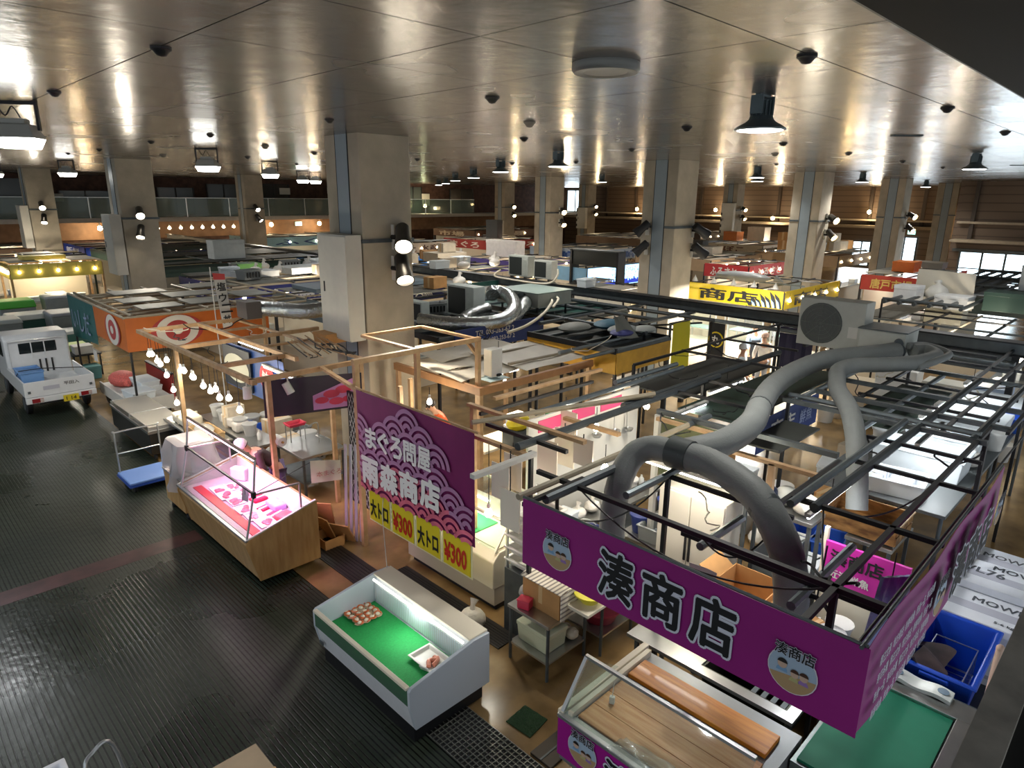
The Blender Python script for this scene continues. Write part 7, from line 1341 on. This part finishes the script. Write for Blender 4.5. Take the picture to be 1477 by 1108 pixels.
for k, (x, y, z, d, c, l) in enumerate([(24.4, 25.0, 2.55, (.6, 2.2, .8), 'e4ded8', 'large white cloth covered bundle left of the beam units'), (20.0, 24.5, 2.6, (1.6, 1.2, .4), 'd8ccb8', 'cream bundle on the cream tented stall'), (19.0, 30.5, 2.66, (1.2, 2.2, .35), '4f8fe0', 'blue crate stack on the blue canopy stall'), (20.8, 29.2, 2.66, (1.0, 1.0, .5), 'e0e6ee', 'white crate beside the blue crate stack'), (32.6, 34.5, 2.75, (.5, 1.1, 1.2), '4c4e4c', 'dark roof unit beside the red lantern stall'),
    (11.6, 28.6, 2.9, (1.3, .7, .75), 'cfd4d2', 'white unit on the green beamed stall roof'), (10.5, 23.6, 2.66, (1.4, .9, .2), 'dfe3e4', 'white sheet pile on the navy signed stall, left'), (12.6, 23.9, 2.66, (1.8, 1.2, .22), 'd4d9d8', 'white sheet pile on the navy signed stall, right'), (14.2, 25.2, 2.66, (1.2, 1.2, .3), 'e4e8e8', 'white box pile on the navy signed stall by the pillar'), (11.0, 25.4, 2.66, (.9, .7, .3), '6fae58', 'green crate on the navy signed stall roof'),
    (10.6, 19.0, 2.66, (1.3, 1.6, .12), '6a7a86', 'slate grey sheet on the grey roofed stall, left'), (13.2, 18.8, 2.66, (1.6, 1.6, .12), '7a8a94', 'slate grey sheet on the grey roofed stall, right'), (6.4, 35.8, 2.66, (1.6, .8, .15), 'd6c870', 'yellow rolled awning on the yellow awning stall'),
    (23.8, 5.0, 1.9, (.6, 1.0, .8), 'd9d6c4', 'cream two hole control box beyond the service beam'), (21.8, 5.6, 2.66, (.6, .6, .5), 'e6e8ea', 'white cooler box on the grey rack stall, left'), (21.6, 4.4, 2.66, (.7, .8, .35), 'e2e4e4', 'white foam stack on the grey rack stall, middle'), (22.2, 3.2, 2.66, (.8, 1.2, .5), '203a32', 'dark green box on the grey rack stall, right'), (27.2, 3.4, 2.76, (.9, .7, .8), 'd4d8dc', 'tall white tank box on the dark roofed stall'), (28.5, 2.9, 2.76, (.6, .6, .6), '3a5aa8', 'blue drum box near the right picture edge'),
    (31.0, 8.2, 2.72, (1.0, .8, .4), 'd8742c', 'orange crate on the red bannered stall roof'), (33.5, 8.0, 2.72, (.9, 1.2, .25), '7a746a', 'grey pile on the red bannered stall roof'), (33.2, 18.8, 2.66, (1.2, 1.8, .4), '9c9a92', 'grey duct bundle behind the red signed stall'), (34.6, 19.8, 2.66, (.7, .8, .6), '3c3a38', 'dark unit behind the red signed stall'), (45.5, 21.5, 2.76, (1.0, 1.2, .9), 'e6d8c4', 'white carton pile beside the second right pillar'), (44.0, 22.6, 2.76, (.9, 1.0, .6), 'd0783a', 'orange carton pile beside the white carton pile')]):
    roofbox('roof_goods', l, 'goods', x, y, z, d, c, R.uniform(-.1, .1))
lump('white_bucket_fan', 'white round bucket beyond the service beam at right', (22.3, 5.0, 2.66), .3, (1, 1, .9), M_white, 'bucket')
t = thing('wrapped_fan', 'fan wrapped in clear plastic on the far right rack', 'fan', (23.2, 5.0, 2.42)); B().box(-.08, -.7, .15, .1, .7, 1.0).build('fan_body', mat('fan_grey', 'b9b4a8', .5), t, bevel=.1); B().sheet((-.16, .78, .08), (-.16, -.78, .02), (-.16, -.72, 1.08), (-.16, .74, 1.12), 12, 8, .01, ripple(.05, 9)).build('plastic_wrap', mat('wrap_pale', 'cfcabd', .35, bump=.6, bscale=7), t, smooth=True); B().box(-.1, -.3, 0, .1, .3, .12).build('foot', M_dark, t)
frame('pipe_rack', 'dark pipe rack rising behind the wrapped fan at the right edge', 2.9, [('x', 'P', 3.9+.36*k, 20.0, 32.0, 2.85) for k in range(6)] + [('y', 'P', 20.2+2.9*k, 3.9, 5.8, 2.9) for k in range(5)], [(20.2, 5.8, 'b', 0, 2.9), (31.8, 3.9, 'b', 0, 2.9)])
for k, (x, y, l) in enumerate([(18.3, 4.6, 'white tall carton beyond the beam, under the two hole box'), (17.6, 3.4, 'white tall carton beyond the beam near the right edge'), (18.0, 2.7, 'pale blue printed tank beyond the beam at the right edge')]): styro('tall_carton', l, (x, y, .0), (.6, .9, 1.5), 0, M=mat('tall_carton_%d' % k, ['e4e6e6', 'dcdcd2', 'a9bfdc'][k], .5))
# gallery and wall fittings far away
t = None
for k, (x, y, z, c, l) in enumerate([(10.3, 52.9, 4.9, 'd8cfc8', 'small white notice on the gallery brick wall, left'), (26.2, 52.9, 5.5, 'e2dcd4', 'white notice on the gallery wall left of the big pillar'), (30.5, 52.9, 5.6, 'ddd8cc', 'white notice on the gallery wall beside the big pillar'), (33.4, 52.9, 4.6, 'e4e2da', 'pale board standing on the gallery right of the big pillar'), (40.5, 52.9, 4.6, 'd6d8d2', 'white gallery board right of the thin pillars')]):
    o = B().box(x, y-.04, z, x+.9, y, z+.5 if k < 3 else z+1.1).build('wall_notice', mat('notice_'+c, c, .5)); tag(o, l, 'notice')
def exitsign(l, x, y, z, yface=True):
    t = thing('exit_sign', l, 'sign', (x, y, z)); B().box(*((-.3, -.05, 0, .3, .05, .35) if yface else (-.05, -.3, 0, .05, .3, .35))).build('case', M_white, t); B().box(*((-.27, -.06, .03, .27, -.05, .32) if yface else (-.06, -.27, .03, -.05, .27, .32))).build('face', glow('exit_green', '9fe8d8', 2.2), t)
exitsign('lit green exit sign under the gallery left of the big pillar', 27.6, 52.85, 3.0); exitsign('lit green exit sign below the far right wall ledge', 61.46, 24.4, 2.9, False); exitsign('lit aqua sign over the bright doorway at far right', 61.46, 16.3, 2.9, False)
def wallamp(l, p, M, power, col):
    t = thing('wall_lamp', l, 'lamp', p, 0, 'lamps on the far walls'); B().ball((0, 0, 0), .16, 12).build('globe', M, t, smooth=True); B().tube([(0, 0, .14), (0, 0, .4)], .03, 6).build('stem', M_dark, t); B().lathe([(.05, .14), (.2, .02), (.19, .0), (.04, .12)], n=12).build('shade', M_dark, t)
    if power: lamp('POINT', (p[0]-.4, p[1]-.4, p[2]), power, col, .15)
WL = [(60.2, 19.3, 4.6, 'super bright amber lamp left of the third right pillar'), (59.5, 27.0, 3.9, 'bright amber lamp beside the second right pillar'), (60.2, 12.0, 4.5, 'pale lamp on the right wall near the picture edge'), (60.2, 33.0, 4.5, 'warm lamp on the far right wall beyond the middle pillar'), (60.2, 42.0, 4.4, 'warm lamp on the wall left of the middle pillar'), (40.0, 51.8, 4.6, 'starry lamp on the gallery right of the big pillar'), (12.8, 51.9, 3.2, 'small lamp under the gallery, left'), (29.0, 51.9, 3.2, 'small lamp under the gallery near the big pillar'), (24.8, 51.9, 3.2, 'small lamp under the gallery left of the exit sign'), (34.5, 51.9, 3.2, 'small lamp under the gallery right of the big pillar')]
for x, y, z, l in WL: wallamp(l, (x, y, z), WG, 110 if x > 50 else 80, (1, .78, .5))
for k in range(11): x = 14.5+.75*k; o = dup(BULB, (x, 50.6, 3.62), 0, '%s bulb from the left in the bright row under the gallery' % NTH[k], 'bulb row under the gallery', 1.8)
for k in range(12): y = 34.75+.19*k; o = dup(BULB, (4.93, y, 2.56), 0, '%s bulb from the right in the crowded row along the yellow awning stall side' % NTH[k], 'bulb row by the yellow awning', 1.3)
# ------------------------------------------------ loose goods, cables and added fill lamps in the stalls
def px_of(p):
    d = Vector(p)-Vector((0, 0, H)); k = d.dot(FW); return CX+F*d.dot(_rx)/k
def cyl(nm, prof, c, rough=.4, rim=None):
    t = thing(nm, '', nm.split('_')[-1]); B().lathe(prof, n=18).build('body', mat('goods_'+c, c, rough), t, smooth=True)
    if rim: B().lathe(rim, n=18).build('rim', mat('rim_'+c, c, .35), t, smooth=True)
    return t
PAIL = [(0, 0), (.13, 0), (.17, .3), (.155, .3), (.12, .02), (0, .02)]; PRIM = [(.165, .28), (.185, .28), (.185, .31), (.165, .31)]
def crate_t(c):
    t = thing('plastic_crate', '', 'crate'); B().tub((0, 0, 0), (.5, .34), (.54, .38), .26, .02, .02).build('body', mat('crate_'+c, c, .45), t, bevel=.006)
    b = B()
    for k in range(5): b.box(-.2+.09*k, -.205, .06, -.16+.09*k, -.19, .2)
    b.build('slots', M_blk, t); return t
def carton_t(c='b98a55'):
    t = thing('cardboard_carton', '', 'carton'); B().box(-.24, -.17, 0, .24, .17, .27).build('box', mat('card_'+c, c, .8, noise=.12, scale=5), t, bevel=.004); B().box(-.242, -.03, .02, .242, .03, .273).build('tape', mat('tape', '', .4), t); return t
def bag_t(c):
    t = thing('plastic_bag', '', 'bag'); B().ball((0, 0, .11), .17, 12, (1.1, .9, .65)).build('bag', mat('bag_'+c, c, .35, bump=.9, bscale=12), t, smooth=True); B().tube([(0, 0, .19), (.02, .01, .26), (.06, .02, .3)], [.06, .03, .06], 8).build('knot', mat('bag_'+c, c, .35), t, smooth=True); return t
def bottle_t(c):
    t = thing('plastic_bottle', '', 'bottle'); B().lathe([(0, 0), (.05, 0), (.055, .02), (.055, .17), (.02, .22), (0, .22)], n=14).build('body', mat('bottle_'+c, c, .3), t, smooth=True); B().lathe([(0, .22), (.022, .22), (.022, .25), (0, .25)], n=10).build('cap', M_white, t); return t
T_ = {'brown carton': carton_t(), 'pale carton': carton_t('cfc3ae'), 'white foam box': BOX[0], 'blue crate': crate_t('2f5fc0'), 'grey crate': crate_t('8a8f90'), 'yellow crate': crate_t('d9b92e'), 'white bag': bag_t('e8e4dc'), 'steel pot': cyl('steel_pot', PAIL, 'b0b2b2', .3, PRIM), 'navy pail': cyl('plastic_pail', PAIL, '2c3c7c', .4, PRIM), 'white pail': cyl('plastic_pail', PAIL, 'dcdcd8', .4, PRIM), 'red pail': cyl('plastic_pail', PAIL, 'b83238', .4, PRIM), 'green crate': crate_t('2f8a52'), 'blue bottle': bottle_t('5f8fc0'), 'white bottle': bottle_t('e0e2e0')}
USED = set(); ORD = ['leftmost', 'second', 'third', 'fourth', 'fifth', 'sixth', 'seventh', 'eighth', 'ninth', 'tenth', 'eleventh', 'twelfth']
def fill(where, spots):
    by = {}
    for kind, x, y, z, rz, s in spots: by.setdefault(kind, []).append((px_of((x, y, z)), x, y, z, rz, s))
    for kind, l in by.items():
        l.sort()
        for i, (_, x, y, z, rz, s) in enumerate(l):
            lab = ('%s %s' % (kind, where)) if len(l) == 1 else '%s %s from the left %s' % (ORD[i], kind, where) if i else 'leftmost %s %s' % (kind, where)
            src = T_[kind]
            if kind in USED or src is BOX[0]: o = dup(src, (x, y, z), rz, lab, 'goods '+where, s)
            else: o = src; USED.add(kind); o.location = (x, y, z); o.rotation_euler = (0, 0, rz); o.scale = (s,)*3; o['label'] = lab; o['group'] = 'goods '+where
def spots(kinds, x0, y0, x1, y1, nx, ny, z, stack=.3, s=1.0, jit=.08, skip=.15):
    out = []
    for i in range(nx):
        for j in range(ny):
            if R.random() < skip: continue
            x = x0+(x1-x0)*(i+.5)/nx+R.uniform(-jit, jit)*.5; y = y0+(y1-y0)*(j+.5)/ny+R.uniform(-jit, jit)*.5; k = R.choice(kinds); out.append((k, x, y, z, R.uniform(-.25, .25), s))
            if k in ('brown carton', 'pale carton', 'white foam box') and R.random() < stack: out.append((k, x+.02, y, z+.275*s, R.uniform(-.2, .2), s*.95))
    return out
GK = ['brown carton', 'white foam box', 'pale carton', 'grey crate', 'white bag', 'white pail', 'steel pot', 'blue crate']
def bench(l, x0, y0, x1, y1, h): return worktable(l, x0, y0, x1, y1, h)
bench('steel bench under the right arm of the black frame', 6.3, 2.42, 7.2, 3.3, .8) if False else None
bench('long steel bench behind the hanging blue bags', 6.35, 1.75, 7.15, 2.3, .84)
fill('on the bench behind the hanging blue bags', spots(['white pail', 'steel pot', 'white bottle', 'blue bottle', 'brown carton', 'white bag'], 6.4, 1.8, 7.1, 2.25, 3, 2, .84, 0, .8, .02, 0))
fill('on the floor between the grey drop duct and the fridge', spots(GK, 6.2, 2.5, 8.0, 3.2, 4, 2, .0, .6, 1.1, .1, .1)) if False else None
bench('steel bench right of the double door fridge', 7.75, 2.5, 9.1, 3.3, .85)
fill('on the bench right of the double door fridge', spots(GK, 7.8, 2.55, 9.05, 3.25, 3, 2, .85, .5, 1, .05, 0))
bench('steel bench along the bright utensil wall', 6.6, 5.5, 9.1, 6.05, .85)
fill('on the bench along the utensil wall', spots(['white pail', 'steel pot', 'white bottle', 'white bag', 'white foam box', 'blue bottle'], 6.7, 5.55, 9.0, 6.0, 7, 1, .85, .3, .8, .05, 0))
bench('cream lit bench under the mixed pipe frame', 7.3, 4.45, 9.3, 5.1, .82)
fill('on the bench under the mixed pipe frame', spots(GK+['yellow crate', 'navy pail'], 7.4, 4.5, 9.2, 5.05, 5, 2, .82, .4, .9, .05, .1))
fill('on the floor beside the utensil wall', spots(GK+['navy pail', 'red pail'], 9.5, 4.2, 12.0, 6.2, 5, 3, 0, .7, 1.25, .1, .1))
bench('steel bench at the back of the foam box shelf', 9.4, 3.3, 12.8, 3.9, .9) if False else None
fill('on the floor behind the foam box shelf', spots(GK, 9.6, 3.35, 15.2, 4.4, 8, 2, 0, .8, 1.3, .1, .1))
fill('on the foam box shelf', [('white bag', 11.5, 1.75, 1.67, .3, 1.1), ('blue crate', 14.0, 1.7, 1.67, 0, 1), ('white pail', 12.6, 1.68, 1.67, 0, 1), ('pale carton', 14.0, 2.75, 1.67, .1, 1.1), ('steel pot', 11.45, 2.95, 1.67, 0, 1)])
fill('below the timber lattice by the tuna poster', spots(GK, 5.75, 12.3, 7.0, 15.5, 3, 5, 0, .6, 1.2, .1, .1))
fill('on the long dark worktable', spots(['white foam box', 'steel pot', 'white bottle', 'pale carton'], 5.0, 12.0, 5.45, 14.5, 1, 6, .85, .3, .8, .04, .1))
fill('on the counter beneath the sheet roof', spots(['white pail', 'steel pot', 'white foam box', 'brown carton', 'green crate'], 8.9, 8.7, 10.4, 9.2, 5, 1, .9, .4, .8, .04, 0))
fill('on the floor below the tall timber frame', spots(GK, 6.3, 7.3, 7.5, 8.4, 3, 2, 0, .6, 1.1, .1, 0))
fill('on the navy signed stall roof', spots(['white foam box', 'pale carton', 'white bag', 'grey crate'], 9.4, 22.2, 15, 26, 6, 3, 2.66, .2, 1.3, .2, .35))
fill('on the grey roofed stall roof', spots(['grey crate', 'white bag', 'brown carton'], 9.8, 16.2, 15, 17.8, 5, 1, 2.66, .2, 1.3, .2, .3))
fill('on the grey roof deck by the silver duct', spots(['grey crate', 'white bag', 'pale carton'], 9.2, 13.4, 12, 14.5, 4, 1, 2.5, .2, 1.1, .1, .1))
fill('on the roofs beyond the beam units', spots(['white foam box', 'white bag', 'pale carton', 'brown carton'], 17.6, 20.4, 21.4, 26.2, 4, 5, 2.62, .3, 1.5, .3, .45))
fill('on the ground beyond the service beam at right', spots(GK+['blue crate'], 17.0, 1.8, 18.4, 6.2, 2, 6, 0, .8, 1.3, .1, .05))
fill('on the red bannered stall side', spots(['white foam box', 'white pail', 'pale carton', 'white bag'], 24.2, 6.4, 29.2, 8.8, 6, 3, 0, .8, 1.7, .1, .1))
fill('on the rear right stall roofs', spots(['white foam box', 'pale carton', 'grey crate', 'brown carton'], 37.8, 13.5, 43.6, 17.5, 5, 2, 2.78, .3, 1.8, .3, .3))
# added fill tubes under the frames, put in to brighten the stall interiors
def added_tube_lamp(l, x, y, z, along, power, col):
    t = thing('added_tube_lamp', l, 'lamp', (x, y, z), 0 if along == 'x' else PI/2, 'added fill tube lamps under the frames'); B().box(-.62, -.03, 0, .62, .03, .04).build('fitting', M_white, t); B().tube([(-.58, 0, -.02), (.58, 0, -.02)], .016, 8).build('tube', glow('tube_white', 'f4f8ff', 9), t)
    B().tube([(0, 0, .04), (0, 0, 2.68-z)], .006, 5).build('chain', M_blk, t)
    a = lamp('AREA', (x, y, z-.05), power*.42, col, 1.1, (0, 0, -1)); a.data.shape = 'RECTANGLE'; a.data.size_y = .06; a.rotation_euler = (0, 0, 0 if along == 'x' else PI/2)
for k, (x, y, z, a, pw, c, l) in enumerate([(11.2, 2.3, 2.5, 'x', 26, (.9, .96, 1), 'added white tube lamp over the nearer foam boxes'), (13.8, 2.3, 2.5, 'x', 30, (.9, .96, 1), 'added white tube lamp over the farther foam boxes'), (7.0, 2.2, 2.45, 'x', 22, (.95, .98, 1), 'added white tube lamp behind the banner corner'), (6.6, 3.7, 2.4, 'y', 16, (1, .95, .86), 'added tube lamp over the lit packing table'), (8.4, 4.8, 2.5, 'x', 40, (1, .93, .8), 'added tube lamp under the mixed pipe frame'), (5.3, 11.3, 2.4, 'y', 20, (1, .95, .86), 'added tube lamp over the sink table'), (5.9, 13.8, 2.4, 'y', 30, (1, .95, .86), 'added tube lamp behind the tuna poster'), (9.2, 9.6, 2.0, 'x', 40, (1, .93, .82), 'added tube lamp beneath the sheet roof'), (10.8, 5.4, 2.3, 'x', 30, (1, .95, .88), 'added tube lamp left of the big fan unit'), (9.9, 2.0, 2.5, 'x', 30, (.95, .98, 1), 'added tube lamp over the nearest foam tray')]): added_tube_lamp(l, x, y, z, a, pw, c)
# slack cables over the frames
CB = []
for k in range(26):
    zone = R.choice([(5.0, 1.3, 9, 4.2), (9.4, 1.4, 15, 4.0), (5.5, 4.0, 12, 6.5), (9.5, 8, 15, 13), (4.4, 10.4, 7, 15.6)])
    x0, y0 = R.uniform(zone[0], zone[2]), R.uniform(zone[1], zone[3]); x1 = min(zone[2], max(zone[0], x0+R.uniform(-2, 2))); y1 = min(zone[3], max(zone[1], y0+R.uniform(-1.5, 1.5))); z = 2.72; d = R.uniform(.05, .25)
    CB.append((px_of(((x0+x1)/2, (y0+y1)/2, z)), x0, y0, x1, y1, z, d))
CB.sort()
for k, (_, x0, y0, x1, y1, z, d) in enumerate(CB):
    o = B().tube([(x0+(x1-x0)*i/14+.05*math.sin(i*1.3+k), y0+(y1-y0)*i/14+.04*math.cos(i*.9+k), z-d*4*(i/14)*(1-i/14)) for i in range(15)], R.choice([.007, .009, .012]), 6).build('slack_cable', M_blk if k % 4 else M_cream); tag(o, '%s slack cable lying over the stall frames, number %d counted from the left' % ('black' if k % 4 else 'cream', k+1), 'cable', 'slack cables over the frames')
# string to the freezer, and things at the lower left edge
o = B().tube([(4.3, 6.55, .87), (4.85, 7.45, 1.1), (4.99, 7.62, 1.25)], .006, 5).build('white_string', M_white); tag(o, 'white string from the green liner case up to the yellow price signs', 'string')
t = thing('open_bin', 'white open plastic bin at the lower left corner', 'bin', (.36, 5.85, 0)); B().tub((0, 0, 0), (.36, .46), (.44, .54), .7, .02, .03).build('body', mat('bin_white', 'e4e6ee', .4), t, bevel=.01); B().box(-.2, -.25, .3, .2, .25, .32).build('inner_shelf', M_white, t)
t = thing('push_trolley', 'steel push trolley handle rising at the lower left edge', 'trolley', (.8, 5.4, 0), world=True); B().tube(spline([(.62, 5.5, .2), (.66, 5.56, .9), (.74, 5.62, 1.02), (.9, 5.66, .98), (1.0, 5.66, .2)], 6), .016, 8).build('handle', M_alu, t, smooth=True); B().box(.55, 4.6, .16, 1.15, 5.66, .2).build('deck', M_gmet, t)
for x in (.62, 1.08):
    for y in (4.75, 5.5): B().tube([(x-.02, y, .08), (x+.02, y, .08)], .08, 12).build('wheel', M_blk, t)
t = thing('beige_carton', 'beige flat carton top at the lower edge of the aisle', 'carton', (1.62, 4.75, 0)); B().box(-.28, -.42, 0, .28, .42, .66).build('box', mat('beige_card', 'bfa98c', .7, noise=.06), t, bevel=.006); B().box(-.285, -.05, .1, .285, .05, .664).build('tape', mat('tape', '', .4), t)
o = B().tube([(2.9, 1.98, 3.5), (6.2, .92, 3.3), (9.5, .3, 3.3)], .006, 5).build('wire', M_blk) if False else None


for k_, o_ in list(T_.items()):              # drop the kinds no stall ended up using
    if k_ not in USED and o_ is not BOX[0]:
        for c_ in list(o_.children_recursive): bpy.data.objects.remove(c_)
        bpy.data.objects.remove(o_)
bpy.context.view_layer.update()
